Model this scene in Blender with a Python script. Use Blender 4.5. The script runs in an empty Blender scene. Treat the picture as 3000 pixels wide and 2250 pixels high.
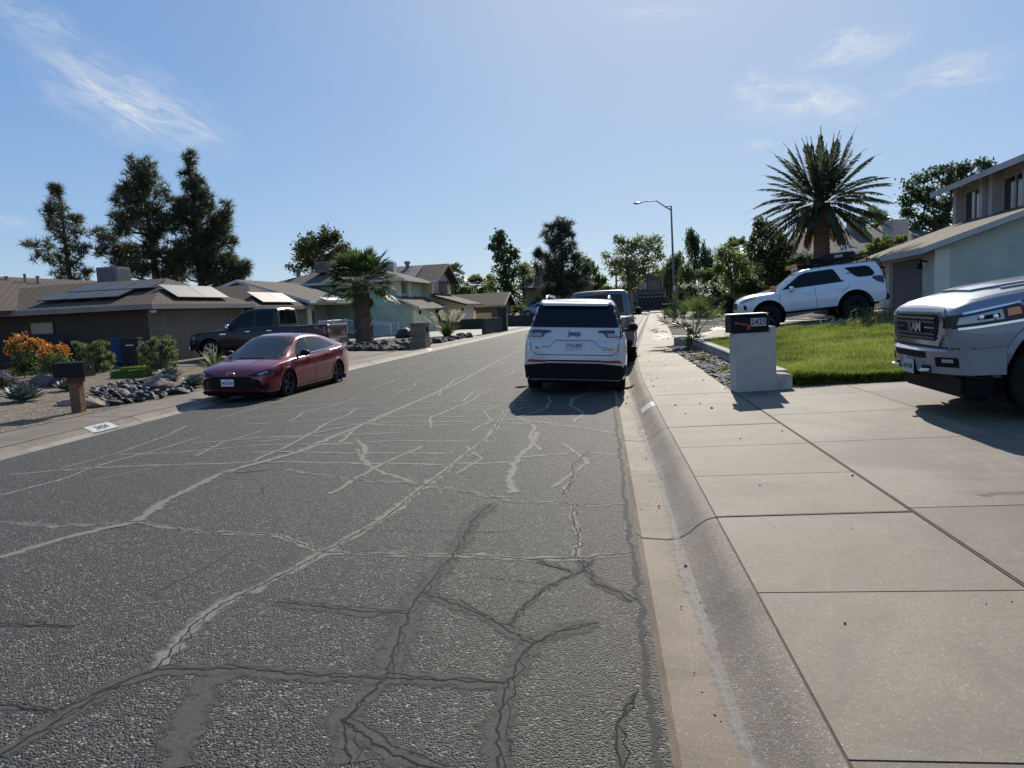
import bpy, bmesh, math, random
import numpy as np
from mathutils import Vector, Matrix, noise
from mathutils.bvhtree import BVHTree
R = math.radians
random.seed(7)
SC = bpy.context.scene
COL = SC.collection
# ---------------------------------------------------------------- survey of the place: camera bearings to metres
F_, CX_, CY_, EYE = 2080.5, 1500.0, 1125.0, 1.70
ROT = Matrix(((0.9910800271522663, 0.036434359207274725, 0.1281909405887105),
              (0.12340933832244089, 0.1121773824152141, -0.9859951166660451),
              (-0.050304224421815216, 0.9930200261543702, 0.10668042304796867)))
def ray(px, py): return ROT @ Vector(((px-CX_)/F_, -(py-CY_)/F_, -1.0))
def at(px, py, y):
    v = ray(px, py); v = v*(y/v.y); return Vector((v.x, v.y, v.z+EYE))
def atx(px, py, x):
    v = ray(px, py); v = v*(x/v.x); return Vector((v.x, v.y, v.z+EYE))
def gnd(px, py, z=0.0):
    v = ray(px, py); v = v*((z-EYE)/v.z); return Vector((v.x, v.y, z))
def sstep(a, b, x):
    t = min(1, max(0, (x-a)/(b-a))); return t*t*(3-2*t)
def off(y):                                    # the street bends gently to the right
    if y < 12: return 0.0
    if y < 26: return 0.073*(y-12)**2/28
    return 0.073*7 + 0.073*(y-26)
# ---------------------------------------------------------------- objects
def tag(o, label=None, cat=None, group=None, kind=None):
    if label: o['label'] = label
    if cat: o['category'] = cat
    if group: o['group'] = group
    if kind: o['kind'] = kind
    return o
def empty(name, loc, rz=0, rot=None):
    o = bpy.data.objects.new(name, None); COL.objects.link(o); o.location = loc
    o.rotation_euler = rot if rot else (0, 0, rz); o.empty_display_size = .2
    return o
class MB:
    def __init__(s): s.v = []; s.f = []; s.m = []; s.uv = None
    def add(s, vs, fs, mi=0):
        b = len(s.v); s.v += [tuple(p) for p in vs]
        for f in fs: s.f.append(tuple(i+b for i in f)); s.m.append(mi)
    def poly(s, pts, mi=0): s.add(pts, [tuple(range(len(pts)))], mi)
    def box(s, x0, y0, z0, x1, y1, z1, mi=0, mat=None):
        vs = [(x0,y0,z0),(x1,y0,z0),(x1,y1,z0),(x0,y1,z0),(x0,y0,z1),(x1,y0,z1),(x1,y1,z1),(x0,y1,z1)]
        if mat: vs = [mat @ Vector(p) for p in vs]
        s.add(vs, [(0,3,2,1),(4,5,6,7),(0,1,5,4),(1,2,6,5),(2,3,7,6),(3,0,4,7)], mi)
    def prism(s, pts, d, mi=0):                # 3-D polygon pushed along vector d
        n = len(pts); d = Vector(d)
        vs = [Vector(p) for p in pts]; vs += [p+d for p in vs]
        fs = [tuple(reversed(range(n))), tuple(range(n, 2*n))] + [(i, (i+1) % n, n+(i+1) % n, n+i) for i in range(n)]
        s.add(vs, fs, mi)
    def tube(s, pts, rad, n=6, mi=0, cap=True):
        pts = [Vector(p) for p in pts]; rs = rad if isinstance(rad, (list, tuple)) else [rad]*len(pts)
        vs = []; ref = None
        for i, p in enumerate(pts):
            t = (pts[min(i+1, len(pts)-1)] - pts[max(i-1, 0)])
            if t.length < 1e-9: t = Vector((0,0,1))
            t.normalize()
            if ref is None: ref = Vector((0,0,1)) if abs(t.z) < .9 else Vector((1,0,0))
            u = t.cross(ref)
            if u.length < 1e-4: u = t.cross(Vector((0,1,0)))
            u.normalize(); w = t.cross(u); ref = -w if False else ref
            for k in range(n):
                a = 2*math.pi*k/n; vs.append(p + (u*math.cos(a)+w*math.sin(a))*rs[i])
        fs = [(i*n+k, i*n+(k+1) % n, (i+1)*n+(k+1) % n, (i+1)*n+k) for i in range(len(pts)-1) for k in range(n)]
        if cap: fs += [tuple(reversed(range(n))), tuple(range((len(pts)-1)*n, len(pts)*n))]
        s.add(vs, fs, mi)
    def lathe(s, prof, n=24, axis='z', mi=0, mat=None):     # prof: (radius, height)
        vs = []
        for r, h in prof:
            for k in range(n):
                a = 2*math.pi*k/n; c, q = r*math.cos(a), r*math.sin(a)
                p = (c, q, h) if axis == 'z' else ((c, h, q) if axis == 'y' else (h, c, q))
                vs.append(mat @ Vector(p) if mat else p)
        fs = [(i*n+k, i*n+(k+1) % n, (i+1)*n+(k+1) % n, (i+1)*n+k) for i in range(len(prof)-1) for k in range(n)]
        s.add(vs, fs, mi)
    def build(s, name, mats, parent=None, smooth=None, loc=None, recalc=False, bevel=0):
        me = bpy.data.meshes.new(name); me.from_pydata(s.v, [], s.f)
        mats = mats if isinstance(mats, (list, tuple)) else [mats]
        for m in mats: me.materials.append(m)
        if len(mats) > 1: me.polygons.foreach_set('material_index', s.m)
        if s.uv is not None:
            ul = me.uv_layers.new(name='UVMap'); ul.data.foreach_set('uv', s.uv)
        if recalc or bevel:
            bm = bmesh.new(); bm.from_mesh(me); bmesh.ops.recalc_face_normals(bm, faces=bm.faces[:])
            if bevel: bmesh.ops.bevel(bm, geom=[e for e in bm.edges if len(e.link_faces) == 2 and e.calc_face_angle(0) > .6], offset=bevel, segments=2, affect='EDGES', clamp_overlap=True)
            bm.to_mesh(me); bm.free()
        if smooth is not None:
            me.polygons.foreach_set('use_smooth', [True]*len(me.polygons))
            if smooth < 179: me.set_sharp_from_angle(angle=R(smooth))
        me.update(); o = bpy.data.objects.new(name, me); COL.objects.link(o)
        if parent: o.parent = parent
        if loc is not None: o.location = loc
        return o
def copy_tree(o, parent=None):
    c = o.copy(); COL.objects.link(c); c.parent = parent
    for ch in list(o.children): copy_tree(ch, c)
    return c
def text_mesh(txt, size, mat, name, parent, M4, depth=.004, sx=1.0, bold=0.0, shear=0.0):
    cu = bpy.data.curves.new(name, 'FONT'); cu.body = txt; cu.size = size; cu.extrude = depth
    cu.align_x = 'CENTER'; cu.align_y = 'CENTER'; cu.offset = bold; cu.shear = shear
    t = bpy.data.objects.new(name, cu); COL.objects.link(t)
    bpy.context.view_layer.update()
    me = bpy.data.meshes.new_from_object(t.evaluated_get(bpy.context.evaluated_depsgraph_get()))
    bpy.data.objects.remove(t); bpy.data.curves.remove(cu)
    me.transform(M4 @ Matrix.Diagonal((sx, 1, 1, 1))); me.materials.clear(); me.materials.append(mat)
    o = bpy.data.objects.new(name, me); COL.objects.link(o); o.parent = parent
    return o
def frame(o, xdir, ydir):                      # 4x4 placing text x/y along two directions
    x = Vector(xdir).normalized(); y = Vector(ydir); y = (y - x*y.dot(x)).normalized(); z = x.cross(y)
    m = Matrix((x, y, z)).transposed().to_4x4(); m.translation = Vector(o); return m
# ---------------------------------------------------------------- materials
def nodes(name):
    m = bpy.data.materials.new(name); m.use_nodes = True; nt = m.node_tree; nt.nodes.clear()
    o = nt.nodes.new('ShaderNodeOutputMaterial'); return m, nt, o
def osk(v): return v.outputs[2] if v.bl_idname == 'ShaderNodeMix' else v.outputs[0]
class N:
    def __init__(s, nt): s.nt = nt
    def __call__(s, typ, inp=None, **kw):
        n = s.nt.nodes.new('ShaderNode'+typ)
        for k, v in kw.items(): setattr(n, k, v)
        for k, v in (inp or {}).items():
            if isinstance(v, tuple) and len(v) == 2 and hasattr(v[0], 'outputs'): s.nt.links.new(v[0].outputs[v[1]], n.inputs[k])
            elif isinstance(v, bpy.types.NodeSocket): s.nt.links.new(v, n.inputs[k])
            elif hasattr(v, 'outputs'): s.nt.links.new(osk(v), n.inputs[k])
            else: n.inputs[k].default_value = v
        return n
    def ramp(s, fac, stops, interp='LINEAR'):
        n = s.nt.nodes.new('ShaderNodeValToRGB'); n.color_ramp.interpolation = interp
        while len(n.color_ramp.elements) < len(stops): n.color_ramp.elements.new(.5)
        for e, (p, c) in zip(n.color_ramp.elements, stops):
            e.position = p; e.color = (c, c, c, 1) if isinstance(c, (int, float)) else tuple(c)+(1,)
        s.nt.links.new(osk(fac) if hasattr(fac, 'outputs') else fac, n.inputs[0]); return n
    def mix(s, fac, a, b, blend='MIX'):
        n = s.nt.nodes.new('ShaderNodeMix'); n.data_type = 'RGBA'; n.blend_type = blend
        for idx, v in ((0, fac), (6, a), (7, b)):
            if hasattr(v, 'outputs'):
                out = v.outputs[2] if v.bl_idname == 'ShaderNodeMix' else v.outputs[0]
                s.nt.links.new(out, n.inputs[idx])
            elif isinstance(v, bpy.types.NodeSocket): s.nt.links.new(v, n.inputs[idx])
            else: n.inputs[idx].default_value = v if isinstance(v, (int, float)) else tuple(v)+(1,)
        return n
    def math(s, op, a, b=0.0, clamp=False):
        n = s.nt.nodes.new('ShaderNodeMath'); n.operation = op; n.use_clamp = clamp
        for i, v in enumerate((a, b)):
            if hasattr(v, 'outputs'): s.nt.links.new(osk(v), n.inputs[i])
            elif isinstance(v, bpy.types.NodeSocket): s.nt.links.new(v, n.inputs[i])
            else: n.inputs[i].default_value = v
        return n
    def link(s, a, b): s.nt.links.new(a, b)
def sc3(c, k): return tuple(min(1, x*k) for x in c)
def mat(name, col, rough=.6, metal=0.0, var=0.0, vs=4.0, bump=0.0, bs=40.0, coat=0.0, spec=.5, dirt=None, ds=1.5):
    m, nt, out = nodes(name); n = N(nt)
    p = n('BsdfPrincipled'); p.inputs['Base Color'].default_value = tuple(col)+(1,)
    p.inputs['Roughness'].default_value = rough; p.inputs['Metallic'].default_value = metal
    p.inputs['Coat Weight'].default_value = coat; p.inputs['Coat Roughness'].default_value = .04
    p.inputs['Specular IOR Level'].default_value = spec
    n.link(p.outputs[0], out.inputs[0])
    if var or bump or dirt:
        tc = n('TexCoord')
        if var:
            nz = n('TexNoise', {'Vector': (tc, 'Object'), 'Scale': vs, 'Detail': 6.0, 'Roughness': .65})
            rp = n.ramp(nz, [(.3, sc3(col, 1-var)), (.7, sc3(col, 1+var))]); src = rp
            if dirt:
                n2 = n('TexNoise', {'Vector': (tc, 'Object'), 'Scale': ds, 'Detail': 8.0, 'Roughness': .7})
                src = n.mix(n.ramp(n2, [(.5, 0), (.68, .7)]), rp, dirt)
                n.link(src.outputs[2], p.inputs['Base Color'])
            else: n.link(rp.outputs[0], p.inputs['Base Color'])
        if bump:
            nb = n('TexNoise', {'Vector': (tc, 'Object'), 'Scale': bs, 'Detail': 4.0})
            b = n('Bump', {'Height': nb, 'Strength': bump, 'Distance': .02}); n.link(b.outputs[0], p.inputs['Normal'])
    return m
def leafmat(name, col, col2, trans=.45, rough=.55, wn=.4, ns=1.1):
    m, nt, out = nodes(name); n = N(nt)
    g = n('NewGeometry'); tc = n('TexCoord')
    nz = n('TexNoise', {'Vector': (tc, 'Object'), 'Scale': ns, 'Detail': 3.0})
    f = n.math('ADD', n.math('MULTIPLY', g.outputs['Random Per Island'], 1-wn), n.math('MULTIPLY', n.ramp(nz, [(.3, 0), (.7, 1)]) if wn > .4 else nz.outputs[0], wn))
    c = n.ramp(f, [(.1, sc3(col, .6)), (.5, col), (.9, col2)])
    d = n('BsdfPrincipled', {'Base Color': c, 'Roughness': rough, 'Specular IOR Level': .35})
    t = n('BsdfTranslucent', {'Color': n.ramp(f, [(.1, sc3(col, 1.0)), (.9, sc3(col2, 1.5))])})
    mx = n('MixShader', {0: trans}); n.link(d.outputs[0], mx.inputs[1]); n.link(t.outputs[0], mx.inputs[2])
    n.link(mx.outputs[0], out.inputs[0]); return m
def paint(name, col, rough=.38, metal=.25, dusty=.25):
    m, nt, out = nodes(name); n = N(nt)
    tc = n('TexCoord'); nz = n('TexNoise', {'Vector': (tc, 'Object'), 'Scale': 2.2, 'Detail': 7.0, 'Roughness': .7})
    p = n('BsdfPrincipled', {'Base Color': n.ramp(nz, [(.35, sc3(col, .93)), (.7, sc3(col, 1.04))]), 'Metallic': metal,
        'Roughness': n.ramp(nz, [(.4, rough), (.75, rough+dusty*.5)]), 'Coat Weight': 1.0,
        'Coat Roughness': n.ramp(nz, [(.45, .03), (.75, .03+dusty*.3)])})
    n.link(p.outputs[0], out.inputs[0]); return m
BLACK = mat('black plastic', (.009, .009, .010), .6, spec=.12)
RUBBER = mat('tyre rubber', (.016, .016, .016), .9, spec=.2, bump=.15, bs=60)
CHROME = mat('chrome', (.75, .76, .78), .12, 1.0)
ALLOY = mat('alloy', (.45, .46, .48), .28, .9)
DKALLOY = mat('dark alloy', (.04, .04, .043), .35, .7)
WHITEP = mat('white plate', (.75, .76, .78), .5)
INK = mat('ink', (.02, .025, .05), .6)
REDL = mat('red lens', (.30, .012, .014), .15, coat=1)
DKRED = mat('dark red lens', (.06, .006, .008), .12, coat=1)
CLEARL = mat('clear lens', (.32, .33, .35), .12, .3, coat=1)
AMBER = mat('amber lens', (.75, .22, .03), .25, coat=1)
GLASS = mat('tinted glass', (.006, .008, .010), .03, spec=.28)
MGLASS = mat('mirror glass', (.05, .055, .06), .05, spec=.6)
def seeglass(name, tint, f=.55):
    m, nt, out = nodes(name); n = N(nt)
    a = n('BsdfPrincipled', {'Base Color': (.01, .013, .015, 1), 'Roughness': .03, 'Specular IOR Level': .6})
    b = n('BsdfTransparent', {'Color': tuple(tint)+(1,)}); mx = n('MixShader', {0: f})
    n.link(a.outputs[0], mx.inputs[1]); n.link(b.outputs[0], mx.inputs[2]); n.link(mx.outputs[0], out.inputs[0]); return m
# ================================================================ SETTING
def asphalt():
    m, nt, out = nodes('asphalt'); n = N(nt); tc = n('TexCoord')
    v = n('TexVoronoi', {'Vector': (tc, 'Object'), 'Scale': 92.0, 'Randomness': 1.0})
    big = n('TexNoise', {'Vector': (tc, 'Object'), 'Scale': .55, 'Detail': 6.0, 'Roughness': .6})
    mid = n('TexNoise', {'Vector': (tc, 'Object'), 'Scale': 7.0, 'Detail': 5.0})
    sep = n('SeparateColor', {0: (v, 'Color')})
    agg = n.ramp(sep, [(.0, (.006, .006, .006)), (.3, (.022, .021, .018)), (.7, (.068, .064, .052)), (.93, (.13, .122, .098)), (1.0, (.40, .37, .28))])
    worn = n.mix(n.math('MULTIPLY', n.ramp(big, [(.4, 0), (.7, 1)]), .35), agg, (.052, .048, .040))
    worn2 = n.mix(n.math('MULTIPLY', n.ramp(mid, [(.4, 0), (.7, 1)]), .3), worn, (.035, .035, .034))
    # dusty tan tint towards the right gutter
    sx = n('SeparateXYZ', {0: (tc, 'Object')})
    ed = n.ramp(n.math('ADD', sx.outputs[0], n.math('MULTIPLY', n.math('SUBTRACT', mid, .5), 1.6)), [(0, 0), (.2, .55)])
    mr = n('MapRange', {0: n.math('ADD', sx.outputs[0], n.math('MULTIPLY', n.math('SUBTRACT', mid, .5), 1.2)), 1: -1.2, 2: .35, 3: 0.0, 4: .4}, clamp=True)
    wz = n.mix(mr, worn2, (.15, .125, .09))
    p = n('BsdfPrincipled', {'Roughness': .72, 'Specular IOR Level': .45}); n.link(wz.outputs[2], p.inputs['Base Color'])
    h = n.math('ADD', n.math('MULTIPLY', v.outputs['Distance'], -1.0), n.math('MULTIPLY', sep.outputs[0], .6))
    b = n('Bump', {'Height': h, 'Strength': 1.0, 'Distance': .011}); n.link(b.outputs[0], p.inputs['Normal'])
    n.link(p.outputs[0], out.inputs[0]); return m
def bandmat(name, cols, rough, thresh, scale, hard, spec=.45, bs=60):
    """ragged-edged strip: u along, v across (0..1); only where the noise lets it through"""
    m, nt, out = nodes(name); n = N(nt); tc = n('TexCoord'); uv = n('SeparateXYZ', {0: (tc, 'UV')})
    a = n.math('SUBTRACT', 1.0, n.math('MULTIPLY', n.math('ABSOLUTE', n.math('SUBTRACT', uv.outputs[1], .5)), 2.0))
    nz = n('TexNoise', {'Vector': (tc, 'Object'), 'Scale': scale, 'Detail': 5.0, 'Roughness': .6})
    s = n.math('ADD', a, n.math('MULTIPLY', n.math('SUBTRACT', nz, .5), 1.6))
    fac = n.ramp(s, [(thresh, 0), (min(1, thresh+hard), 1)])
    n2 = n('TexNoise', {'Vector': (tc, 'Object'), 'Scale': bs, 'Detail': 4.0})
    p = n('BsdfPrincipled', {'Base Color': n.ramp(n2, [(.3, cols[0]), (.7, cols[1])]), 'Roughness': rough, 'Specular IOR Level': spec})
    t = n('BsdfTransparent'); mx = n('MixShader', {0: n.math('MULTIPLY', fac, cols[2])})
    n.link(t.outputs[0], mx.inputs[1]); n.link(p.outputs[0], mx.inputs[2]); n.link(mx.outputs[0], out.inputs[0]); return m
def concrete(name, col, col2, stain=(.12, .10, .08), sc=1.0, spk=.25, bump=.25):
    m, nt, out = nodes(name); n = N(nt); tc = n('TexCoord')
    a = n('TexNoise', {'Vector': (tc, 'Object'), 'Scale': 1.1*sc, 'Detail': 8.0, 'Roughness': .65})
    b_ = n('TexNoise', {'Vector': (tc, 'Object'), 'Scale': 28.0*sc, 'Detail': 4.0, 'Roughness': .7})
    v = n('TexVoronoi', {'Vector': (tc, 'Object'), 'Scale': 190.0}); sp = n('SeparateColor', {0: (v, 'Color')})
    c = n.ramp(a, [(.3, col), (.7, col2)])
    c1 = n.mix(n.math('MULTIPLY', n.ramp(b_, [(.45, 0), (.75, 1)]), .45), c, sc3(col, .68))
    c2 = n.mix(n.math('MULTIPLY', n.ramp(sp, [(.94, 0), (.97, 1)], 'LINEAR'), spk), c1, (.75, .72, .66))
    c2 = n.mix(n.math('MULTIPLY', n.ramp(sp.outputs[1], [(.93, 0), (.96, 1)]), spk), c2, (.10, .085, .07))
    st = n('TexNoise', {'Vector': (tc, 'Object'), 'Scale': .45*sc, 'Detail': 9.0, 'Roughness': .72, 'Distortion': .6})
    c3 = n.mix(n.math('MULTIPLY', n.ramp(st, [(.46, 0), (.62, 1)]), .75), c2, stain)
    s2 = n('TexNoise', {'Vector': n('Mapping', {'Vector': (tc, 'Object'), 'Scale': (3.0, .5, 1)}), 'Scale': .9*sc, 'Detail': 8.0, 'Roughness': .7, 'Distortion': 1.2})
    c3 = n.mix(n.math('MULTIPLY', n.ramp(s2, [(.58, 0), (.7, 1)]), .4), c3, sc3(col2, 1.12))
    gi = n('NewGeometry'); sl = n('MapRange', {0: gi.outputs['Random Per Island'], 3: .80, 4: 1.12}); cs = n('VectorMath', {0: c3}, operation='SCALE'); n.link(sl.outputs[0], cs.inputs['Scale'])
    p = n('BsdfPrincipled', {'Roughness': .75, 'Specular IOR Level': .4}); n.link(cs.outputs[0], p.inputs['Base Color'])
    bb = n('Bump', {'Height': n.math('ADD', b_, n.math('MULTIPLY', v.outputs['Distance'], .4)), 'Strength': bump, 'Distance': .006}); n.link(bb.outputs[0], p.inputs['Normal'])
    n.link(p.outputs[0], out.inputs[0]); return m
def gravel(name, cols, sc=38.0, bump=1.0, dirt=None):
    m, nt, out = nodes(name); n = N(nt); tc = n('TexCoord')
    v = n('TexVoronoi', {'Vector': (tc, 'Object'), 'Scale': sc}); s = n('SeparateColor', {0: (v, 'Color')})
    k = len(cols); c = n.ramp(s, [(i/max(1, k-1), q) for i, q in enumerate(cols)])
    big = n('TexNoise', {'Vector': (tc, 'Object'), 'Scale': .8, 'Detail': 7.0, 'Roughness': .7})
    c2 = n.mix(n.math('MULTIPLY', n.ramp(big, [(.45, 0), (.7, 1)]), .6), c, dirt or sc3(cols[0], .8))
    p = n('BsdfPrincipled', {'Roughness': .85, 'Specular IOR Level': .25}); n.link(c2.outputs[2], p.inputs['Base Color'])
    h = n.math('ADD', n.math('MULTIPLY', v.outputs['Distance'], -1.2), n.math('MULTIPLY', s.outputs[1], .8))
    b = n('Bump', {'Height': h, 'Strength': bump, 'Distance': .03}); n.link(b.outputs[0], p.inputs['Normal'])
    n.link(p.outputs[0], out.inputs[0]); return m
ASPH = asphalt()
CONC = concrete('sidewalk concrete', (.168, .134, .095), (.232, .188, .136), (.100, .085, .064))
CONC2 = concrete('driveway concrete', (.160, .129, .094), (.220, .180, .134), (.085, .074, .058))
CURB = concrete('curb concrete', (.185, .150, .108), (.265, .217, .158), (.115, .095, .07), sc=1.6, spk=.5, bump=.8)
GUT = concrete('gutter dust', (.165, .122, .08), (.26, .198, .136), (.085, .061, .041), sc=2.6, spk=.3)
PALE = concrete('pale driveway', (.36, .33, .27), (.45, .415, .35), (.24, .215, .18))
GRAV = gravel('tan gravel', [(.10, .072, .047), (.225, .17, .115), (.32, .25, .175), (.42, .34, .26)], 30)
DGRAV = gravel('brown gravel', [(.06, .045, .038), (.12, .09, .075), (.19, .15, .125)], 32, dirt=(.12, .09, .07))
DIRT = gravel('bare dirt', [(.16, .12, .085), (.23, .175, .125), (.28, .215, .155)], 22, .7)
def struct(o): o['kind'] = 'structure'; return o
def zL(x, y): t = -9.72 + off(y) - x; return .10 + .02*min(8, max(0, t)) - .08*sstep(40, 90, y)*sstep(3, 8, t)
def zR(x, y):
    t = max(0, x - 2.14 - off(y)); a = .115 + .015*min(t, 8)
    up = sstep(12.6, 22.5, y)*(1-sstep(33, 42, y))
    return a + up*(.42*sstep(.3, 3.2, t) + .055*max(0, min(t-3.2, 6)))
def strip(name, prof, ys, mats, mis, smooth=30):
    mb = MB(); k = len(prof)
    for y in ys:
        for x, z in prof: mb.v.append((x+off(y), y, z))
    for i in range(len(ys)-1):
        for j in range(k-1):
            mb.f.append((i*k+j, i*k+j+1, (i+1)*k+j+1, (i+1)*k+j)); mb.m.append(mis[j])
    return struct(mb.build(name, mats, smooth=smooth))
YS = [-8+1.0*i for i in range(50)] + [42+3.0*i for i in range(27)]
g = MB(); g.poly([(-500, -120, -.14), (500, -120, -.14), (500, 900, -.14), (-500, 900, -.14)])
struct(g.build('ground', DIRT))
# --- road with its patched cracks in the same mesh
def crown(x): return .021*max(0, 4.1-abs(x+3.95))*1.0
rd = MB(); xs = [-8.12+.5*i for i in range(17)] + [.2]
for y in YS:
    for x in xs: rd.v.append((x+off(y), y, crown(x)-.001))
k = len(xs)
for i in range(len(YS)-1):
    for j in range(k-1): rd.f.append((i*k+j, i*k+j+1, (i+1)*k+j+1, (i+1)*k+j)); rd.m.append(0)
rd.uv = [0.0]*(8*len(rd.f))
def ribbon(pts, w, mi, dz, step=.25, jit=0.0, seed=1):
    rng = random.Random(seed); P = [Vector(p) for p in pts]; S = []
    for a, b in zip(P[:-1], P[1:]):
        nseg = max(1, int((b-a).length/step))
        for q in range(nseg): S.append(a.lerp(b, q/nseg))
    S.append(P[-1])
    S = [s_ + Vector((rng.uniform(-jit, jit), rng.uniform(-jit, jit), 0)) if 0 < i < len(S)-1 else s_ for i, s_ in enumerate(S)]
    b0 = len(rd.v)
    for i, p in enumerate(S):
        t = S[min(i+1, len(S)-1)] - S[max(i-1, 0)]; t.z = 0; t.normalize(); nrm = Vector((-t.y, t.x, 0))
        ww = w*rng.uniform(.7, 1.2)/2
        for sgn in (-1, 1):
            q = p + nrm*ww*sgn; x = q.x-off(q.y); rd.v.append((q.x, q.y, crown(min(.2, x))+dz))
    for i in range(len(S)-1):
        rd.f.append((b0+2*i, b0+2*i+2, b0+2*i+3, b0+2*i+1)); rd.m.append(mi); rd.uv += [i*.3, 0, i*.3+.3, 0, i*.3+.3, 1, i*.3, 1]
def crack(px, w=.13, dark=1, pale=True, seed=0):
    pts = []
    for x, y in px:
        p = gnd(x*3000/2212, y*3000/2212, .04); pts.append((p.x, p.y, 0))
    global CN; CN += 1
    far = sum(q[1] for q in pts)/len(pts) > 4.6
    if pale: ribbon(pts, w*(1.5 if not far else 1.2), 4 if far else 1, .0012+.0002*(CN % 6), .09, .016, CN)
    if dark:
        ribbon(pts, .016, 2, .0030+.0002*(CN % 6), .03, .012, CN)
        ribbon([(x_+.02, y_+.025, 0) for x_, y_, _z in pts], .008, 2, .0028+.0002*(CN % 6), .05, .028, CN+50)
CN = 0
CR = [([(0,1132),(140,1145),(300,1138),(440,1158),(600,1160),(700,1195),(850,1196),(980,1194),(1140,1200),(1250,1196),(1365,1182)], .12, 1),
 ([(0,1215),(150,1170),(300,1137),(360,1090),(480,1030),(640,985),(790,920),(880,880),(990,830),(1060,790),(1150,745)], .16, 0),
 ([(620,1020),(760,1040),(900,1045),(1000,1060),(1120,1078),(1240,1082),(1350,1082)], .12, 1),
 ([(340,1450),(420,1350),(480,1310),(620,1240),(700,1195),(830,1120),(905,1060),(985,1000),(1060,940),(1090,890),(1130,850)], .15, 1),
 ([(0,1640),(130,1560),(240,1490),(340,1450),(520,1445),(640,1455),(830,1460),(960,1460),(1090,1466)], .13, 1),
 ([(755,1640),(740,1550),(830,1460),(880,1320),(910,1275),(960,1215),(980,1195),(1020,1120),(1060,1085)], .16, 1),
 ([(600,1300),(690,1310),(790,1318),(880,1320)], .12, 1),
 ([(910,1275),(990,1300),(1060,1330),(1120,1365),(1150,1380)], .1, 1),
 ([(1080,1659),(1075,1560),(1095,1470),(1130,1400),(1150,1380),(1200,1355),(1290,1333)], .14, 1),
 ([(1240,1196),(1250,1150),(1235,1110),(1240,1082)], .08, 1), ([(1250,1200),(1290,1250),(1340,1270),(1365,1285)], .07, 1),
 ([(1240,1228),(1180,1260),(1120,1310),(1100,1340)], .05, 1), ([(1160,1205),(1250,1228),(1280,1200)], .05, 1),
 ([(740,1550),(800,1590),(850,1620),(960,1655)], .13, 1), ([(380,1659),(400,1560),(440,1480),(520,1445)], .15, 0),
 ([(0,1360),(80,1362),(160,1362)], .05, 1), ([(560,960),(650,950),(760,925),(860,915),(1000,912),(1130,905),(1340,930)], .1, 0),
 ([(430,1030),(520,1028),(620,1020)], .07, 1), ([(770,975),(800,1010),(830,1025),(905,1045)], .1, 0),
 ([(1120,985),(1190,978),(1270,970),(1330,975)], .09, 0), ([(1110,1060),(1100,1035),(1110,1000),(1120,985),(1150,955),(1160,930)], .13, 0),
 ([(1215,1060),(1240,1020),(1235,1000),(1270,970)], .06, 1), ([(640,985),(700,965),(790,960)], .08, 0),
 ([(0,1070),(120,1040),(230,1000),(330,975),(430,945)], .09, 0), ([(500,905),(620,895),(760,888),(900,886),(1010,878),(1110,880)], .09, 0),
 ([(560,870),(700,862),(830,855),(1000,852),(1120,850)], .07, 0), ([(700,850),(800,845),(900,850),(1060,835),(1130,830)], .07, 0),
 ([(700,840),(800,820),(880,800),(960,795),(1120,790)], .06, 0), ([(880,812),(960,815),(1040,812),(1130,810)], .06, 0), ([(940,780),(1020,775),(1090,770),(1130,768)], .06, 0),
 ([(1000,870),(1020,850),(1060,840)], .1, 0), ([(1090,890),(1130,880),(1160,876)], .07, 0), ([(870,745),(960,742),(1100,735)], .05, 0), ([(990,722),(1050,720),(1130,716)], .05, 0),
 ([(780,1000),(790,975),(775,955)], .12, 0), ([(200,1040),(350,1010),(480,1000)], .05, 0), ([(0,1530),(120,1545),(240,1490)], .05, 1), ([(1340,1659),(1330,1560),(1370,1480)], .03, 1)]
for px, w, dk in CR: crack(px, w, bool(dk))
nr = random.Random(21); y = 7.6; NR = 0
def netline(pts, w):
    global NR; NR += 1
    ribbon(pts, w, 4, .0010+.0002*(NR % 9), .16, .02, 100+NR)
while y < 46:
    a = nr.uniform(-7.8, -3.5); b = nr.uniform(max(a+2, -3.5), .1); m_ = nr.uniform(a+.5, b-.5); dy = nr.uniform(-.35, .35)
    netline([(x+off(y), y+dy*(x-a)/6+nr.uniform(-.14, .14), 0) for x in np.linspace(a, b, max(3, int((b-a)/.7)))], nr.uniform(.06, .11)*(1+y/40)); y += nr.uniform(.38, .95)*(1+y/60)
for x0 in (-6.6, -5.1, -4.3, -3.4, -2.5, -1.7, -1.0, -.4):
    y = nr.uniform(5.5, 9)
    while y < 44:
        e = y+nr.uniform(1.2, 5.5); netline([(x0+off(q)+nr.uniform(-.22, .22)+.12*math.sin(q), q, 0) for q in np.linspace(y, e, max(3, int((e-y)/.7)))], nr.uniform(.07, .13)); y = e+nr.uniform(.3, 2.5)
for k_ in range(7):
    y = nr.uniform(2.2, 9); x = nr.uniform(-5.5, .1); a = nr.choice((0, 0, 1.57, 1.2, 2.0))+nr.uniform(-.3, .3); L_ = nr.uniform(.35, 1.1)
    ribbon([(x+math.cos(a)*L_*q/4+nr.uniform(-.04, .04), y+math.sin(a)*L_*q/4+nr.uniform(-.04, .04), 0) for q in range(5)], .010, 2, .0044+.0002*(k_ % 5), .03, .010, 300+k_)
ribbon([(.15, y, 0) for y in (-6, 2, 3, 4, 5, 6, 8, 10, 13)], .08, 3, .004, .11, .02, 5)
SEAL = bandmat('crack filler', ((.066, .063, .055), (.115, .11, .096), .85), .85, .24, 18.0, .4, .2)
SEAL2 = bandmat('pale crack filler', ((.15, .143, .122), (.28, .265, .22), .88), .8, .24, 12.0, .45, .25)
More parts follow.
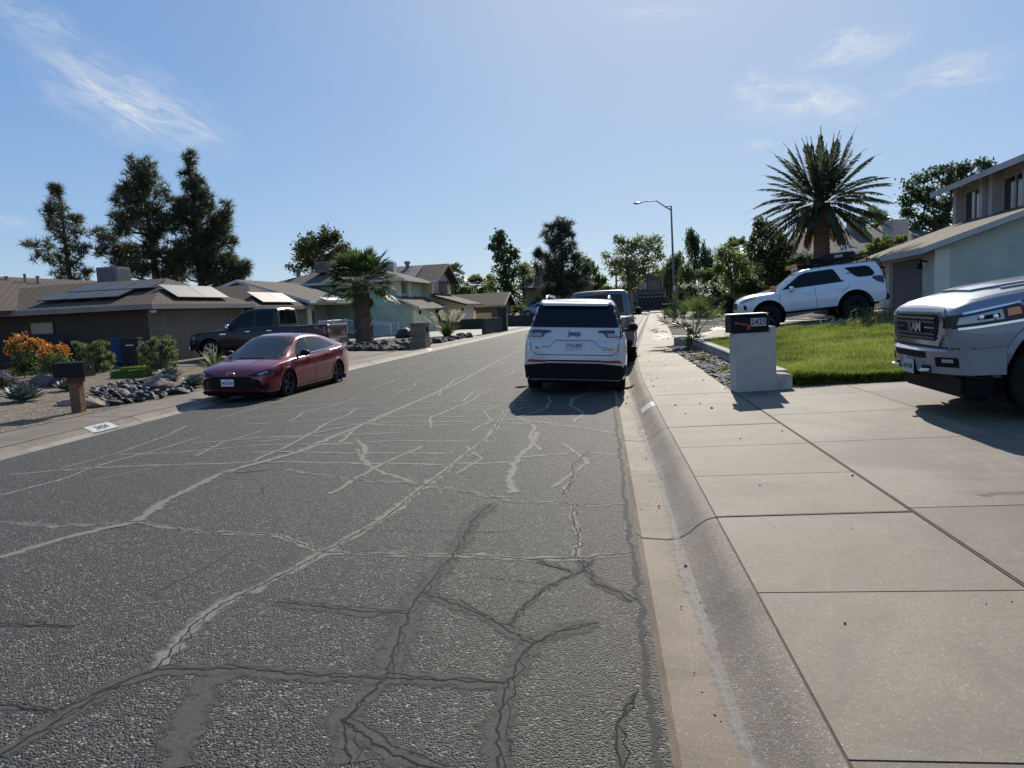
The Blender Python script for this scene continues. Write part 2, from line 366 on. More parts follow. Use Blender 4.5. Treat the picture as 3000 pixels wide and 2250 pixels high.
CRK = bandmat('open crack', ((.008, .008, .008), (.02, .018, .016), .95), .95, .30, 55.0, .2)
EDGE = bandmat('tar edge', ((.03, .03, .03), (.06, .057, .053), .6), .85, .40, 16.0, .4)
struct(rd.build('road', [ASPH, SEAL, CRK, EDGE, SEAL2], smooth=60))
# --- kerbs, gutters, pavements
YD = [y for y in YS if y <= 118]
strip('gutter_right', [(.19, -.004), (.24, -.05), (.43, -.066), (.52, -.052)], YD, [GUT], [0]*3)
strip('curb_right', [(.52, -.052), (.58, -.02), (.66, .05), (.72, .085), (.775, .098)], YD, [CURB], [0]*4)
gs = MB(); gs.uv = []; grng = random.Random(4)
Yg = [-6+.12*i for i in range(200)]
for a, b in zip(Yg[:-1], Yg[1:]):
    c, e = .505+.03*math.sin(a*1.1)+.015*math.sin(a*3.7), .505+.03*math.sin(b*1.1)+.015*math.sin(b*3.7)
    gz = lambda q: float(np.interp(q, [.43, .52, .58, .66], [-.066, -.052, -.02, .05]))+.004
    gs.v += [(c-.06, a, gz(c-.06)), (c, a, gz(c)), (c+.06, a, gz(c+.06)), (c-.06, b, gz(e-.06)), (e, b, gz(e)), (e+.06, b, gz(e+.06))]; k_ = len(gs.v)-6
    gs.f += [(k_, k_+1, k_+4, k_+3), (k_+1, k_+2, k_+5, k_+4)]; gs.m += [0, 0]; gs.uv += [a, 0, a, .5, b, .5, b, 0, a, .5, a, 1, b, 1, b, .5]
struct(gs.build('gutter_stain', bandmat('lime streak', ((.27, .25, .22), (.40, .375, .335), .6), .8, .34, 11.0, .5)))
def walk(name, x0, x1, z0, z1, ys_joint, m, flip=1):
    """slabs between the joints, each with its own tiny gap"""
    mb = MB()
    for a, b in zip(ys_joint[:-1], ys_joint[1:]):
        g_ = .006
        n = max(1, int((b-a)/1.5)); yy = [a+g_+(b-a-2*g_)*i/n for i in range(n+1)]
        for c, d in zip(yy[:-1], yy[1:]):
            mb.poly([(x0+off(c), c, z0), (x1+off(c), c, z1), (x1+off(d), d, z1), (x0+off(d), d, z0)])
        for c, sg in ((yy[0], 1), (yy[-1], -1)):
            q = [(x0+off(c), c, z0), (x1+off(c), c, z1), (x1+off(c), c, z1-.06), (x0+off(c), c, z0-.06)]
            mb.poly(q if sg < 0 else q[::-1])
    return struct(mb.build(name, m))
JR = [-8, -6.5, -5, -3.5, -2, -.5, 1.0, 2.4, 3.83, 5.22, 6.45, 7.75, 9.0, 10.9, 12.1, 13.4, 14.8, 16.2, 17.6, 19, 20.4] + [21.8+1.5*i for i in range(65)]
JR = [j for j in JR if j <= 119]
walk('sidewalk_right', .787, 2.136, .1, .115, JR, CONC)
# dark soil filling the joints under the slabs
j = MB()
for a, b in zip(YD[:-1], YD[1:]):
    j.poly([(.77+off(a), a, .0962), (2.16+off(a), a, .1112), (2.16+off(b), b, .1112), (.77+off(b), b, .0962)])
struct(j.build('joint_soil_right', mat('joint soil', (.085, .058, .036), .9, var=.4, vs=20)))
strip('gutter_left', [(-8.12, -.02), (-8.2, -.03), (-8.34, -.028), (-8.42, .0)][::-1], YD, [concrete('pale gutter', (.26, .23, .175), (.34, .30, .235), (.18, .15, .115), sc=2)], [0]*3)
strip('curb_left', [(-8.42, .0), (-8.5, .045), (-8.58, .075)][::-1], YD, [CURB], [0]*2)
JL = [-8+1.6*i for i in range(80)]
walk('sidewalk_left', -9.7, -8.592, .1, .08, [q for q in JL if q <= 119], concrete('left sidewalk concrete', (.185, .152, .108), (.25, .207, .15), (.125, .104, .08)))
j = MB()
for a, b in zip(YD[:-1], YD[1:]):
    j.poly([(-9.72+off(a), a, .085), (-8.575+off(a), a, .066), (-8.575+off(b), b, .066), (-9.72+off(b), b, .085)])
struct(j.build('joint_soil_left', bpy.data.materials['joint soil']))
# --- lots: one grid each side, parcels laid on top
def lot(name, xs, ys, zf, m, side):
    mb = MB(); k = len(xs)
    for y in ys:
        for x in xs: X = x+off(y); mb.v.append((X, y, zf(X, y)))
    for i in range(len(ys)-1):
        for q in range(k-1): mb.f.append((i*k+q, i*k+q+1, (i+1)*k+q+1, (i+1)*k+q)); mb.m.append(0)
    return struct(mb.build(name, m, smooth=60))
lot('yard_left', [-70, -50, -40, -30, -24, -20, -17.7, -16, -14, -12, -10.5, -9.7], YS, lambda x, y: zL(x, y)-.012, DIRT, -1)
lot('yard_right', [2.13, 2.6, 3, 3.4, 3.8, 4.3, 4.8, 5.4, 6, 7, 8, 9, 10, 12, 14, 18, 26, 40, 60], YS, lambda x, y: zR(x, y)-.012, DIRT, 1)
def parcel(name, poly, zf, dz, m, grid=1.0, kind='structure'):
    bm = bmesh.new(); bm.faces.new([bm.verts.new((x, y, 0)) for x, y in poly])
    xs = [p[0] for p in poly]; ys = [p[1] for p in poly]
    for ax, lo, hi in ((0, min(xs), max(xs)), (1, min(ys), max(ys))):
        q = math.floor(lo/grid)*grid + .37*grid
        while q < hi:
            co = (q, 0, 0) if ax == 0 else (0, q, 0); no = (1, 0, 0) if ax == 0 else (0, 1, 0)
            bmesh.ops.bisect_plane(bm, geom=bm.verts[:]+bm.edges[:]+bm.faces[:], plane_co=co, plane_no=no); q += grid
    for v in bm.verts: v.co.z = zf(v.co.x, v.co.y)+dz
    bmesh.ops.recalc_face_normals(bm, faces=bm.faces[:])
    me = bpy.data.meshes.new(name); bm.to_mesh(me); bm.free(); me.materials.append(m)
    if me.polygons and me.polygons[0].normal.z < 0: me.flip_normals()
    o = bpy.data.objects.new(name, me); COL.objects.link(o); o['kind'] = kind; return o
parcel('gravel_bed_left', [(-26, -6), (-9.72, -6), (-9.72, 12), (-9.6, 16), (-9.5, 20), (-9.2, 23.2), (-26, 23.2)], zL, .004, GRAV)
parcel('driveway_left', [(-17.3, 23.9), (-11.5, 23.4), (-10.6, 21.5), (-9.42, 21.2), (-8.75, 29.2), (-10.2, 30), (-17.3, 31.6)], zL, .006, CONC2, .8)
parcel('gravel_bed_left_far', [(-20, 31.6), (-10.3, 30.1), (-8.78, 29.3), (-8.0, 41.5), (-11, 43), (-13.2, 40.5), (-20, 40.5)], zL, .01, DGRAV)
parcel('path_left', [(-17.5, 41), (-13.4, 41), (-12.2, 43.3), (-12.6, 46.0), (-17.5, 44.5)], zL, .008, PALE)
parcel('driveway_left_far', [(-13.1, 46.4), (-12.3, 43.4), (-8.0, 42.0), (-7.55, 44.6), (-7.3, 46.5), (-7.3, 54.5), (-13.1, 55.6)], zL, .012, PALE)
parcel('driveway_left_end', [(-11, 58), (-7.0, 51), (-6.4, 57.5), (-5.6, 68), (-11, 68)], zL, .01, PALE)
# right-hand driveway under the silver pickup: slabs
CJ = [(-8, 2.9), (2.9, 5.3), (5.3, 7.75), (7.75, 9.6), (9.6, 11.35), (11.35, 12.35)]
XJ = [2.15, 4.0, 6.6, 9.4, 12.2, 15, 18]
mb = MB()
for a, b in CJ:
    for c, d in zip(XJ[:-1], XJ[1:]):
        e = .007
        P_ = [(c+e, a+e), (d-e, a+e), (d-e, b-e), (c+e, b-e)]
        mb.poly([(x, y, zR(x, y)+.008) for x, y in P_])
        for q in range(4):
            p0, p1 = P_[q], P_[(q+1) % 4]; mb.poly([(p0[0], p0[1], zR(*p0)+.008), (p0[0], p0[1], zR(*p0)-.03), (p1[0], p1[1], zR(*p1)-.03), (p1[0], p1[1], zR(*p1)+.008)])
struct(mb.build('driveway_right', CONC2))
parcel('driveway_right_base', [(2.14, -8), (18, -8), (18, 12.36), (2.14, 12.36)], zR, .0035, bpy.data.materials['joint soil'], 2.0)
parcel('driveway_right_far', [(2.14+off(26), 25.4), (3.3, 25.0), (4.2, 23.6), (16, 23.1), (16, 28.6), (5.2, 29.6), (3.6, 32), (2.15+off(32.5), 32.4)], zR, .008, PALE if False else CONC2, .8)
parcel('gravel_bed_right_far', [(2.15+off(32.6), 32.6), (3.7, 32.2), (5.3, 29.8), (10, 29.4), (12, 44), (5.2, 46), (2.15+off(46), 46)], zR, .006, DGRAV)
parcel('path_right', [(2.15+off(46.5), 46.5), (12, 45), (12, 47.2), (2.15+off(49), 49)], zR, .01, PALE)
parcel('driveway_end', [(3.5, 118.7), (22, 118.7), (22, 121), (3.5, 121)], lambda x, y: .1, .02, PALE, 4)
st_ = MB(); st_.uv = []
def smear(pts, w, dz):
    k0 = len(st_.v)
    for i, (x, y) in enumerate(pts):
        a, b = Vector(pts[max(0, i-1)]), Vector(pts[min(len(pts)-1, i+1)]); t = (b-a).normalized(); q = Vector((-t.y, t.x))*w/2
        for sg in (-1, 1): X, Y = x+q.x*sg, y+q.y*sg; st_.v.append((X, Y, zR(X, Y)+.011+dz))
    for i in range(len(pts)-1): st_.f.append((k0+2*i, k0+2*i+2, k0+2*i+3, k0+2*i+1)); st_.m.append(0); st_.uv += [i*.4, 0, i*.4+.4, 0, i*.4+.4, 1, i*.4, 1]
def seg(a, b, n=14): return [(a[0]+(b[0]-a[0])*i/n, a[1]+(b[1]-a[1])*i/n+.03*math.sin(i*.9)) for i in range(n+1)]
for i, (a, b, w) in enumerate([((2.75,5.55),(3.6,5.75),.2), ((2.4,4.25),(3.1,4.5),.16)]): smear(seg(a, b), w, .0005*i)
struct(st_.build('tyre_smears', bandmat('tyre smear', ((.07, .063, .055), (.11, .10, .085), .5), .8, .35, 6.0, .8)))
# slate chip strip beside the pavement
parcel('rock_strip_right', [(2.15, 12.4), (3.05, 12.7), (2.98, 24.6), (2.15+off(24.6), 24.9), (2.2, 17)], zR, .004, DIRT, .6)
# ================================================================ VEHICLES
def pch(xs, ys):
    xs = np.array(xs, float); ys = np.array(ys, float); h = np.diff(xs); d = np.diff(ys)/h; m = np.zeros(len(xs))
    m[0] = d[0]; m[-1] = d[-1]
    for i in range(1, len(xs)-1):
        m[i] = 0 if d[i-1]*d[i] <= 0 else 2*d[i-1]*d[i]/(d[i-1]+d[i])
    def f(x):
        i = int(np.clip(np.searchsorted(xs, x)-1, 0, len(xs)-2)); t = (x-xs[i])/h[i]
        t = min(1, max(0, t)); a, b, c, e = 2*t**3-3*t**2+1, t**3-2*t**2+t, -2*t**3+3*t**2, t**3-t**2
        return float(a*ys[i]+b*h[i]*m[i]+c*ys[i+1]+e*h[i]*m[i+1])
    return f
SIDE_W = ([0, .10, .30, .55, .85, 1.0], [.955, .985, 1.0, 1.0, .985, .955])
class Car:
    def __init__(s, name, label, cat, body, cab, arches, bm, loc, rz, pitch=0, roll=0, group=None, under=BLACK, crownz=.025, sidew=None, tumble=.06):
        s.root = tag(empty(name, loc), label, cat, group)
        s.root.rotation_euler = (Matrix.Rotation(rz, 3, 'Z') @ Matrix.Rotation(pitch, 3, 'Y') @ Matrix.Rotation(roll, 3, 'X')).to_euler()
        s.paint = bm; X = [b[0] for b in body]
        fw, fb, fs, ft = [pch(X, [b[i] for b in body]) for i in (1, 2, 3, 4)]
        xs = set(np.round(np.linspace(X[0], X[-1], 96), 4)) | set(X)
        for xc, zc, r in arches:
            for a in np.linspace(0, math.pi, 25): xs.add(round(xc+r*math.cos(a), 4))
            xs.add(round(xc-r-.004, 4)); xs.add(round(xc+r+.004, 4))
        xs = sorted(x for x in xs if X[0] <= x <= X[-1]); SW = sidew or SIDE_W
        mb = MB(); rings = []
        for x in xs:
            w, z0, zs, zt = fw(x), fb(x), fs(x), ft(x); zb = z0
            for xc, zc, r in arches:
                if abs(x-xc) < r: zb = max(zb, zc+math.sqrt(r*r-(x-xc)**2))
            zb = min(zb, zs-.08)
            wz = lambda z: w*float(np.interp((z-z0)/(zs-z0), SW[0], SW[1]))
            h = zs-zb; ring = [(0, zb)] + [(wz(zb)*.96, zb)]
            for q in (.03, .25, .5, .75, .9, .97): ring.append((wz(zb+h*q), zb+h*q))
            ring += [(w*.925, zs+.008+(zt-zs)*.1), (w*.80, zs+(zt-zs)*.55), (w*.5, zs+(zt-zs)*.88), (0, zt)]
            rings.append([(x, y, z) for y, z in ring] + [(x, -y, z) for y, z in reversed(ring[1:-1])])
        n = len(rings[0])
        for rr in rings: mb.v += rr
        for i in range(len(rings)-1):
            for q in range(n): mb.f.append((i*n+q, (i+1)*n+q, (i+1)*n+(q+1) % n, i*n+(q+1) % n)); mb.m.append(0)
        mb.f.append(tuple(range(n))); mb.m.append(0)
        mb.f.append(tuple(reversed(range((len(rings)-1)*n, len(rings)*n)))); mb.m.append(0)
        if cab:
            Xc = [c[0] for c in cab]; g1, g2, g3, g4 = [pch(Xc, [c[i] for c in cab]) for i in (1, 2, 3, 4)]
            cx = sorted(set(np.round(np.linspace(Xc[0], Xc[-1], 80), 4)) | set(Xc)); rings = []
            for x in cx:
                wb, zb, wr, zr = g1(x), g2(x), g3(x), g4(x); hh = max(.0, zr-zb)
                wl = lambda q: wb+(wr-wb)*q+.012*math.sin(q*math.pi)
                ring = [(wb*.9, zb-.12), (wb, zb-.02)] + [(wl(q), zb+hh*q) for q in (.2, .45, .7, .88)]
                ring += [(wr-.012, zb+hh*.96), (wr-.06, zr-.004), (wr*.72, zr+crownz*.5), (wr*.35, zr+crownz*.9), (0, zr+crownz)]
                rings.append([(x, y, z) for y, z in ring] + [(x, -y, z) for y, z in reversed(ring[:-1])])
            n = len(rings[0]); b0 = len(mb.v)
            for rr in rings: mb.v += rr
            for i in range(len(rings)-1):
                for q in range(n-1): mb.f.append(tuple(b0+k for k in (i*n+q, (i+1)*n+q, (i+1)*n+q+1, i*n+q+1))); mb.m.append(0)
            for e, rv in ((0, False), (len(rings)-1, True)):
                f = [b0+e*n+q for q in range(n)]; mb.f.append(tuple(reversed(f) if rv else f)); mb.m.append(0)
        s.body = mb.build('body', bm, s.root, smooth=38, recalc=True)
        me = s.body.data
        s.bvh = BVHTree.FromPolygons([v.co.copy() for v in me.vertices], [tuple(p.vertices) for p in me.polygons])
        # underbody
        u = MB(); fx = sorted(a[0] for a in arches); r = arches[0][2]; w0 = fw(0)
        zz = fb(0)
        segs = [(X[0]+.25, fx[0]-r, .86), (fx[0]-r, fx[0]+r, .62), (fx[0]+r, fx[1]-r, .92), (fx[1]-r, fx[1]+r, .62), (fx[1]+r, X[-1]-.3, .86)]
        for a, b, k in segs: u.box(a, -w0*k, zz-.06 if k > .7 else zz+.02, b, w0*k, zz+.35)
        for xc, zc, rr in arches: u.box(xc-rr-.02, -w0*.9, zc+rr*.55, xc+rr+.02, w0*.9, zc+rr+.12) if False else None
        u.build('underbody', under, s.root)
        for xc, zc, rr in arches:       # wheel wells
            for sg in (1, -1):
                wl = MB(); pts = [(xc+rr*1.01*math.cos(a), zc+rr*1.01*math.sin(a)) for a in np.linspace(-.5, math.pi+.5, 19)]
                y0, y1 = sg*w0*.6, sg*(fw(xc)*.965)
                for (a0, c0), (a1, c1) in zip(pts[:-1], pts[1:]): wl.poly([(a0, y0, c0), (a1, y0, c1), (a1, y1, c1), (a0, y1, c0)])
                wl.poly([(a, y0, c) for a, c in pts])
                wl.build('wheel_well', BLACK, s.root)
    def project(s, u, v, view):
        o, d = {'L': ((u, 4, v), (0,-1,0)), 'R': ((u, -4, v), (0,1,0)), 'F': ((6, u, v), (-1,0,0)), 'B': ((-6, u, v), (1,0,0)), 'T': ((u, v, 5), (0,0,-1))}[view]
        h = s.bvh.ray_cast(Vector(o), Vector(d))
        if h[0] is None:
            q = {'L': (u, .9, v), 'R': (u, -.9, v), 'F': (2.4, u, v), 'B': (-2.4, u, v), 'T': (u, v, 1.2)}[view]
            h = s.bvh.find_nearest(Vector(q))
        nn = h[1].copy(); dd = Vector(d)
        if nn.dot(dd) > 0: nn = -nn
        return h[0], nn
    def patch(s, name, poly, view, m, lift=.006, grid=.12, parent=None, depth=.02, along=False, smooth=40):
        bm = bmesh.new(); vs = [bm.verts.new((a, b, 0)) for a, b in poly]; bm.faces.new(vs)
        for ax in (0, 1):
            lo, hi = min(p[ax] for p in poly), max(p[ax] for p in poly); q = lo+grid
            while q < hi-grid*.2:
                bmesh.ops.bisect_plane(bm, geom=bm.verts[:]+bm.edges[:]+bm.faces[:], plane_co=(q, 0, 0) if ax == 0 else (0, q, 0), plane_no=(1, 0, 0) if ax == 0 else (0, 1, 0)); q += grid
        bm.verts.index_update(); top = []; bot = []
        dv = {'L': (0,1,0), 'R': (0,-1,0), 'F': (1,0,0), 'B': (-1,0,0), 'T': (0,0,1)}[view]; dv = Vector(dv)
        for v in bm.verts:
            p, nn = s.project(v.co.x, v.co.y, view); nn = dv if along else nn
            top.append(p+nn*lift); bot.append(p-nn*depth)
        n = len(top); mb = MB(); mb.v = [tuple(p) for p in top+bot]
        for f in bm.faces: mb.f.append(tuple(v.index for v in f.verts)); mb.m.append(0)
        for e in bm.edges:
            if len(e.link_faces) == 1: a, b = e.verts[0].index, e.verts[1].index; mb.f.append((a, b, n+b, n+a)); mb.m.append(0)
        bm.free()
        return mb.build(name, m, parent or s.root, smooth=smooth, recalc=True)
    def both(s, name, poly, view, m, **k):      # the same part on both sides
        if view == 'L': a = s.patch(name, poly, 'L', m, **k); b = s.patch(name, poly, 'R', m, **k)
        elif view in 'FB': a = s.patch(name, poly, view, m, **k); b = s.patch(name, [(-y, z) for y, z in poly][::-1], view, m, **k)
        else: a = s.patch(name, poly, view, m, **k); b = s.patch(name, [(x, -y) for x, y in poly][::-1], view, m, **k)
        return a, b
    def seam(s, pts, view, w=.012, name='panel_gap', m=None, lift=.0025):
        out = []
        P = [Vector((a, b)) for a, b in pts]; L_, R_ = [], []
        for i, p in enumerate(P):
            t = (P[min(i+1, len(P)-1)]-P[max(0, i-1)]).normalized(); nn = Vector((-t.y, t.x))*w/2; L_.append(p+nn); R_.append(p-nn)
        mb = MB()
        for i in range(len(P)-1):
            k = max(1, int((P[i+1]-P[i]).length/.06))
            for q in range(k):
                c = [L_[i].lerp(L_[i+1], q/k), L_[i].lerp(L_[i+1], (q+1)/k), R_[i].lerp(R_[i+1], (q+1)/k), R_[i].lerp(R_[i+1], q/k)]
                pp = []
                for z in c: h, nn = s.project(z.x, z.y, view); pp.append(h+nn*lift)
                mb.poly(pp)
        return mb.build(name, m or INK, s.root)
    def wheels(s, axles, R_, tw, y, rim, ns, rimr=.72, dish=.05, dark=BLACK, two=True):
        t = MB(); h = tw/2
        t.lathe([(R_*.6, -h*.8), (R_*rimr, -h*.95), (R_*.9, -h), (R_*.975, -h*.86), (R_, -h*.55), (R_, h*.55), (R_*.975, h*.86), (R_*.9, h), (R_*rimr, h*.95), (R_*rimr*.97, h*.6), (R_*.6, h*.1)], 40, 'y')
        for k in range(44):
            a = 2*math.pi*k/44; c = Matrix.Rotation(-a, 4, 'Y') @ Matrix.Translation((R_*1.0, 0, 0))
            t.box(-.012, -h*.8, -.016, .006, h*.8, .016, 0, c)
        r = MB(); rr = R_*rimr
        r.lathe([(rr*.86, h*.15), (rr*.9, h*.8), (rr*.97, h*.98), (rr*1.01, h*.93), (rr*1.0, h*.6)], 40, 'y')
        for k in range(ns):
            a = 2*math.pi*k/ns
            for da in ((-.13, .13) if two else (0,)):
                M4 = Matrix.Rotation(-(a+da), 4, 'Y'); wv = rr*(.07 if two else .16)
                vs = [(rr*.12, h*.55, -wv*1.2), (rr*.12, h*.55, wv*1.2), (rr*.95, h*.86, wv), (rr*.95, h*.86, -wv), (rr*.12, h*.35, -wv*1.4), (rr*.12, h*.35, wv*1.4), (rr*.95, h*.5, wv*1.2), (rr*.95, h*.5, -wv*1.2)]
                r.add([M4 @ Vector(p) for p in vs], [(0,1,2,3), (4,7,6,5), (0,4,5,1), (1,5,6,2), (2,6,7,3), (3,7,4,0)])
        r.lathe([(0, h*.66), (rr*.12, h*.65), (rr*.2, h*.55), (rr*.21, h*.3)], 20, 'y')
        d = MB(); d.lathe([(0, h*.12), (rr*.93, h*.15)], 32, 'y'); d.lathe([(0, h*.2), (rr*.6, h*.2), (rr*.6, h*.12)], 32, 'y')
        tyre = t.build('wheel', RUBBER, s.root, smooth=35, recalc=True)
        rim_o = r.build('rim', rim, tyre, smooth=35, recalc=True); dk = d.build('brake_disc', dark, tyre, smooth=35, recalc=True)
        first = True
        for xa in axles:
            for sg in (1, -1):
                w = tyre if first else copy_tree(tyre, s.root); first = False
                w.location = (xa, sg*(y-h), R_); w.rotation_euler = (0, random.uniform(0, 6), 0 if sg > 0 else math.pi)
    def mirrors(s, x, y, z, sx=.14, sy=.22, sz=.16, cap=None, arm=True):
        for sg in (1, -1):
            mb = MB(); mb.lathe([(.0, -.5), (.32, -.46), (.47, -.3), (.5, 0), (.46, .3), (.36, .42), (0, .43)], 14, 'x', 0, Matrix.Translation((x, sg*(y+sy*.5+.04), z)) @ Matrix.Diagonal((sx*1.1, sy*1.05, sz*1.05, 1)))
            o = mb.build('side_mirror', cap or s.paint, s.root, smooth=50, recalc=True)
            f = MB(); f.lathe([(0, 0), (.42, 0)], 14, 'x', 0, Matrix.Translation((x-sx*.475, sg*(y+sy*.5+.04), z)) @ Matrix.Diagonal((sx, sy, sz, 1))); f.build('mirror_glass', MGLASS, o)
            st = MB(); st.box(x-.02, sg*(y-.10), z-sz*.45, x+.04, sg*(y+.1), z-sz*.2); st.build('mirror_arm', BLACK, o, recalc=True)
    def handle(s, x, z, L=.2, m=None, views='LR'):
        for v in views:
            s.patch('door_handle', [(x-L/2, z-.016), (x+L/2, z-.016), (x+L/2, z+.016), (x-L/2, z+.016)], v, m or s.paint, lift=.035, depth=.0)
    def plate(s, view, u, v, txt, w=.31, h=.155, top=None, sz=.085, tint=None, sx=.8, lift=.02, tilt=0):
        p, nn = s.project(u, v, view); sg = 1 if view == 'F' else -1
        P = MB(); o = Vector((p.x+sg*lift, u, v)); P.box(-.006, -w/2, -h/2, .006, w/2, h/2)
        pl = P.build('license_plate', tint or WHITEP, s.root, recalc=True, bevel=.004); pl.location = o
        fr = frame((sg*.0075, 0, -.01), (0, sg, 0), (0, 0, 1)); text_mesh(txt, sz, INK, 'plate_number', pl, fr, .0012, sx, .0012)
        if top: text_mesh(top[0], .026, top[1], 'plate_state', pl, frame((sg*.0075, 0, h*.36), (0, sg, 0), (0, 0, 1)), .001, 1, 0, .2)
        return pl
    def flares(s, arches, y, t=.03, m=None, wd=.05):
        for xc, zc, r in arches:
            for sg in (1, -1):
                mb = MB(); A = np.linspace(.0, math.pi, 22)
                yy = [abs(s.project(xc+(r+wd)*math.cos(a), max(zc+(r+wd)*math.sin(a), zc+.06), 'L')[0].y) for a in A]; ym = {a: q for a, q in zip(A, yy)}
                for a, b in zip(A[:-1], A[1:]):
                    q = []
                    for an in (a, b):
                        c, s_ = math.cos(an), math.sin(an); y = ym[an]
                        q.append([(xc+(r-.02)*c, sg*(y-.05), zc+(r-.02)*s_), (xc+(r-.015)*c, sg*(y+t), zc+(r-.015)*s_), (xc+(r+wd)*c, sg*(y+t*.75), zc+(r+wd)*s_), (xc+(r+wd+.03)*c, sg*(y-.045), zc+(r+wd+.03)*s_)])
                    for i in range(3): mb.poly([q[0][i], q[0][i+1], q[1][i+1], q[1][i]])
                mb.build('fender_flare', m or s.paint, s.root, smooth=50, recalc=True)
def rect(a, b, c, d): return [(a, b), (c, b), (c, d), (a, d)]
def onbox(car, name, m, x0, y0, z0, x1, y1, z1, bevel=.01, parent=None):
    mb = MB(); mb.box(x0, y0, z0, x1, y1, z1); return mb.build(name, m, parent or car.root, recalc=True, bevel=bevel)
# ---------------------------------------------------------------- 1 white sport utility vehicle seen from behind
WHITE = paint('white paint', (.60, .605, .61), .3, 0.0, .12)
A1 = [(-1.50, .385, .43), (1.56, .385, .43)]
jeep = Car('parked_suv', 'white SUV with roof rails seen from behind, parked at the right kerb', 'SUV',
  [(-2.46,.66,.29,.94,.97), (-2.44,.80,.28,1.0,1.03), (-2.38,.90,.275,1.07,1.1), (-2.25,.955,.27,1.11,1.14), (-1.9,.98,.27,1.12,1.15), (0,.985,.26,1.1,1.14), (1.0,.985,.26,1.07,1.13), (1.9,.96,.27,1.03,1.12), (2.3,.88,.3,.95,1.05), (2.46,.70,.36,.86,.95)],
  [(-2.42,.84,1.10,.80,1.12), (-2.34,.88,1.10,.73,1.38), (-2.22,.90,1.10,.685,1.66), (-2.1,.905,1.10,.68,1.745), (-1.7,.92,1.10,.70,1.775), (-.6,.93,1.08,.71,1.785), (.2,.92,1.08,.70,1.75), (.6,.90,1.07,.68,1.62), (1.0,.86,1.06,.70,1.36), (1.4,.8,1.05,.74,1.08)],
  A1, WHITE, (-.50, 15.72, .012), R(88.3), roll=R(3.2))
jeep.wheels([-1.50, 1.56], .385, .26, .96, ALLOY, 6)
GLASS2 = seeglass('rear window glass', (.25, .3, .3), .25)
jeep.patch('rear_window', [(-.85,1.265), (.85,1.265), (.855,1.30), (.725,1.65), (.67,1.685), (-.67,1.685), (-.725,1.65), (-.855,1.30)], 'B', GLASS, lift=.014, grid=.05)
sp = MB(); sp.prism([(-2.16,-.66,1.70), (-2.34,-.60,1.665), (-2.34,.60,1.665), (-2.16,.66,1.70)], (0,0,.035)); sp.prism([(-2.16,-.66,1.735), (-2.34,-.60,1.70), (-2.34,.60,1.70), (-2.16,.66,1.735), (-1.9,.66,1.765), (-1.9,-.66,1.765)], (0,0,.012))
sp.build('roof_spoiler', WHITE, jeep.root, recalc=True, bevel=.008)
for sg in (1, -1):
    tl = jeep.patch('tail_light', [(sg*.955,1.09), (sg*.955,1.215), (sg*.55,1.215), (sg*.43,1.20), (sg*.44,1.175), (sg*.54,1.155), (sg*.60,1.085)][::sg], 'B', DKRED, lift=.016)
    jeep.patch('clear_lens', [(sg*.90,1.10), (sg*.90,1.155), (sg*.60,1.155), (sg*.63,1.10)][::sg], 'B', CLEARL, lift=.019, parent=tl)
    jeep.patch('side_lens', [(-2.42,1.09), (-2.42,1.2), (-2.2,1.185), (-2.22,1.10)], 'L' if sg > 0 else 'R', DKRED, lift=.01, parent=tl)
    jeep.patch('reflector', [(sg*.90,.605), (sg*.83,.665), (sg*.50,.655), (sg*.47,.62)][::sg], 'B', REDL, lift=.012)
    rl = MB(); rl.tube([(-1.75,sg*.60,1.79), (-1.62,sg*.605,1.845), (-1.3,sg*.61,1.86), (.0,sg*.61,1.845), (.3,sg*.60,1.785)], .022, 8); rl.build('roof_rail', CHROME, jeep.root, smooth=60)
    ex = MB(); ex.lathe([(.05,-.2), (.05,.0), (.04,.0), (.04,-.1)], 14, 'x', 0, Matrix.Translation((-2.36, sg*.55, .33)) @ Matrix.Rotation(math.pi, 4, 'Z')); ex.build('exhaust_pipe', DKALLOY, jeep.root, smooth=50)
jeep.patch('lower_bumper', [(-.985,.298), (.985,.298), (.985,.5), (.86,.565), (.5,.60), (-.5,.60), (-.86,.565), (-.985,.5)], 'B', BLACK, lift=.018, grid=.1)
jeep.both('bumper_side', [(-2.44,.25), (-1.88,.25), (-1.9,.44), (-1.98,.56), (-2.42,.56)], 'L', BLACK, lift=.008)
jeep.patch('chrome_strip', rect(-.52,.612,.52,.632), 'B', ALLOY, lift=.022)
jeep.patch('bumper_slot', rect(-.5,.632,.5,.66), 'B', BLACK, lift=.012)
jeep.seam([(-.84,1.26), (-.84,1.05), (-.80,.82), (-.70,.755), (.70,.755), (.80,.82), (.84,1.05), (.84,1.26)], 'B', .014)
jeep.seam([(-.62,.90), (-.46,.905), (-.36,1.015), (-.30,1.025), (.30,1.025), (.36,1.015), (.46,.905), (.62,.90)], 'B', .010, 'plate_recess')
jeep.plate('B', 0, .935, '7TA 8F0', sz=.095, tint=mat('arizona plate', (.62, .60, .66), .5), sx=.82, lift=.022)
for u in (-.62, -.3, .3, .62): jeep.patch('parking_sensor', rect(u-.012,.70,u+.012,.724), 'B', ALLOY, lift=.004)
def jtxt(t, u, z, size, m, dz=.012, sx=1.0):
    p, nn = jeep.project(u, z, 'B'); text_mesh(t, size, m, 'badge', jeep.root, frame((p.x-dz, u, z), (0,-1,0), (0,0,1)), .004, sx, .003)
jtxt('Jeep', 0, 1.155, .13, mat('badge blue', (.02, .04, .10), .3), sx=1.05)
jtxt('LIMITED', -.62, .865, .05, CHROME, sx=1.1); jtxt('4xe', .70, .885, .04, INK, sx=1.1)
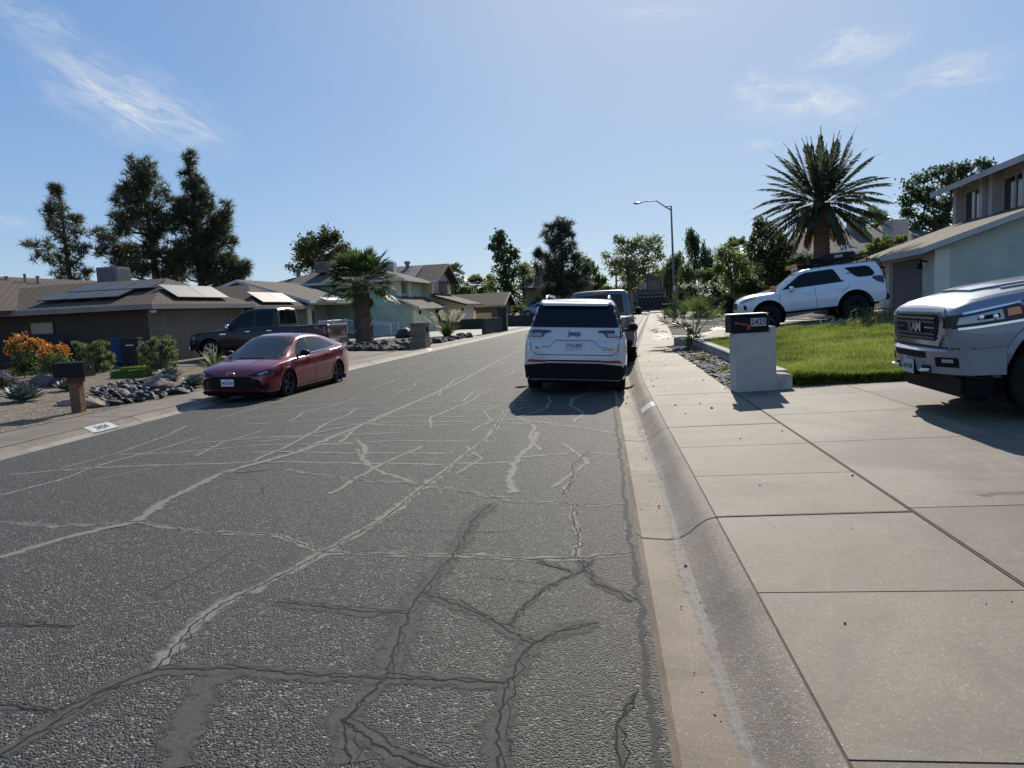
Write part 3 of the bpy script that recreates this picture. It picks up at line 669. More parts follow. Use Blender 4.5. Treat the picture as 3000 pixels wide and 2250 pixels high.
fa = MB(); fa.prism([(-1.35,-.02,1.79), (-1.5,-.02,1.80), (-1.53,-.01,1.90), (-1.48,-.01,1.895), (-1.43,-.012,1.84)], (0,.035,0)); fa.build('roof_antenna', INK, jeep.root, recalc=True)
jeep.mirrors(.75, .95, 1.17, .16, .24, .2, cap=BLACK)
jeep.both('side_window', [(-2.0,1.16), (.75,1.14), (.3,1.60), (-.2,1.68), (-1.75,1.67)], 'L', GLASS)
jeep.patch('windshield', [(-.72,1.12), (.72,1.12), (.6,1.66), (-.6,1.66)], 'F', GLASS)
for xx in (-1.0, .1, 1.05): [jeep.seam([(xx,.35), (xx,1.1)], v) for v in 'LR']
# ---------------------------------------------------------------- pickups
def pickup(name, label, paintm, loc, rz, pitch=0, roll=0, L=5.85, W=1.0, hood=1.12, belt=1.22, roof=1.93, wr=.40, far=False, crew=True, Z=.0, flare=None, trim=CHROME, nosez=1.05):
    f = L/2; ax = [-(f-1.28), f-.98]; arches = [(a, wr+.02, wr+.10) for a in ax]
    xb = ax[0]+.78                                      # cab back
    body = [(-f,.93*W,.56,belt-.02,belt-.015), (-f+.03,.965*W,.50,belt,belt+.005), (-f+.3,.985*W,.44,belt+.01,belt+.0), (ax[0],W,.42,belt+.01,belt-.0), (xb+.1,W,.42,belt,belt+.01), (f-2.2,W,.42,belt-.03,belt+.03), (f-1.75,W*.99,.42,hood+.02,hood+.1), (f-1.2,W*.985,.42,hood-.0,hood+.09), (f-.5,W*.955,.42,hood-.07,hood+.03), (f-.22,W*.915,.42,hood-.12,hood-.03), (f-.08,W*.86,.44,hood-.17,hood-.09), (f,W*.74,.48,nosez-.10,nosez-.04)]
    cab = [(xb-.03,.90*W,belt,.80*W,belt+.1), (xb,.92*W,belt,.78*W,roof-.10), (xb+.12,.93*W,belt,.76*W,roof-.015), (xb+.8,.935*W,belt,.76*W,roof), (f-2.6,.93*W,belt-.02,.745*W,roof-.03), (f-2.35,.92*W,belt-.02,.74*W,roof-.10), (f-1.95,.90*W,belt-.03,.76*W,roof-.36), (f-1.5,.86*W,hood,.78*W,hood+.06)]
    c = Car(name, label, 'pickup truck', body, cab, arches, paintm, loc, rz, pitch, roll)
    c.f, c.ax, c.xb, c.W, c.arches, c.belt, c.roof = f, ax, xb, W, arches, belt, roof
    xw = f-1.62
    c.both('side_window', [(xb+.98,belt+.05), (xw-.02,belt+.03), (f-2.28,roof-.20), (f-2.5,roof-.13), (xb+.98,roof-.10)], 'L', GLASS)
    c.both('rear_side_window', [(xb+.18,belt+.06), (xb+.9,belt+.05), (xb+.9,roof-.10), (xb+.28,roof-.11), (xb+.2,roof-.16)], 'L', GLASS)
    c.patch('rear_window', [(-.70,belt+.1), (.70,belt+.1), (.66,roof-.16), (.6,roof-.13), (-.6,roof-.13), (-.66,roof-.16)], 'B', GLASS)
    c.patch('windshield', [(-.76,hood+.14), (.76,hood+.14), (.66,roof-.1), (-.66,roof-.1)], 'F', GLASS)
    bed = MB(); bed.box(-f+.09,-.74*W,belt-.02,xb-.06,.74*W,belt+.012); bed.build('truck_bed', BLACK, c.root, recalc=True)
    for x in (xb+.04, xb+.94, xw+.02): [c.seam([(x,.50), (x,belt+.0)], v, .012) for v in 'LR']
    for x in (xb+.25, xb+1.15): c.handle(x+.05, belt-.12, .2, trim)
    c.flares(arches, W*.985, .025, flare or paintm)
    rb = MB(); rb.box(-f-.10,-.9*W,.48,-f+.06,.9*W,.66); rb.build('rear_bumper', trim, c.root, recalc=True, bevel=.03)
    c.mirrors(xw-.25, W*.93, belt+.08, .14, .24, .24, cap=trim)
    for s_ in (1,-1): st = MB(); st.box(ax[0]+.55, s_*W*.86, .30, ax[1]-.55, s_*W*1.02, .35); st.build('side_step', BLACK, c.root, recalc=True)
    return c
SILV = paint('silver paint', (.205, .23, .28), .40, .35, .12); NAVY = paint('blue grey paint', (.085, .10, .125), .35, .4, .12)
p2 = pickup('parked_pickup', 'silver crew cab pickup at the kerb just ahead of the white SUV', NAVY, (.02, 22.0, .03), R(87), roll=R(-.5), roof=2.03, belt=1.28, hood=1.2, wr=.42, W=1.02, trim=BLACK, flare=NAVY)
p2.wheels(p2.ax, .42, .30, 1.0, ALLOY, 6)
for sg in (1, -1):
    t = p2.patch('tail_light', [(sg*.99,.90), (sg*.99,1.22), (sg*.80,1.22), (sg*.80,.90)][::sg], 'B', DKRED, lift=.012)
    p2.patch('lit_lens', [(sg*.97,1.0), (sg*.97,1.10), (sg*.83,1.10), (sg*.83,1.0)][::sg], 'B', CLEARL, lift=.016, parent=t)
    p2.patch('side_lens', rect(-2.9,.92,-2.74,1.2), 'L' if sg > 0 else 'R', DKRED, lift=.008, parent=t)
onbox(p2, 'brake_light', REDL, p2.xb-.05, -.20, 1.935, p2.xb+.02, .20, 1.985)
p2.seam([(-.79,.68), (-.79,1.24)], 'B'); p2.seam([(.79,.68), (.79,1.24)], 'B')
MAROON = paint('dark maroon paint', (.013, .004, .004), .35, .2, .1); MAROON.node_tree.nodes['Principled BSDF'].inputs['Coat Weight'].default_value = .4
p4 = pickup('parked_pickup', 'dark maroon pickup parked nose in on the left driveway before the beige garage door', MAROON, (-13.25, 27.05, .215), R(180-2), L=5.9, roof=1.95, belt=1.2, hood=1.14, wr=.40, W=1.0)
p4.wheels(p4.ax, .40, .28, .98, CHROME, 6, two=True)
for sg in (1, -1):
    p4.patch('tail_light', [(sg*.97,.86), (sg*.97,1.16), (sg*.80,1.16), (sg*.80,.86)][::sg], 'B', REDL, lift=.012)
    p4.patch('tail_light_side', rect(-2.94,.88,-2.78,1.14), 'L' if sg > 0 else 'R', REDL, lift=.008)
    p4.patch('headlight', [(2.62,.86), (2.88,.86), (2.84,1.06), (2.6,1.04)], 'L' if sg > 0 else 'R', CLEARL, lift=.01)
fb = MB(); fb.box(2.86,-.93,.42,3.02,.93,.66); fb.build('front_bumper', CHROME, p4.root, recalc=True, bevel=.04)
p4.patch('grille', rect(-.6,.7,.6,1.0), 'F', BLACK, lift=.02)
p4.patch('fender_badge', rect(1.25,1.0,1.5,1.045), 'L', CHROME, lift=.008)
onbox(p4, 'brake_light', REDL, p4.xb-.05, -.15, 1.86, p4.xb+.02, .15, 1.90)
onbox(p4, 'tailgate_trim', CHROME, -2.985, -.72, 1.17, -2.94, .72, 1.205)
# ---------------------------------------------------------------- 3 red sedan facing the camera
RED = paint('red paint', (.225, .005, .014), .2, .25, .06)
A3 = [(-1.36, .325, .375), (1.36, .325, .375)]
red = Car('parked_sedan', 'dark red compact sedan facing the camera at the left kerb', 'sedan',
  [(-2.32,.62,.36,.93,.95), (-2.28,.76,.30,1.0,1.03), (-2.15,.84,.25,1.03,1.07), (-1.6,.905,.20,1.0,1.06), (-.6,.91,.18,.94,1.0), (.4,.91,.18,.90,.97), (1.0,.91,.18,.88,.96), (1.5,.90,.19,.84,.91), (1.95,.86,.20,.76,.83), (2.15,.80,.20,.70,.755), (2.28,.70,.21,.62,.665), (2.34,.56,.23,.54,.58)],
  [(-2.2,.74,1.02,.70,1.04), (-1.75,.80,.99,.62,1.17), (-1.2,.84,.96,.58,1.325), (-.7,.855,.95,.575,1.395), (-.1,.86,.93,.58,1.415), (.3,.855,.92,.575,1.38), (.75,.84,.91,.60,1.21), (1.15,.82,.90,.66,1.02), (1.42,.78,.87,.70,.90)],
  A3, RED, (-7.62, 16.13, .005), R(-90-3.5), roll=R(-1.5), pitch=R(0), crownz=.035)
red.wheels([-1.36, 1.36], .325, .22, .89, DKALLOY, 5)
WSG = seeglass('windscreen glass', (.6, .65, .66), .35)
SKYGL = mat('sedan glass', (.018, .028, .03), .05, 0, spec=.55)
red.patch('windshield_frame', [(-.76,.93), (-.775,.975), (-.62,1.345), (-.52,1.39), (.52,1.39), (.62,1.345), (.775,.975), (.76,.93), (.4,.915), (-.4,.915)], 'F', BLACK, lift=.003)
red.patch('windshield', [(-.70,.955), (-.72,.985), (-.58,1.335), (-.5,1.365), (.5,1.365), (.58,1.335), (.72,.985), (.70,.955), (.4,.94), (-.4,.94)], 'F', SKYGL, lift=.005)
red.both('front_door_window', [(.82,.955), (.02,.985), (.06,1.335), (.16,1.345), (.34,1.30), (.60,1.15)], 'L', SKYGL)
red.both('rear_door_window', [(-.06,.985), (-1.0,1.03), (-1.02,1.20), (-.8,1.285), (-.5,1.325), (-.05,1.34)], 'L', SKYGL)
red.both('quarter_window', [(-1.07,1.035), (-1.42,1.06), (-1.07,1.19)], 'L', SKYGL)
for v in 'LR':
    red.seam([(.85,.94), (.02,.97), (-1.0,1.015), (-1.45,1.05)], v, .018, 'window_trim', CHROME, .008)
    red.seam([(-.02,.26), (.0,.5), (.02,.93)], v); red.seam([(.98,.62), (1.0,.8), (.88,.92)], v); red.seam([(-1.02,.62), (-.9,.45), (-.82,.28)], v); red.seam([(-.82,.26), (.92,.26)], v)
    red.patch('pillar_trim', [(-.05,.985), (.02,.985), (.06,1.335), (-.04,1.34)], v, BLACK, lift=.004)
for x in (-.72, .28): red.handle(x, .84 if x > 0 else .87, .2)
red.both('headlight', [(.40,.60), (.57,.66), (.80,.715), (.86,.70), (.80,.615), (.60,.585)], 'F', mat('headlight glass', (.012, .014, .018), .08, 0, spec=.4), lift=.012)
red.both('headlight_lens', [(.62,.63), (.78,.69), (.79,.66), (.68,.615)], 'F', CLEARL, lift=.016)
red.patch('grille', [(-.74,.36), (-.66,.52), (-.42,.585), (.42,.585), (.66,.52), (.74,.36), (.5,.30), (-.5,.30)], 'F', mat('grille black', (.010, .004, .005), .6, bump=.6, bs=45, spec=.2), lift=.01)
red.both('air_inlet', [(.60,.29), (.80,.30), (.80,.44), (.70,.36)], 'F', BLACK, lift=.012)
red.patch('bumper_lip', rect(-.76,.215,.76,.25), 'F', BLACK, lift=.04)
red.patch('sun_glint_panel' if False else 'corner_glint', [(-.80,.34), (-.66,.30), (-.63,.335), (-.77,.43)], 'F', mat('bronze glint', (.45, .22, .14), .3, .3), lift=.018)  # sun glint on one bumper corner, painted as a bronze patch
red.plate('F', -.05, .455, '9KSU183', sz=.092, top=('California', REDL), sx=.78, lift=.03)
em = MB(); p_, n_ = red.project(0, .635, 'F'); em.lathe([(.42,0), (.5,.0), (.5,.3), (.40,.3)], 28, 'x', 0, Matrix.Translation((p_.x+.002, 0, .635)) @ Matrix.Diagonal((.03, .21, .105, 1)))
em.build('front_emblem', CHROME, red.root, recalc=True)
text_mesh('H', .085, CHROME, 'front_emblem_letter', red.root, frame((p_.x+.012, 0, .635), (0,1,0), (.3,0,1)), .004, 1.3, .002, .35)
red.both('tail_light', [(-2.24,.90), (-1.86,.955), (-1.84,.985), (-2.2,1.0)], 'L', DKRED, lift=.008)
red.both('hood_crease', [(.9,.50), (1.9,.28), (1.9,.27), (.9,.485)], 'T', RED, lift=.006, depth=.01)
red.mirrors(.72, .85, 1.0, .16, .22, .15, cap=BLACK)
red.root.scale = (.945, .945, .945)
red.flares(A3, .872, .008, RED, .03)
# ---------------------------------------------------------------- 5 lifted white off-roader on the right driveway
A5 = [(-1.38, .46, .57), (1.41, .46, .55)]
OFFW = paint('white off-road paint', (.72, .74, .76), .32, 0, .15)
fr = Car('offroad_suv', 'lifted white off-road SUV with loaded roof rack nosing down the right driveway', 'SUV',
  [(-2.38,.84,.66,1.25,1.26), (-2.34,.90,.60,1.3,1.31), (-2.0,.94,.54,1.31,1.33), (-1.0,.95,.54,1.27,1.3), (.6,.95,.54,1.22,1.26), (1.1,.95,.56,1.2,1.28), (1.7,.935,.60,1.17,1.27), (2.1,.91,.64,1.11,1.21), (2.26,.87,.66,1.06,1.14), (2.34,.80,.68,1.0,1.06), (2.38,.70,.70,.94,.98)],
  [(-2.34,.84,1.26,.78,1.30), (-2.28,.86,1.26,.72,1.62), (-2.16,.87,1.26,.68,1.86), (-1.9,.88,1.26,.68,1.905), (-.8,.885,1.24,.69,1.92), (.1,.88,1.22,.68,1.89), (.35,.87,1.22,.67,1.82), (.75,.85,1.21,.68,1.55), (1.12,.82,1.2,.70,1.28)],
  A5, OFFW, (7.2, 26.2, .60), R(180-4), pitch=R(4.0))
fr.wheels([-1.38, 1.41], .42, .29, .95, DKALLOY, 6, rimr=.56)
fr.both('door_window', [(.90,1.30), (-1.10,1.345), (-1.0,1.40), (-.80,1.78), (-.70,1.81), (.12,1.79), (.30,1.73)], 'L', GLASS)
fr.both('quarter_window', [(-1.42,1.50), (-1.55,1.43), (-1.98,1.43), (-2.06,1.52), (-1.92,1.74), (-1.82,1.79), (-1.14,1.80)], 'L', GLASS)
fr.patch('windshield', [(-.68,1.27), (.68,1.27), (.58,1.80), (-.58,1.80)], 'F', GLASS)
fr.patch('rear_window', [(-.66,1.32), (.66,1.32), (.58,1.78), (-.58,1.78)], 'B', GLASS)
for v in 'LR':
    fr.seam([(1.0,.62), (1.02,1.0), (.98,1.24)], v, .014); fr.seam([(-.16,.6), (-.13,1.28)], v, .014); fr.seam([(-.95,.95), (-1.18,1.15), (-1.2,1.3)], v, .012); fr.seam([(-.2,.60), (1.0,.60)], v, .01)
    fr.patch('tail_light', [(-2.30,1.14), (-2.06,1.24), (-1.96,1.36), (-2.0,1.42), (-2.31,1.40)], v, mat('smoked lens', (.03, .01, .012), .15, coat=1) if v == 'L' else bpy.data.materials['smoked lens'], lift=.012)
    fr.patch('headlight', [(2.28,.98), (1.86,1.10), (1.84,1.17), (2.1,1.13), (2.27,1.05)], v, CLEARL, lift=.012)
    fr.patch('turn_signal', [(1.98,1.07), (1.84,1.10), (1.82,1.165), (1.97,1.15)], v, AMBER, lift=.016)
    fr.patch('fog_light', [(2.10,.76), (2.2,.76), (2.2,.94), (2.12,.90)], v, BLACK, lift=.01)
    fr.patch('body_decal', [(-1.12,1.60), (-1.4,1.565), (-1.45,1.58), (-1.28,1.61), (-1.3,1.63)], v, INK, lift=.003)
    text_mesh('OVERLAND', .055, mat('decal white', (.6, .62, .65), .5) if v == 'L' else bpy.data.materials['decal white'], 'window_sticker', fr.root, frame((-1.76, .845 if v == 'L' else -.845, 1.455), (-1,0,0) if v == 'L' else (1,0,0), (0,-.12 if v == 'L' else .12,1)), .002) if False else None
for x in (-.95, .12): fr.handle(x, 1.13 if x < 0 else 1.11, .2)
fr.patch('fuel_door', [(-1.55,1.08), (-1.32,1.08), (-1.32,1.27), (-1.55,1.27)], 'L', OFFW, lift=.004)
fr.patch('grille', rect(-.5,.78,.5,1.0), 'F', BLACK, lift=.02)
fr.patch('front_skid', [(-.78,.55), (.78,.55), (.74,.74), (-.74,.74)], 'F', BLACK, lift=.02)
fr.flares(A5, .935, .02, BLACK, .0)
fr.mirrors(.62, .86, 1.30, .16, .22, .17)
rk = MB()
for sg in (1, -1):
    rk.tube([(.35,sg*.60,1.97), (-2.0,sg*.60,2.02)], .022, 6); rk.tube([(.35,sg*.60,2.03), (-2.0,sg*.60,2.08)], .014, 6)
    for x in (.3, -.4, -1.1, -1.9): rk.tube([(x,sg*.60,1.86), (x,sg*.60,2.04-.02*x)], .018, 6)
for x in np.linspace(.3, -1.95, 9): rk.tube([(x,-.60,1.985-.02*x), (x,.60,1.985-.02*x)], .016, 6)
rk.build('roof_rack', BLACK, fr.root, smooth=60)
am = MB(); am.tube([(.42,.55,1.80), (.5,.55,1.88), (.4,.55,1.96)], .03, 6); am.box(.30,.44,1.93,.52,.64,1.965); am.build('light_bracket', OFFW, fr.root, recalc=True)
for ys in (.55, -.5): onbox(fr, 'amber_light', AMBER, .32, ys-.09, 1.965, .50, ys+.09, 2.12, .02)
for ys in (.72, .2):
    dt = MB(); dt.tube([(1.12,ys,1.22), (1.12,ys,1.30)], .02, 6); dt.lathe([(0,0), (.045,0), (.05,.06), (.05,.12), (.035,.16), (0,.165)], 12, 'z', 0, Matrix.Translation((1.12, ys, 1.30))); dt.build('ditch_light', AMBER, fr.root, smooth=50)
ld = MB()
for ys in (.55, .28):
    ld.tube([(-2.1,ys,1.97), (-2.3,ys,1.93), (-2.43,ys,1.5), (-2.46,ys,1.0), (-2.44,ys,.8)], .018, 6)
for z in (.95, 1.2, 1.45, 1.7): ld.tube([(-2.45+max(0,z-1.5)*.35,.28,z), (-2.45+max(0,z-1.5)*.35,.55,z)], .014, 6)
ld.build('rear_ladder', BLACK, fr.root, smooth=60)
rbm = MB(); rbm.box(-2.46,-.84,.58,-2.28,.84,.80); rbm.build('rear_bumper', BLACK, fr.root, recalc=True, bevel=.03)
# cargo carried on the rack: things of their own
FM = Matrix.Translation(fr.root.location) @ fr.root.rotation_euler.to_matrix().to_4x4()
def cargo(name, label, cat, build, p):
    o = build; o.matrix_world = FM @ Matrix.Translation(p); tag(o, label, cat); return o
bag = MB(); bag.box(-.55,-.42,0,.55,.42,.27); b_ = bag.build('cargo_box', mat('black canvas', (.012,.012,.013), .8, bump=.5, bs=18), recalc=True, bevel=.05)
cargo('cargo_box', 'long black cargo box with a small badge on the SUV roof rack', 'cargo box', b_, (-1.05, .1, 2.06))
bd = MB(); bd.box(-.12,.423,.12,.14,.432,.20); bd.box(-.09,.433,.145,.11,.436,.175); bd.build('badge', mat('badge cream', (.42,.44,.30), .5), b_, recalc=True)
cb = MB(); cb.box(-.16,-.3,0,.16,.3,.17); cb.box(-.17,-.31,.15,.17,.31,.19)
c2 = cb.build('storage_case', BLACK, recalc=True, bevel=.015); cargo('storage_case', 'small black hard case at the front of the roof rack load', 'case', c2, (-.30, .15, 2.04))
bp = MB(); bp.prism([(.35,-.5,.0), (-.5,-.5,.06), (-.62,-.5,.09), (-.5,-.5,.12), (.35,-.5,.05)], (0,1,0)); b3 = bp.build('traction_board', mat('dark board', (.03,.03,.032), .6), recalc=True)
cargo('traction_board', 'flat dark board overhanging the tail of the SUV roof', 'board', b3, (-1.75, .1, 2.14))
def flagcloth():
    mb = MB(); W_ = mat('flag white', (.62,.58,.62), .8); Rr = mat('flag red', (.16,.02,.05), .8)
    nx, ny = 13, 10
    for i in range(nx):
        for j in range(ny):
            def P(a, b):
                x = -a*.52/nx; y = b/ny; z = .14*math.sin(min(1, a/nx*1.15)*math.pi*.9)+.02*math.sin(a*1.3+b*.9)
                return (x, .28-.62*y, z - .22*max(0, .35-y)*(1 if y < .35 else 0) + .05)
            mb.poly([P(i,j), P(i+1,j), P(i+1,j+1), P(i,j+1)], i % 2)
    return mb.build('striped_flag', [W_, Rr], smooth=60)
cargo('striped_flag', 'red and white striped cloth draped over the roof cargo', 'flag', flagcloth(), (-1.18, .25, 2.36))
# ---------------------------------------------------------------- 6 silver pickup at the right edge
def big_pickup():
    f, W = 2.95, 1.03; ax = [-1.72, f-1.02]; wr = .45; arches = [(a, wr-.09, wr+.075) for a in ax]
    body = [(-f,.95,.56,1.24,1.245), (-f+.3,W,.44,1.27,1.27), (-.9,W,.42,1.27,1.28), (f-2.3,W,.42,1.26,1.30), (f-1.9,W*.99,.42,1.22,1.335), (f-1.2,W*.985,.42,1.18,1.285), (f-.7,W*.98,.42,1.14,1.235), (f-.38,W*.968,.44,1.10,1.185), (f-.2,W*.955,.50,1.07,1.145), (f-.10,W*.93,.54,1.045,1.10), (f-.04,W*.88,.56,1.015,1.07), (f,W*.80,.58,.985,1.02)]
    cab = [(-.98,.92,1.27,.80,1.36), (-.95,.94,1.27,.79,1.85), (-.8,.95,1.27,.775,1.945), (0,.95,1.27,.775,1.965), (f-2.75,.945,1.25,.76,1.94), (f-2.45,.93,1.25,.75,1.82), (f-2.05,.91,1.24,.77,1.57), (f-1.62,.86,1.24,.80,1.33)]
    c = Car('parked_pickup', 'large silver pickup with wide chrome grille nosing in from the right edge', 'pickup truck', body, cab, arches, SILV, (6.894, 9.373, .20), R(180-1.5), roll=0, pitch=R(1.0))
    c.wheels(ax, wr, .30, 1.0, ALLOY, 6); c.flares(arches, W*.985, .03, SILV, .05)
    c.both('side_window', [(0,1.31), (f-1.72,1.30), (f-2.35,1.78), (f-2.6,1.85), (0,1.86)], 'L', GLASS)
    c.both('rear_side_window', [(-.8,1.32), (-.08,1.31), (-.08,1.86), (-.7,1.84)], 'L', GLASS)
    c.patch('windshield', [(-.80,1.36), (.80,1.36), (.68,1.87), (-.68,1.87)], 'F', SKYGL)
    c.patch('rear_window', rect(-.66,1.4,.66,1.8), 'B', GLASS)
    # grille: chrome surround, black mesh, waved bars, letters
    g_ = c.patch('grille', [(-.62,.67), (.62,.67), (.72,.78), (.74,.93), (.66,1.0), (-.66,1.0), (-.74,.93), (-.72,.78)], 'F', CHROME, lift=.03, grid=.06, along=True)
    c.patch('grille_mesh', [(-.53,.72), (.53,.72), (.61,.82), (.63,.92), (.56,.985), (-.56,.985), (-.63,.92), (-.61,.82)], 'F', BLACK, lift=.036, grid=.06, parent=g_, along=True)
    for z in (.745, .785, .905, .945):
        pts = []
        for i in range(41):
            u = -.56+1.12*i/40; p, nn = c.project(u, z, 'F'); pts.append((p.x+.045, u, z+.008*math.sin(i*1.6)))
        tb = MB(); tb.tube(pts, .010, 5); tb.build('grille_bar', DKALLOY, g_, smooth=60)
    p, nn = c.project(0, .85, 'F'); text_mesh('RAM', .125, CHROME, 'grille_letters', g_, frame((p.x+.055, .02, .85), (0,1,0), (0,0,1)), .014, 1.55, .006)
    for u0 in (.30, -.56): cl = MB(); cl.box(p.x+.04,u0,.845,p.x+.06,u0+.26,.858); cl.build('grille_crossbar', CHROME, g_, recalc=True)
    c.patch('hood_lip', [(-.66,1.005), (.66,1.005), (.74,.95), (.77,.97), (.68,1.035), (-.68,1.035), (-.77,.97), (-.74,.95)], 'F', SILV, lift=.02, grid=.06)
    for sg, v in ((1, 'L'), (-1, 'R')):
        h = c.patch('headlight', [(f-.02,.845), (f-.05,.965), (f-.62,1.065), (f-.72,1.01), (f-.68,.92), (f-.30,.875)], v, DKALLOY, lift=.012, grid=.05)
        c.patch('headlight_front', [(sg*.75,.845), (sg*.76,.965), (sg*.93,.985), (sg*.95,.87)][::sg], 'F', DKALLOY, lift=.014, grid=.05, parent=h)
        c.patch('lens', [(f-.05,.885), (f-.07,.95), (f-.47,1.015), (f-.49,.925)], v, CLEARL, lift=.017, grid=.05, parent=h)
        c.patch('lens_inner', [(f-.22,.92), (f-.23,.955), (f-.44,.98), (f-.45,.94)], v, BLACK, lift=.02, grid=.05, parent=h)
        for xx in (f-.26, f-.40):
            pp, n2 = c.project(xx, .948, v); sp = MB(); sp.lathe([(0,.02), (.02,.018), (.03,.0)], 12, 'y', 0, Matrix.Translation(pp+n2*.02) @ Matrix.Diagonal((1, sg, 1, 1))); sp.build('projector_lens', CHROME, h, smooth=50)
        c.patch('turn_signal', [(f-.52,.95), (f-.52,1.015), (f-.64,1.03), (f-.66,.965)], v, AMBER, lift=.02, grid=.05, parent=h)
        c.seam([(f-.06,.845), (f-.30,.865), (f-.70,.905)], v, .022, 'chrome_strip', CHROME, .02)
        c.seam([(f-.10,.99), (f-.66,1.075)], v, .016, 'chrome_strip', CHROME, .016)
        c.seam([(f-.74,.96), (f-.92,.90)], v, .01)
        c.seam([(f-1.35,1.20), (f-.75,1.095), (f-.4,1.03)], v, .012)
    # bumper
    c.seam([(-.98,.655), (.98,.655)], 'F', .02, 'bumper_gap', INK, .004)
    bp = MB(); n_ = 22
    def bx(u): return f+.13-.26*abs(u)**3.2
    for (za, zb_, in0, in1) in ((.40,.62,.03,.0), (.62,.645,.0,.03)):
        for i in range(n_):
            u0, u1 = -1.0+2*i/n_, -1.0+2*(i+1)/n_
            bp.poly([(bx(u0)-in0,u0,za), (bx(u1)-in0,u1,za), (bx(u1)-in1,u1,zb_), (bx(u0)-in1,u0,zb_)])
    for i in range(n_):
        u0, u1 = -1.0+2*i/n_, -1.0+2*(i+1)/n_
        bp.poly([(bx(u0)-.03,u0,.645), (bx(u1)-.03,u1,.645), (bx(u1)-.25,u1*.98,.66), (bx(u0)-.25,u0*.98,.66)])
        bp.poly([(bx(u0)-.03,u0,.40), (bx(u1)-.03,u1,.40), (bx(u1)-.2,u1*.98,.36), (bx(u0)-.2,u0*.98,.36)])
    for sg in (1, -1):
        bp.poly([(bx(1)-.03,sg*1.0,.40), (bx(1),sg*1.0,.62), (bx(1)-.03,sg*1.0,.645), (f-.50,sg*1.03,.66), (f-.50,sg*1.03,.40)])
    bo = bp.build('front_bumper', SILV, c.root, smooth=45, recalc=True)
    def on(name, u0, z0, u1, z1, m, d=.006, th=.02, par=None, inset=0):
        q = MB(); k = max(2, int(abs(u1-u0)/.06))
        for i in range(k):
            a, b = u0+(u1-u0)*i/k, u0+(u1-u0)*(i+1)/k
            def X(u, z): return bx(u)-(.03*(1-(z-.40)/.22) if z < .62 else 0)+d
            r = [(X(a,z0),a,z0), (X(b,z0),b,z0), (X(b,z1),b,z1), (X(a,z1),a,z1)]; q.poly(r)
            for e in range(4):
                p0, p1 = r[e], r[(e+1) % 4]; q.poly([p0, (p0[0]-th,p0[1],p0[2]), (p1[0]-th,p1[1],p1[2]), p1])
        return q.build(name, m, par or c.root)
    on('lower_grille', -.45, .545, .45, .615, BLACK)
    for sg in (1, -1):
        fg = on('fog_light_recess', sg*.62, .47, sg*.90, .565, BLACK, .007)
        on('fog_light', sg*.72, .515, sg*.85, .548, CLEARL, .012, .02, fg)
        th = on('tow_hook_recess', sg*.34, .405, sg*.52, .47, BLACK, .007)
        hk = MB(); hk.tube([(f+.02,sg*.38,.425), (f+.15,sg*.41,.425), (f+.15,sg*.47,.43), (f+.02,sg*.5,.43)], .016, 8); hk.build('tow_hook', CHROME, th, smooth=60)
    ap = MB(); ap.box(f-.50,-.86,.16,f-.12,.86,.40); ap.build('air_dam', BLACK, c.root, recalc=True, bevel=.04)
    pl = MB(); pl.box(f+.05,-.17,.35,f+.115,.17,.53); pl.build('plate_bracket', BLACK, c.root, recalc=True)
    P = MB(); P.box(-.005,-.152,-.076,.005,.152,.076); po = P.build('license_plate', mat('green plate', (.40,.44,.46), .5), c.root, recalc=True, bevel=.004); po.location = (f+.125, 0, .44)
    text_mesh('NLT·D90', .075, mat('plate green', (.03,.07,.05), .5), 'plate_number', po, frame((.007,0,-.005), (0,1,0), (0,0,1)), .001, .85, .001)
    for x in (-.05, f-1.75): [c.seam([(x,.5), (x,1.25)], v) for v in 'LR']
    for x in (-.75, .2): c.handle(x, 1.14, .2, CHROME)
    c.mirrors(f-2.0, .97, 1.34, .16, .26, .22)
    c.patch('hood_dome', [(f-.42,-.36), (f-.42,.36), (f-.6,.50), (f-1.62,.62), (f-1.62,-.62), (f-.6,-.50)], 'T', SILV, lift=.022, grid=.1)
    for sg in (1, -1):
        c.seam([(f-.05,sg*.70), (f-.30,sg*.83), (f-1.65,sg*.90)], 'T', .02, 'hood_gap')
        c.patch('hood_crease', [(f-.62,sg*.66), (f-1.6,sg*.74), (f-1.6,sg*.70), (f-.62,sg*.63)][::sg], 'T', SILV, lift=.018, grid=.1)
    hs = MB(); hs.prism([(f-.5,-.55,1.235), (f-1.75,-.6,1.375), (f-1.75,-.42,1.38), (f-.55,-.40,1.25)], (0,0,.02)) ; hs.prism([(f-.55,.40,1.25), (f-1.75,.42,1.38), (f-1.75,.6,1.375), (f-.5,.55,1.235)], (0,0,.02))
    for ch in c.root.children:
        if not ch.name.startswith('wheel') or ch.name.startswith('wheel_well'): ch.location.z = ch.location.z*1.17+.07; ch.scale.z = 1.17
    return c
ram = big_pickup()
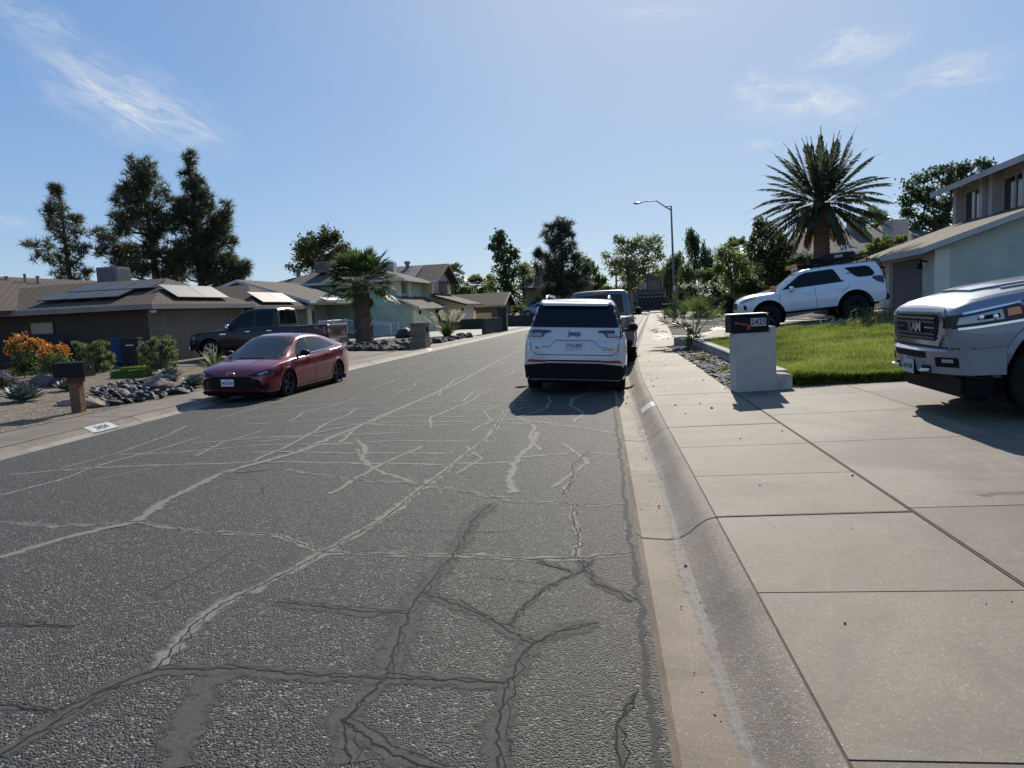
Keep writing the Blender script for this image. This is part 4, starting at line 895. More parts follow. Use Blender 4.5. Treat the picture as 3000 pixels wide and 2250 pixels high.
# ---------------------------------------------------------------- far parked cars
def far_car(label, col, loc, rz):
    pm = paint('far paint '+label[:12], col, .3, .4, .1)
    c = Car('parked_sedan', label, 'car',
      [(-2.25,.66,.36,.9,.92), (-2.1,.80,.26,.98,1.02), (-1.4,.87,.2,.98,1.03), (.9,.88,.2,.92,.99), (1.6,.86,.2,.84,.92), (2.1,.76,.24,.72,.78), (2.25,.58,.3,.6,.64)],
      [(-2.05,.74,1.0,.68,1.03), (-1.3,.80,.98,.58,1.36), (-.3,.82,.96,.58,1.46), (.3,.81,.95,.58,1.42), (1.0,.78,.94,.64,1.08), (1.3,.74,.92,.68,.95)],
      [(-1.35,.32,.37), (1.35,.32,.37)], pm, loc, rz)
    c.wheels([-1.35, 1.35], .32, .2, .86, ALLOY, 5)
    c.both('side_window', [(.85,1.0), (-1.45,1.04), (-1.2,1.28), (-.4,1.38), (.2,1.36)], 'L', GLASS)
    c.patch('windshield', [(-.66,.99), (.66,.99), (.54,1.38), (-.54,1.38)], 'F', GLASS); c.patch('rear_window', [(-.6,1.06), (.6,1.06), (.5,1.34), (-.5,1.34)], 'B', GLASS)
    c.both('headlight', [(.4,.62), (.7,.66), (.72,.76), (.45,.72)], 'F', CLEARL)
    return c
far_car('silver blue sedan parked nose left beside the low walls far down the street', (.17, .22, .27), at(1590, 927, 72)+Vector((0, 0, .0)), R(176))
far_car('dark car parked behind the silver blue sedan under the trees', (.015, .016, .018), at(1578, 916, 80), R(174))
# ================================================================ HOUSES
def shingle(name, col, sc=1.0, axis=0):
    m, nt, out = nodes(name); n = N(nt); tc = n('TexCoord')
    mp = n('Mapping', {'Vector': (tc, 'UV')})
    br = n('TexBrick', {'Vector': mp, 'Color1': sc3(col, .8)+(1,), 'Color2': sc3(col, 1.2)+(1,), 'Mortar': sc3(col, .35)+(1,), 'Scale': 1.0, 'Mortar Size': .03, 'Brick Width': .36, 'Row Height': .16, 'Bias': .1})
    nz = n('TexNoise', {'Vector': (tc, 'Object'), 'Scale': 1.3, 'Detail': 8.0, 'Roughness': .7})
    nf = n('TexNoise', {'Vector': (tc, 'Object'), 'Scale': 60.0, 'Detail': 3.0})
    c = n.mix(n.math('MULTIPLY', n.ramp(nz, [(.4, 0), (.7, 1)]), .35), br, sc3(col, .75))
    c = n.mix(n.math('MULTIPLY', n.ramp(nf, [(.4, 0), (.65, 1)]), .4), c, sc3(col, 1.35))
    p = n('BsdfPrincipled', {'Roughness': .9, 'Specular IOR Level': .2}); n.link(c.outputs[2], p.inputs['Base Color'])
    b = n('Bump', {'Height': br.outputs[1], 'Strength': .9, 'Distance': .03}); b.invert = True; n.link(b.outputs[0], p.inputs['Normal'])
    n.link(p.outputs[0], out.inputs[0]); return m
def brickmat(name, c1, c2, mort, sx=1.0, rowh=.1, bw=.3):
    m, nt, out = nodes(name); n = N(nt); tc = n('TexCoord')
    br = n('TexBrick', {'Vector': (tc, 'UV'), 'Color1': c1+(1,), 'Color2': c2+(1,), 'Mortar': mort+(1,), 'Scale': 1.0, 'Mortar Size': .008, 'Brick Width': bw, 'Row Height': rowh})
    p = n('BsdfPrincipled', {'Base Color': br, 'Roughness': .9})
    b = n('Bump', {'Height': br.outputs[1], 'Strength': .6, 'Distance': .02}); b.invert = True; n.link(b.outputs[0], p.inputs['Normal'])
    n.link(p.outputs[0], out.inputs[0]); return m
def stucco(name, c, v=.12): return mat(name, c, .92, var=v, vs=1.2, bump=.35, bs=55, dirt=sc3(c, .72), ds=.9)
SH_A = shingle('brown shingles', (.125, .095, .070)); SH_B = shingle('grey brown shingles', (.17, .145, .12)); SH_C = shingle('dark brown shingles', (.065, .052, .043)); SH_G = shingle('tan shingles', (.21, .178, .14))
ST_A = stucco('brown stucco', (.080, .056, .040)); TRIM_A = stucco('taupe trim', (.27, .23, .205)); MINT = stucco('mint stucco', (.50, .56, .39)); PALEMINT = stucco('pale mint stucco', (.66, .68, .47))
YEL = stucco('yellow stucco', (.76, .65, .37)); BRN = stucco('olive brown stucco', (.17, .13, .095)); GREY = stucco('grey stucco', (.23, .21, .21)); CREAM = stucco('cream stucco', (.68, .64, .54)); MINTG = stucco('sage wall', (.45, .49, .41)); UPG = stucco('warm grey stucco', (.48, .445, .42))
DBR = mat('dark brown trim', (.06, .042, .03), .7); WTRIM = mat('white trim', (.72, .71, .68), .6, var=.08)
PANE = mat('window pane', (.02, .026, .032), .05, spec=.7); CURT = mat('curtained pane', (.16, .18, .19), .12, coat=1)
SOLAR = mat('solar glass', (.085, .088, .094), .55, .0, spec=.35, var=.06); SFRAME = mat('solar frame', (.03, .03, .032), .4)
BRICK = brickmat('pale slump brick', (.27, .215, .15), (.19, .15, .105), (.11, .088, .065), rowh=.11, bw=.40)
MET = mat('galvanised metal', (.20, .19, .195), .6, .2, var=.15)
def planar_uv(o, s=1.0):
    me = o.data; ul = me.uv_layers.new(name='UVMap')
    for p in me.polygons:
        nn = p.normal; up = Vector((0,0,1)) - nn*nn.z
        up = up.normalized() if up.length > .05 else Vector((0,1,0)); ux = up.cross(nn)
        for li in p.loop_indices:
            c = me.vertices[me.loops[li].vertex_index].co; ul.data[li].uv = (c.dot(ux)*s, c.dot(up)*s)
    return o
def slab(mb, pts, t=.14, mi=0):                 # roof plane with thickness (below)
    mb.prism(pts, (0, 0, -t), mi)
def roofobj(mb, name, m, parent): return planar_uv(mb.build(name, m, parent, recalc=True))
class House:
    def __init__(s, name, label, loc, rz=0, cat='house', group=None):
        s.r = tag(empty(name, loc, rz), label, cat, group); s.inv = (Matrix.Translation(Vector(loc)) @ Matrix.Rotation(rz, 4, 'Z')).inverted()
    def L(s, p): return s.inv @ Vector(p)
    def wallbox(s, name, m, x0, y0, z0, x1, y1, z1, uv=False):
        mb = MB(); vs = [(x0,y0,z0),(x1,y0,z0),(x1,y1,z0),(x0,y1,z0),(x0,y0,z1),(x1,y0,z1),(x1,y1,z1),(x0,y1,z1)]
        mb.add([s.L(p) for p in vs], [(0,3,2,1),(4,5,6,7),(0,1,5,4),(1,2,6,5),(2,3,7,6),(3,0,4,7)]); o = mb.build(name, m, s.r, recalc=True)
        return planar_uv(o) if uv else o
    def prism(s, name, m, pts, d, uv=False, parent=None):
        mb = MB(); mb.prism([s.L(p) for p in pts], s.inv.to_3x3() @ Vector(d)); o = mb.build(name, m, parent or s.r, recalc=True); return planar_uv(o) if uv else o
    def roof(s, planes, m, name='roof', t=.12):
        mb = MB()
        for P in planes:
            q = [s.L(p) for p in P]; a = (q[1]-q[0]).cross(q[2]-q[0]).normalized()
            if a.z < 0: a = -a
            mb.prism(q, a*-t)
        return planar_uv(mb.build(name, m, s.r, recalc=True))
    def fascia(s, pts, h, m, w=.05, name='fascia'):
        mb = MB()
        for a, b in zip(pts[:-1], pts[1:]):
            A, B = s.L(a), s.L(b); d = (B-A); nrm = Vector((d.y, -d.x, 0)).normalized()*w
            mb.prism([A-nrm*.3+Vector((0,0,.02)), B-nrm*.3+Vector((0,0,.02)), B-nrm*.3-Vector((0,0,h)), A-nrm*.3-Vector((0,0,h))], nrm)
        return mb.build(name, m, s.r, recalc=True)
    def window(s, face, a0, a1, z0, z1, pos, pane=PANE, fm=WTRIM, out=1, fw=.06, bars=(.5,), depth=.05, name='window'):
        """face 'x': a = y range on plane x=pos; 'y': a = x range on plane y=pos; out = outward sign"""
        f = MB(); p = MB()
        def B(mbx, u0, u1, v0, v1, d0, d1):
            q = []
            for (u, v, d) in ((u0,v0,d0),(u1,v0,d0),(u1,v1,d0),(u0,v1,d0),(u0,v0,d1),(u1,v0,d1),(u1,v1,d1),(u0,v1,d1)):
                q.append(s.L((pos+out*d, u, v) if face == 'x' else (u, pos+out*d, v)))
            mbx.add(q, [(0,3,2,1),(4,5,6,7),(0,1,5,4),(1,2,6,5),(2,3,7,6),(3,0,4,7)])
        B(f, a0, a1, z1-fw, z1, -.02, depth); B(f, a0, a1, z0, z0+fw, -.02, depth+.03); B(f, a0, a0+fw, z0+fw, z1-fw, -.02, depth); B(f, a1-fw, a1, z0+fw, z1-fw, -.02, depth)
        for b in bars: c = a0+(a1-a0)*b; B(f, c-.022, c+.022, z0+fw, z1-fw, -.02, depth*.8)
        B(p, a0+fw*.5, a1-fw*.5, z0+fw*.5, z1-fw*.5, -.03, .012)
        fo = f.build(name, fm, s.r, recalc=True); p.build('window_pane', pane, fo, recalc=True); return fo
    def garage(s, face, a0, a1, z0, z1, pos, m, out=1, rows=4, fm=None, name='garage_door', rec=.0):
        d = MB(); h = (z1-z0)/rows
        def B(mbx, u0, u1, v0, v1, d0, d1):
            q = [s.L((pos+out*dd, u, v) if face == 'x' else (u, pos+out*dd, v)) for (u, v, dd) in ((u0,v0,d0),(u1,v0,d0),(u1,v1,d0),(u0,v1,d0),(u0,v0,d1),(u1,v0,d1),(u1,v1,d1),(u0,v1,d1))]
            mbx.add(q, [(0,3,2,1),(4,5,6,7),(0,1,5,4),(1,2,6,5),(2,3,7,6),(3,0,4,7)])
        for i in range(rows): B(d, a0, a1, z0+i*h+.016, z0+(i+1)*h-.016, -.05, .018-rec)
        B(d, a0, a1, z0, z1, -.06, .004-rec)
        o = d.build(name, m, s.r, recalc=True)
        if fm:
            f = MB(); w = .12; B(f, a0-w, a0, z0, z1+w, -.02, .045); B(f, a1, a1+w, z0, z1+w, -.02, .045); B(f, a0, a1, z1, z1+w, -.02, .045); f.build('door_frame', fm, o, recalc=True)
        return o
    def solar(s, o3, u, v, nu, nv, w=1.0, h=1.65, gap=.02, group=None):
        """panels on a roof plane: origin, unit u (across), unit v (up slope)"""
        o3, u, v = Vector(o3), Vector(u).normalized(), Vector(v).normalized(); nn = u.cross(v).normalized()
        if nn.z < 0: nn = -nn
        for i in range(nu):
            for j in range(nv):
                a = o3+u*(i*(w+gap))+v*(j*(h+gap))+nn*.13
                mb = MB(); mb.prism([s.L(a), s.L(a+u*w), s.L(a+u*w+v*h), s.L(a+v*h)], (s.inv.to_3x3() @ nn)*.035)
                fo = mb.build('solar_panel', SFRAME, s.r, recalc=True)
                q = MB(); e = .03; q.prism([s.L(a+u*e+v*e+nn*.034), s.L(a+u*(w-e)+v*e+nn*.034), s.L(a+u*(w-e)+v*(h-e)+nn*.034), s.L(a+u*e+v*(h-e)+nn*.034)], (s.inv.to_3x3() @ nn)*.005)
                q.build('solar_cells', SOLAR, fo, recalc=True)
    def cooler(s, x, y, z, w, d, h, m=MET):
        mb = MB()
        mb.add([s.L(p) for p in [(x,y,z),(x+w,y,z),(x+w,y+d,z),(x,y+d,z),(x,y,z+h),(x+w,y,z+h),(x+w,y+d,z+h),(x,y+d,z+h)]], [(0,3,2,1),(4,5,6,7),(0,1,5,4),(1,2,6,5),(2,3,7,6),(3,0,4,7)])
        o = mb.build('air_conditioner', m, s.r, recalc=True, bevel=.02); sl = MB()
        for i in range(9):
            a = x+.06+(w-.12)*i/9; sl.add([s.L(p) for p in [(a,y-.008,z+.12),(a+.035,y-.008,z+.12),(a+.035,y-.008,z+h-.1),(a,y-.008,z+h-.1)]], [(0,1,2,3)])
            b = y+.06+(d-.12)*i/9; sl.add([s.L(p) for p in [(x+w+.008,b,z+.12),(x+w+.008,b+.035,z+.12),(x+w+.008,b+.035,z+h-.1),(x+w+.008,b,z+h-.1)]], [(0,1,2,3)])
        sl.build('cooler_louvres', INK, o); return o
    def pipe(s, x, y, z0, z1, r, m=MET, cap=True, name='vent_pipe'):
        mb = MB(); pr = [(r, z0), (r, z1)] + ([(r*1.5, z1), (r*1.5, z1+r*1.2), (0, z1+r*1.4)] if cap else [(0, z1)])
        mb.lathe(pr, 12, 'z', 0, Matrix.Translation(s.L((x, y, 0)))); return mb.build(name, m, s.r, smooth=40)
    def lamp(s, x, y, z, dx=.1, m=BLACK):
        mb = MB(); p = s.L((x+dx*.5, y, z)); mb.lathe([(0,-.16), (.07,-.14), (.09,.06), (.05,.1), (.02,.14), (0,.14)], 8, 'z', 0, Matrix.Translation(p)); mb.tube([s.L((x, y, z+.06)), s.L((x+dx*.5, y, z+.12))], .02, 5); return mb.build('wall_lantern', m, s.r, smooth=40)
def hip(x0, y0, x1, y1, ze, zr, rx0, rx1, ry, ov=0):   # ridge along x between rx0..rx1 at y=ry
    a, b, c, d = (x0,y0,ze), (x1,y0,ze), (x1,y1,ze), (x0,y1,ze); e, f = (rx0,ry,zr), (rx1,ry,zr)
    return [[a,b,f,e], [b,c,f], [c,d,e,f], [d,a,e]]
# ---------------- dark brown bungalow with solar panels, left
A = House('bungalow', 'dark brown bungalow with solar panels on its hip roofs, behind the maroon pickup', (-17.3, 29, .22))
A.wallbox('wall', ST_A, -34, 25.55, .1, -17.32, 33, 2.4)
A.wallbox('rear_wall', ST_A, -34, 33.002, .1, -17.6, 40.2, 2.3)
A.wallbox('brick_wall', BRICK, -17.6, 25.9 if False else 31.62, .1, -17.28, 32.95, 2.38, True)
A.wallbox('brick_pier', BRICK, -17.32, 25.545, .1, -17.24, 26.42, 2.38, True)
A.wallbox('brick_lintel', BRICK, -17.32, 26.425, 2.22, -17.245, 31.6, 2.385, True)
A.wallbox('brick_wing_wall', BRICK, -17.62, 33.4, .1, -17.28, 40.1, 2.28, True)
A.garage('x', 26.5, 31.5, .22, 2.15, -17.3, stucco('beige garage door', (.23, .175, .125)), 1, 5, TRIM_A)
A.window('x', 34.4, 36.0, 1.0, 2.0, -17.28, CURT, WTRIM, 1)
A.roof(hip(-40, 24.95, -16.75, 33.1, 2.52, 3.72, -24, -18.6, 29.0), SH_A)
A.roof([[(-36,23.6,2.55),(-22.6,24.0,2.55),(-27.8,28.8,4.35),(-30,28.8,4.35)], [(-22.6,24.0,2.55),(-21.0,40,2.9),(-27.8,40,4.35),(-27.8,28.8,4.35)], [(-36,23.6,2.55),(-30,28.8,4.35),(-30,40,4.35),(-38,40,2.5)], [(-30,28.8,4.35),(-27.8,28.8,4.35),(-27.8,40,4.35),(-30,40,4.35)]], SH_A, 'wing_roof')
A.roof(hip(-26, 33.1, -16.85, 40.4, 2.40, 3.62, -23, -18.8, 36.6), SH_A, 'rear_hip_roof')
A.fascia([(-36,24.95,2.51),(-16.75,24.95,2.51),(-16.75,33.1,2.51)], .17, TRIM_A)
A.fascia([(-16.85,33.15,2.39),(-16.85,40.4,2.39)], .17, TRIM_A)
sA = Vector((0, 29-24.95, 1.2)); uA = Vector((1,0,0))
o_ = Vector((-21.9, 26.0, 2.52+1.2*(26.0-24.95)/4.05))
A.solar((-22.1, 25.75, 2.52+1.2*(.80)/4.05), uA, sA, 3, 1, 1.15, 1.05)
A.solar((-21.6, 26.85, 2.52+1.2*1.90/4.05), uA, sA, 3, 1, 1.2, 1.1)
A.solar((-20.8, 27.97, 2.52+1.2*3.02/4.05), uA, sA, 2, 1, 1.2, .9) if False else None
ue = Vector((0,1,0)); se = Vector((-1.85,0,1.2))
A.solar((-17.0, 27.0, 2.52+1.2*.25/1.85), ue, se, 2, 1, 2.0, 1.0); A.solar((-17.0, 34.3, 2.40+1.22*.15/1.95), ue, se, 2, 1, 2.0, 1.0)
A.cooler(-23.4, 31, 3.6, 1.05, 1.0, .95)
cu = MB(); cu.add([A.L(p) for p in [(-22.2,30.0,3.5),(-20.2,30.0,3.5),(-20.2,30.9,3.5),(-22.2,30.9,3.5),(-22.2,30.0,3.74),(-20.2,30.2,3.66),(-20.2,30.9,3.66),(-22.2,30.9,3.74)]], [(4,5,6,7),(0,1,5,4),(1,2,6,5),(3,0,4,7)]); cu.build('metal_duct', MET, A.r, recalc=True)
for x, y in ((-26.9, 29.7), (-26.1, 30.6), (-26.4, 30.2)): A.pipe(x, y, 3.7, 4.22 if x != -26.4 else 4.4, .06, TRIM_A, x != -26.4)
sl_ = MB(); sl_.lathe([(0,0), (.10,0), (.13,.09), (.05,.12), (0,.12)], 12, 'z', 0, Matrix.Translation(A.L((-16.95, 25.35, 2.2)))); sl_.build('security_light', WTRIM, A.r, smooth=40)
A.window('y', -22.4, -21.3, 1.55, 2.1, 25.55, mat('paper blind', (.42, .36, .26), .8), DBR, -1, bars=())
gt = MB()
for i in range(24): gt.box(-24.2+i*.16, 24.82, .25, -24.06+i*.16, 24.86, 1.55)
gt.box(-24.2, 24.86, 1.3, -20.4, 24.9, 1.4); gt.box(-24.2, 24.86, .5, -20.4, 24.9, .6)
tag(gt.build('side_gate', mat('dark fence wood', (.028, .022, .019), .8, var=.3), recalc=True), 'dark board side gate against the brown bungalow wall behind the orange bush', 'gate')
# ---------------- mint green split-level house
B = House('split_level_house', 'mint green split-level house with porch, behind the fan palm', (-16, 46, .25))
B.wallbox('porch_wall', MINT, -25, 40.6, .05, -19.3, 49.2, 2.8)
B.wallbox('upper_wall', MINT, -23.2, 49.25, .05, -14.35, 57, 4.15)
B.wallbox('garage_wall', MINT, -19.25, 48.8, .05, -13.1, 56.3, 2.18)
B.wallbox('porch_column', PALEMINT, -17.85, 40.3, .1, -17.2, 40.95, 2.72)
B.wallbox('porch_beam', PALEMINT, -17.75, 40.955, 2.48, -17.3, 48.7, 2.74)
B.prism('gable_wall', CREAM, [(-25.2,40.25,2.55),(-17.3,40.25,2.55),(-17.3,40.25,2.72),(-21.1,40.25,4.0),(-25.2,40.25,2.75)], (0,.3,0))
B.prism('garage_gable_wall', MINT, [(-19.2,48.8,2.185),(-13.1,48.8,2.185),(-14.6,48.8,2.72),(-19.2,48.8,2.9)], (0,.3,0))
B.roof([[(-16.75,39.7,2.72),(-16.75,49.2,2.72),(-21.1,49.2,4.15),(-21.1,39.7,4.15)], [(-25.6,39.7,2.72),(-25.6,49.2,2.72),(-21.1,49.2,4.15),(-21.1,39.7,4.15)]], SH_B)
B.fascia([(-21.1,39.7,4.13),(-16.75,39.7,2.70),(-16.75,48.7,2.70)], .15, CREAM)
B.fascia([(-25.6,39.7,2.70),(-21.1,39.7,4.13)], .15, CREAM)
B.roof(hip(-24.2, 48.6, -13.5, 57.7, 4.12, 5.42, -19.8, -17.2, 52.6), SH_B, 'upper_roof')
B.fascia([(-24.2,48.6,4.10),(-13.5,48.6,4.10),(-13.5,57.7,4.10)], .14, CREAM)
B.roof([[(-12.5,48.3,2.12),(-12.5,56.9,2.12),(-14.32,56.9,2.95),(-14.32,48.3,2.95)]], SH_B, 'garage_roof')
B.fascia([(-14.3,48.3,2.93),(-12.5,48.3,2.10),(-12.5,56.9,2.10)], .13, CREAM)
B.garage('x', 50.9, 55.1, .22, 1.88, -13.1, PALEMINT, 1, 6)
B.wallbox('garage_pier', PALEMINT, -13.12, 48.805, .05, -13.03, 50.85, 2.16); B.wallbox('garage_pier', PALEMINT, -13.12, 55.15, .05, -13.03, 56.29, 2.16); B.wallbox('garage_lintel', PALEMINT, -13.12, 50.851, 1.9, -13.04, 55.149, 2.15)
B.lamp(-13.03, 50.35, 1.72, .16); B.lamp(-13.03, 55.6, 1.72, .16)
B.window('x', 50.4, 51.9, 3.05, 4.0, -14.35, CURT, MINT, 1); B.wallbox('window_pier', PALEMINT, -14.36, 49.26, 2.9, -14.2, 50.2, 4.1); B.wallbox('window_pier', PALEMINT, -14.36, 52.1, 2.9, -14.2, 52.9, 4.1)
B.cooler(-20.6, 50.2, 4.95, 1.25, 1.1, .8, mat('weathered cooler', (.20,.17,.14), .8, var=.3)); B.pipe(-22.2, 51, 4.7, 5.15, .16, MET); B.pipe(-19, 50.5, 4.6, 4.95, .05, MET)
B.wallbox('chimney', UPG, -16.4, 53, 4.3, -15.5, 53.9, 5.6)
aw = MB(); aw.prism([B.L(p) for p in [(-16.7,41.0,2.80),(-16.7,44.2,2.80),(-16.2,44.2,2.62),(-16.2,41.0,2.62)]], (0,0,.10)); aw.build('skylight_hood', mat('pale metal hood', (.4,.43,.46), .45, .2), B.r, recalc=True)
B.wallbox('front_door', DBR, -19.31, 41.6, .4, -19.25, 42.5, 2.35); B.window('x', 44.6, 46.4, 1.1, 2.2, -19.3, CURT, WTRIM, 1)
B.wallbox('porch_slab', stucco('porch concrete', (.22, .22, .2)), -19.3, 40.7, .02, -16.85, 48.6, .58)
# ramp railing
W2 = mat('white vinyl', (.78, .78, .76), .5)
rl = MB()
def rail(p0, p1, posts=True):
    p0, p1 = Vector(p0), Vector(p1); n = int((p1-p0).length/.13)
    for z in (.12, .92): rl.tube([p0+Vector((0,0,z)), p1+Vector((0,0,z))], .03, 5)
    for i in range(n+1):
        q = p0.lerp(p1, i/n); r = .045 if i in (0, n) and posts else .016; rl.tube([q+Vector((0,0,0 if r > .03 else .12)), q+Vector((0,0,1.02 if r > .03 else .92))], r, 4)
rail((-16.8,41.0,.55), (-16.8,43.2,.55)); rail((-16.8,43.3,.55), (-16.8,45.4,.55)); rail((-16.7,45.4,.52), (-13.9,46.0,.05)); rail((-16.7,47.0,.55), (-13.8,47.4,.1))
tag(rl.build('ramp_railing', W2), 'white picket railing along the porch and ramp of the mint house', 'railing')
rp = MB(); rp.prism([(-16.75,45.5,.02),(-16.75,45.5,.54),(-13.9,46.1,.06),(-13.9,46.1,.02)], (-.0,1.2,0)); tag(rp.build('access_ramp', bpy.data.materials['porch concrete'], recalc=True), 'grey concrete ramp sloping down from the mint house porch', 'ramp')
# ---------------- yellow two-storey house
C = House('two_storey_house', 'yellow two-storey house with a front gable and solar roof beside the mint house', (-13, 60, .2))
C.wallbox('upper_wall', YEL, -24, 57.1, .0, -13.6, 64.4, 4.25)
C.prism('gable_wall', UPG, [(-13.6,57.1,4.25),(-13.6,64.4,4.25),(-13.6,60.75,5.55)], (-.3,0,0))
C.wallbox('garage_wall', YEL, -16, 57.15, 0, -11.35, 64.1, 2.2)
C.prism('garage_side_wall', YEL, [(-16,57.15,2.2),(-11.35,57.15,2.2),(-13.6,57.15,3.0),(-16,57.15,3.0)], (0,.3,0))
C.roof([[(-12.9,56.4,4.2),(-25,56.4,4.2),(-25,60.75,5.75),(-12.9,60.75,5.75)], [(-12.9,65.1,4.2),(-25,65.1,4.2),(-25,60.75,5.75),(-12.9,60.75,5.75)]], SH_C)
C.fascia([(-12.9,56.4,4.19),(-12.9,60.75,5.74),(-12.9,65.1,4.19)], .2, DBR); C.fascia([(-25,56.4,4.19),(-12.9,56.4,4.19)], .16, CREAM)
C.roof([[(-10.75,56.6,2.2),(-10.75,64.8,2.2),(-13.58,64.8,3.1),(-13.58,56.6,3.1)]], SH_G, 'garage_roof')
C.fascia([(-13.6,56.6,3.09),(-10.75,56.6,2.19),(-10.75,64.8,2.19)], .14, DBR)
C.solar((-22.0, 57.2, 4.2+1.55*.8/4.35), (1,0,0), (0,4.35,1.55), 7, 2, 1.0, 1.55)
C.window('x', 58.0, 62.9, 3.2, 4.1, -13.6, CURT, UPG, 1, bars=(.33, .66)); C.wallbox('brown_panel', mat('brown panel', (.12,.07,.045), .7), -13.61, 59.7, 3.2, -13.52, 61.3, 4.08)
C.wallbox('window_header', DBR, -13.62, 57.4, 4.1, -13.45, 63.6, 4.28); C.wallbox('window_sill', DBR, -13.62, 57.2, 3.06, -13.40, 63.8, 3.2)
C.garage('x', 58.2, 62.6, .1, 1.9, -11.35, mat('pinkish garage door', (.55,.47,.42), .7), 1, 4)
C.lamp(-11.35, 57.7, 1.8, .16, DBR); C.lamp(-11.35, 63.4, 1.8, .16, DBR)
C.pipe(-16.2, 59.6, 5.2, 5.85, .17, MET)
yg = MB()
for i in range(16): yg.box(-13.0+i*.1, 56.9, .1, -12.91+i*.1, 56.95, 1.55)
tag(yg.build('wooden_gate', mat('gate wood', (.22,.13,.07), .8, var=.25), recalc=True), 'brown wooden gate between the mint and the yellow house', 'gate')
# ---------------- brown gabled bungalow
D = House('gabled_bungalow', 'low olive brown bungalow with a gable facing the street, beyond the yellow house', (-10, 72, .1))
D.wallbox('wall', BRN, -20, 67.4, 0, -9.55, 75.4, 2.15)
D.prism('gable_wall', BRN, [(-9.55,67.4,2.15),(-9.55,75.4,2.15),(-9.55,71.4,3.1)], (-.3,0,0))
D.roof([[(-9.0,66.8,2.05),(-20.5,66.8,2.05),(-20.5,71.4,3.3),(-9.0,71.4,3.3)], [(-9.0,76,2.05),(-20.5,76,2.05),(-20.5,71.4,3.3),(-9.0,71.4,3.3)]], SH_C)
D.fascia([(-9.0,66.8,2.04),(-9.0,71.4,3.29),(-9.0,76,2.04)], .16, mat('tan trim', (.42,.35,.27), .8)); D.fascia([(-20.5,66.8,2.04),(-9.0,66.8,2.04)], .14, mat('tan trim', (.42,.35,.27), .8))
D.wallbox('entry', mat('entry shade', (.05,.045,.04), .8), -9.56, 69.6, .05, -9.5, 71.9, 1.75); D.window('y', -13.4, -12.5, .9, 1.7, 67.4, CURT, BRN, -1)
D.wallbox('tan_wall', stucco('tan block', (.42,.34,.2)), -12.4, 66.0, 0, -10.2, 66.2, 1.35)
# ---------------- low dark green walls
DG = stucco('dark green block', (.035, .047, .038), .2)
def lowwall(label, p0, p1, h, t=.22, z=.05):
    p0, p1 = Vector((p0[0], p0[1], z)), Vector((p1[0], p1[1], z)); d = (p1-p0).normalized(); nrm = Vector((-d.y, d.x, 0))*t/2
    mb = MB(); mb.prism([p0-nrm, p1-nrm, p1+nrm, p0+nrm], (0,0,h)); m2 = [p0-nrm*1.15-d*.02, p1-nrm*1.15+d*.02, p1+nrm*1.15+d*.02, p0+nrm*1.15-d*.02]; mb.prism([q+Vector((0,0,h)) for q in m2], (0,0,.05))
    return tag(mb.build('garden_wall', DG, recalc=True), label, 'wall', 'low dark green garden walls')
lowwall('low dark green wall running back from the street beside the mint house driveway', (-12.6,56.2), (-7.95,56.0), .88)
lowwall('dark green wall along the pavement at the end of the pale driveway', (-7.45,44.6), (-6.95,49.4), 1.0)
lowwall('farther dark green wall beyond the pillar, in front of the olive brown bungalow', (-8.6,60.5), (-5.9,60.0), .95)
pw = MB(); pw.box(-7.2,49.55,.05,-6.6,50.2,1.62); pw.box(-7.28,49.47,1.62,-6.52,50.28,1.72)
tag(pw.build('gate_pillar', DG, recalc=True, bevel=.02), 'taller dark green block pillar at the wall end', 'pillar')
pw = MB(); pw.box(-5.9,60.3,.05,-5.4,60.9,1.1); pw.box(-5.96,60.24,1.1,-5.34,60.96,1.18)
tag(pw.build('gate_pillar', DG, recalc=True, bevel=.02), 'short dark green pillar farther down the left pavement', 'pillar')
# ---------------- far houses
E_ = House('far_house', 'tan house with grey brown roof behind the tall pine in the middle', (-6, 92, 0))
E_.wallbox('wall', stucco('tan brown wall', (.26,.20,.15)), -9.5, 90, 0, -1, 98, 4.1); E_.roof(hip(-10.3, 89.2, -.4, 98.6, 4.1, 5.6, -7, -3.5, 94), SH_B); E_.wallbox('chimney', BRN, -8.0, 93, 5.0, -6.4, 94, 6.6)
E_.window('y', -6.2, -4.4, 2.4, 3.6, 90, CURT, WTRIM, -1); E_.window('y', -8.8, -7.4, .9, 2.0, 90, PANE, WTRIM, -1)
F = House('end_house', 'dark brown two-storey house facing the camera at the end of the street', (8, 124, .1))
F.wallbox('lower_wall', BRN, 5.2, 123, 0, 16, 132, 3.1); F.wallbox('upper_wall', stucco('dark olive wall', (.13,.105,.08)), 5.2, 123.4, 3.1, 16, 132, 5.4)
F.roof([[(4.4,122.6,5.3),(11,122.6,7.0),(11,133,7.0),(4.4,133,5.3)], [(17.6,122.6,5.3),(11,122.6,7.0),(11,133,7.0),(17.6,133,5.3)]], SH_C); F.prism('gable_wall', BRN, [(5.2,123.4,5.4),(16,123.4,5.4),(11,123.4,6.8)], (0,.3,0))
F.garage('y', 6.3, 11.6, .2, 2.75, 123, mat('black garage door', (.015,.015,.017), .5), -1, 4)
for i in range(8): F.window('y', 6.45+i*.64, 6.95+i*.64, 2.2, 2.5, 123-.03, mat('garage lite', (.25,.27,.3), .3) if i == 0 else bpy.data.materials['garage lite'], DKALLOY, -1, fw=.03, bars=())
F.window('y', 5.9, 7.9, 3.6, 4.9, 123.4, CURT, DBR, -1); F.wallbox('window_panel', stucco('panel tan', (.2,.16,.12)), 8.1, 123.3, 3.5, 10, 123.42, 5.0); F.window('y', 10.2, 12, 3.6, 4.9, 123.4, CURT, DBR, -1)
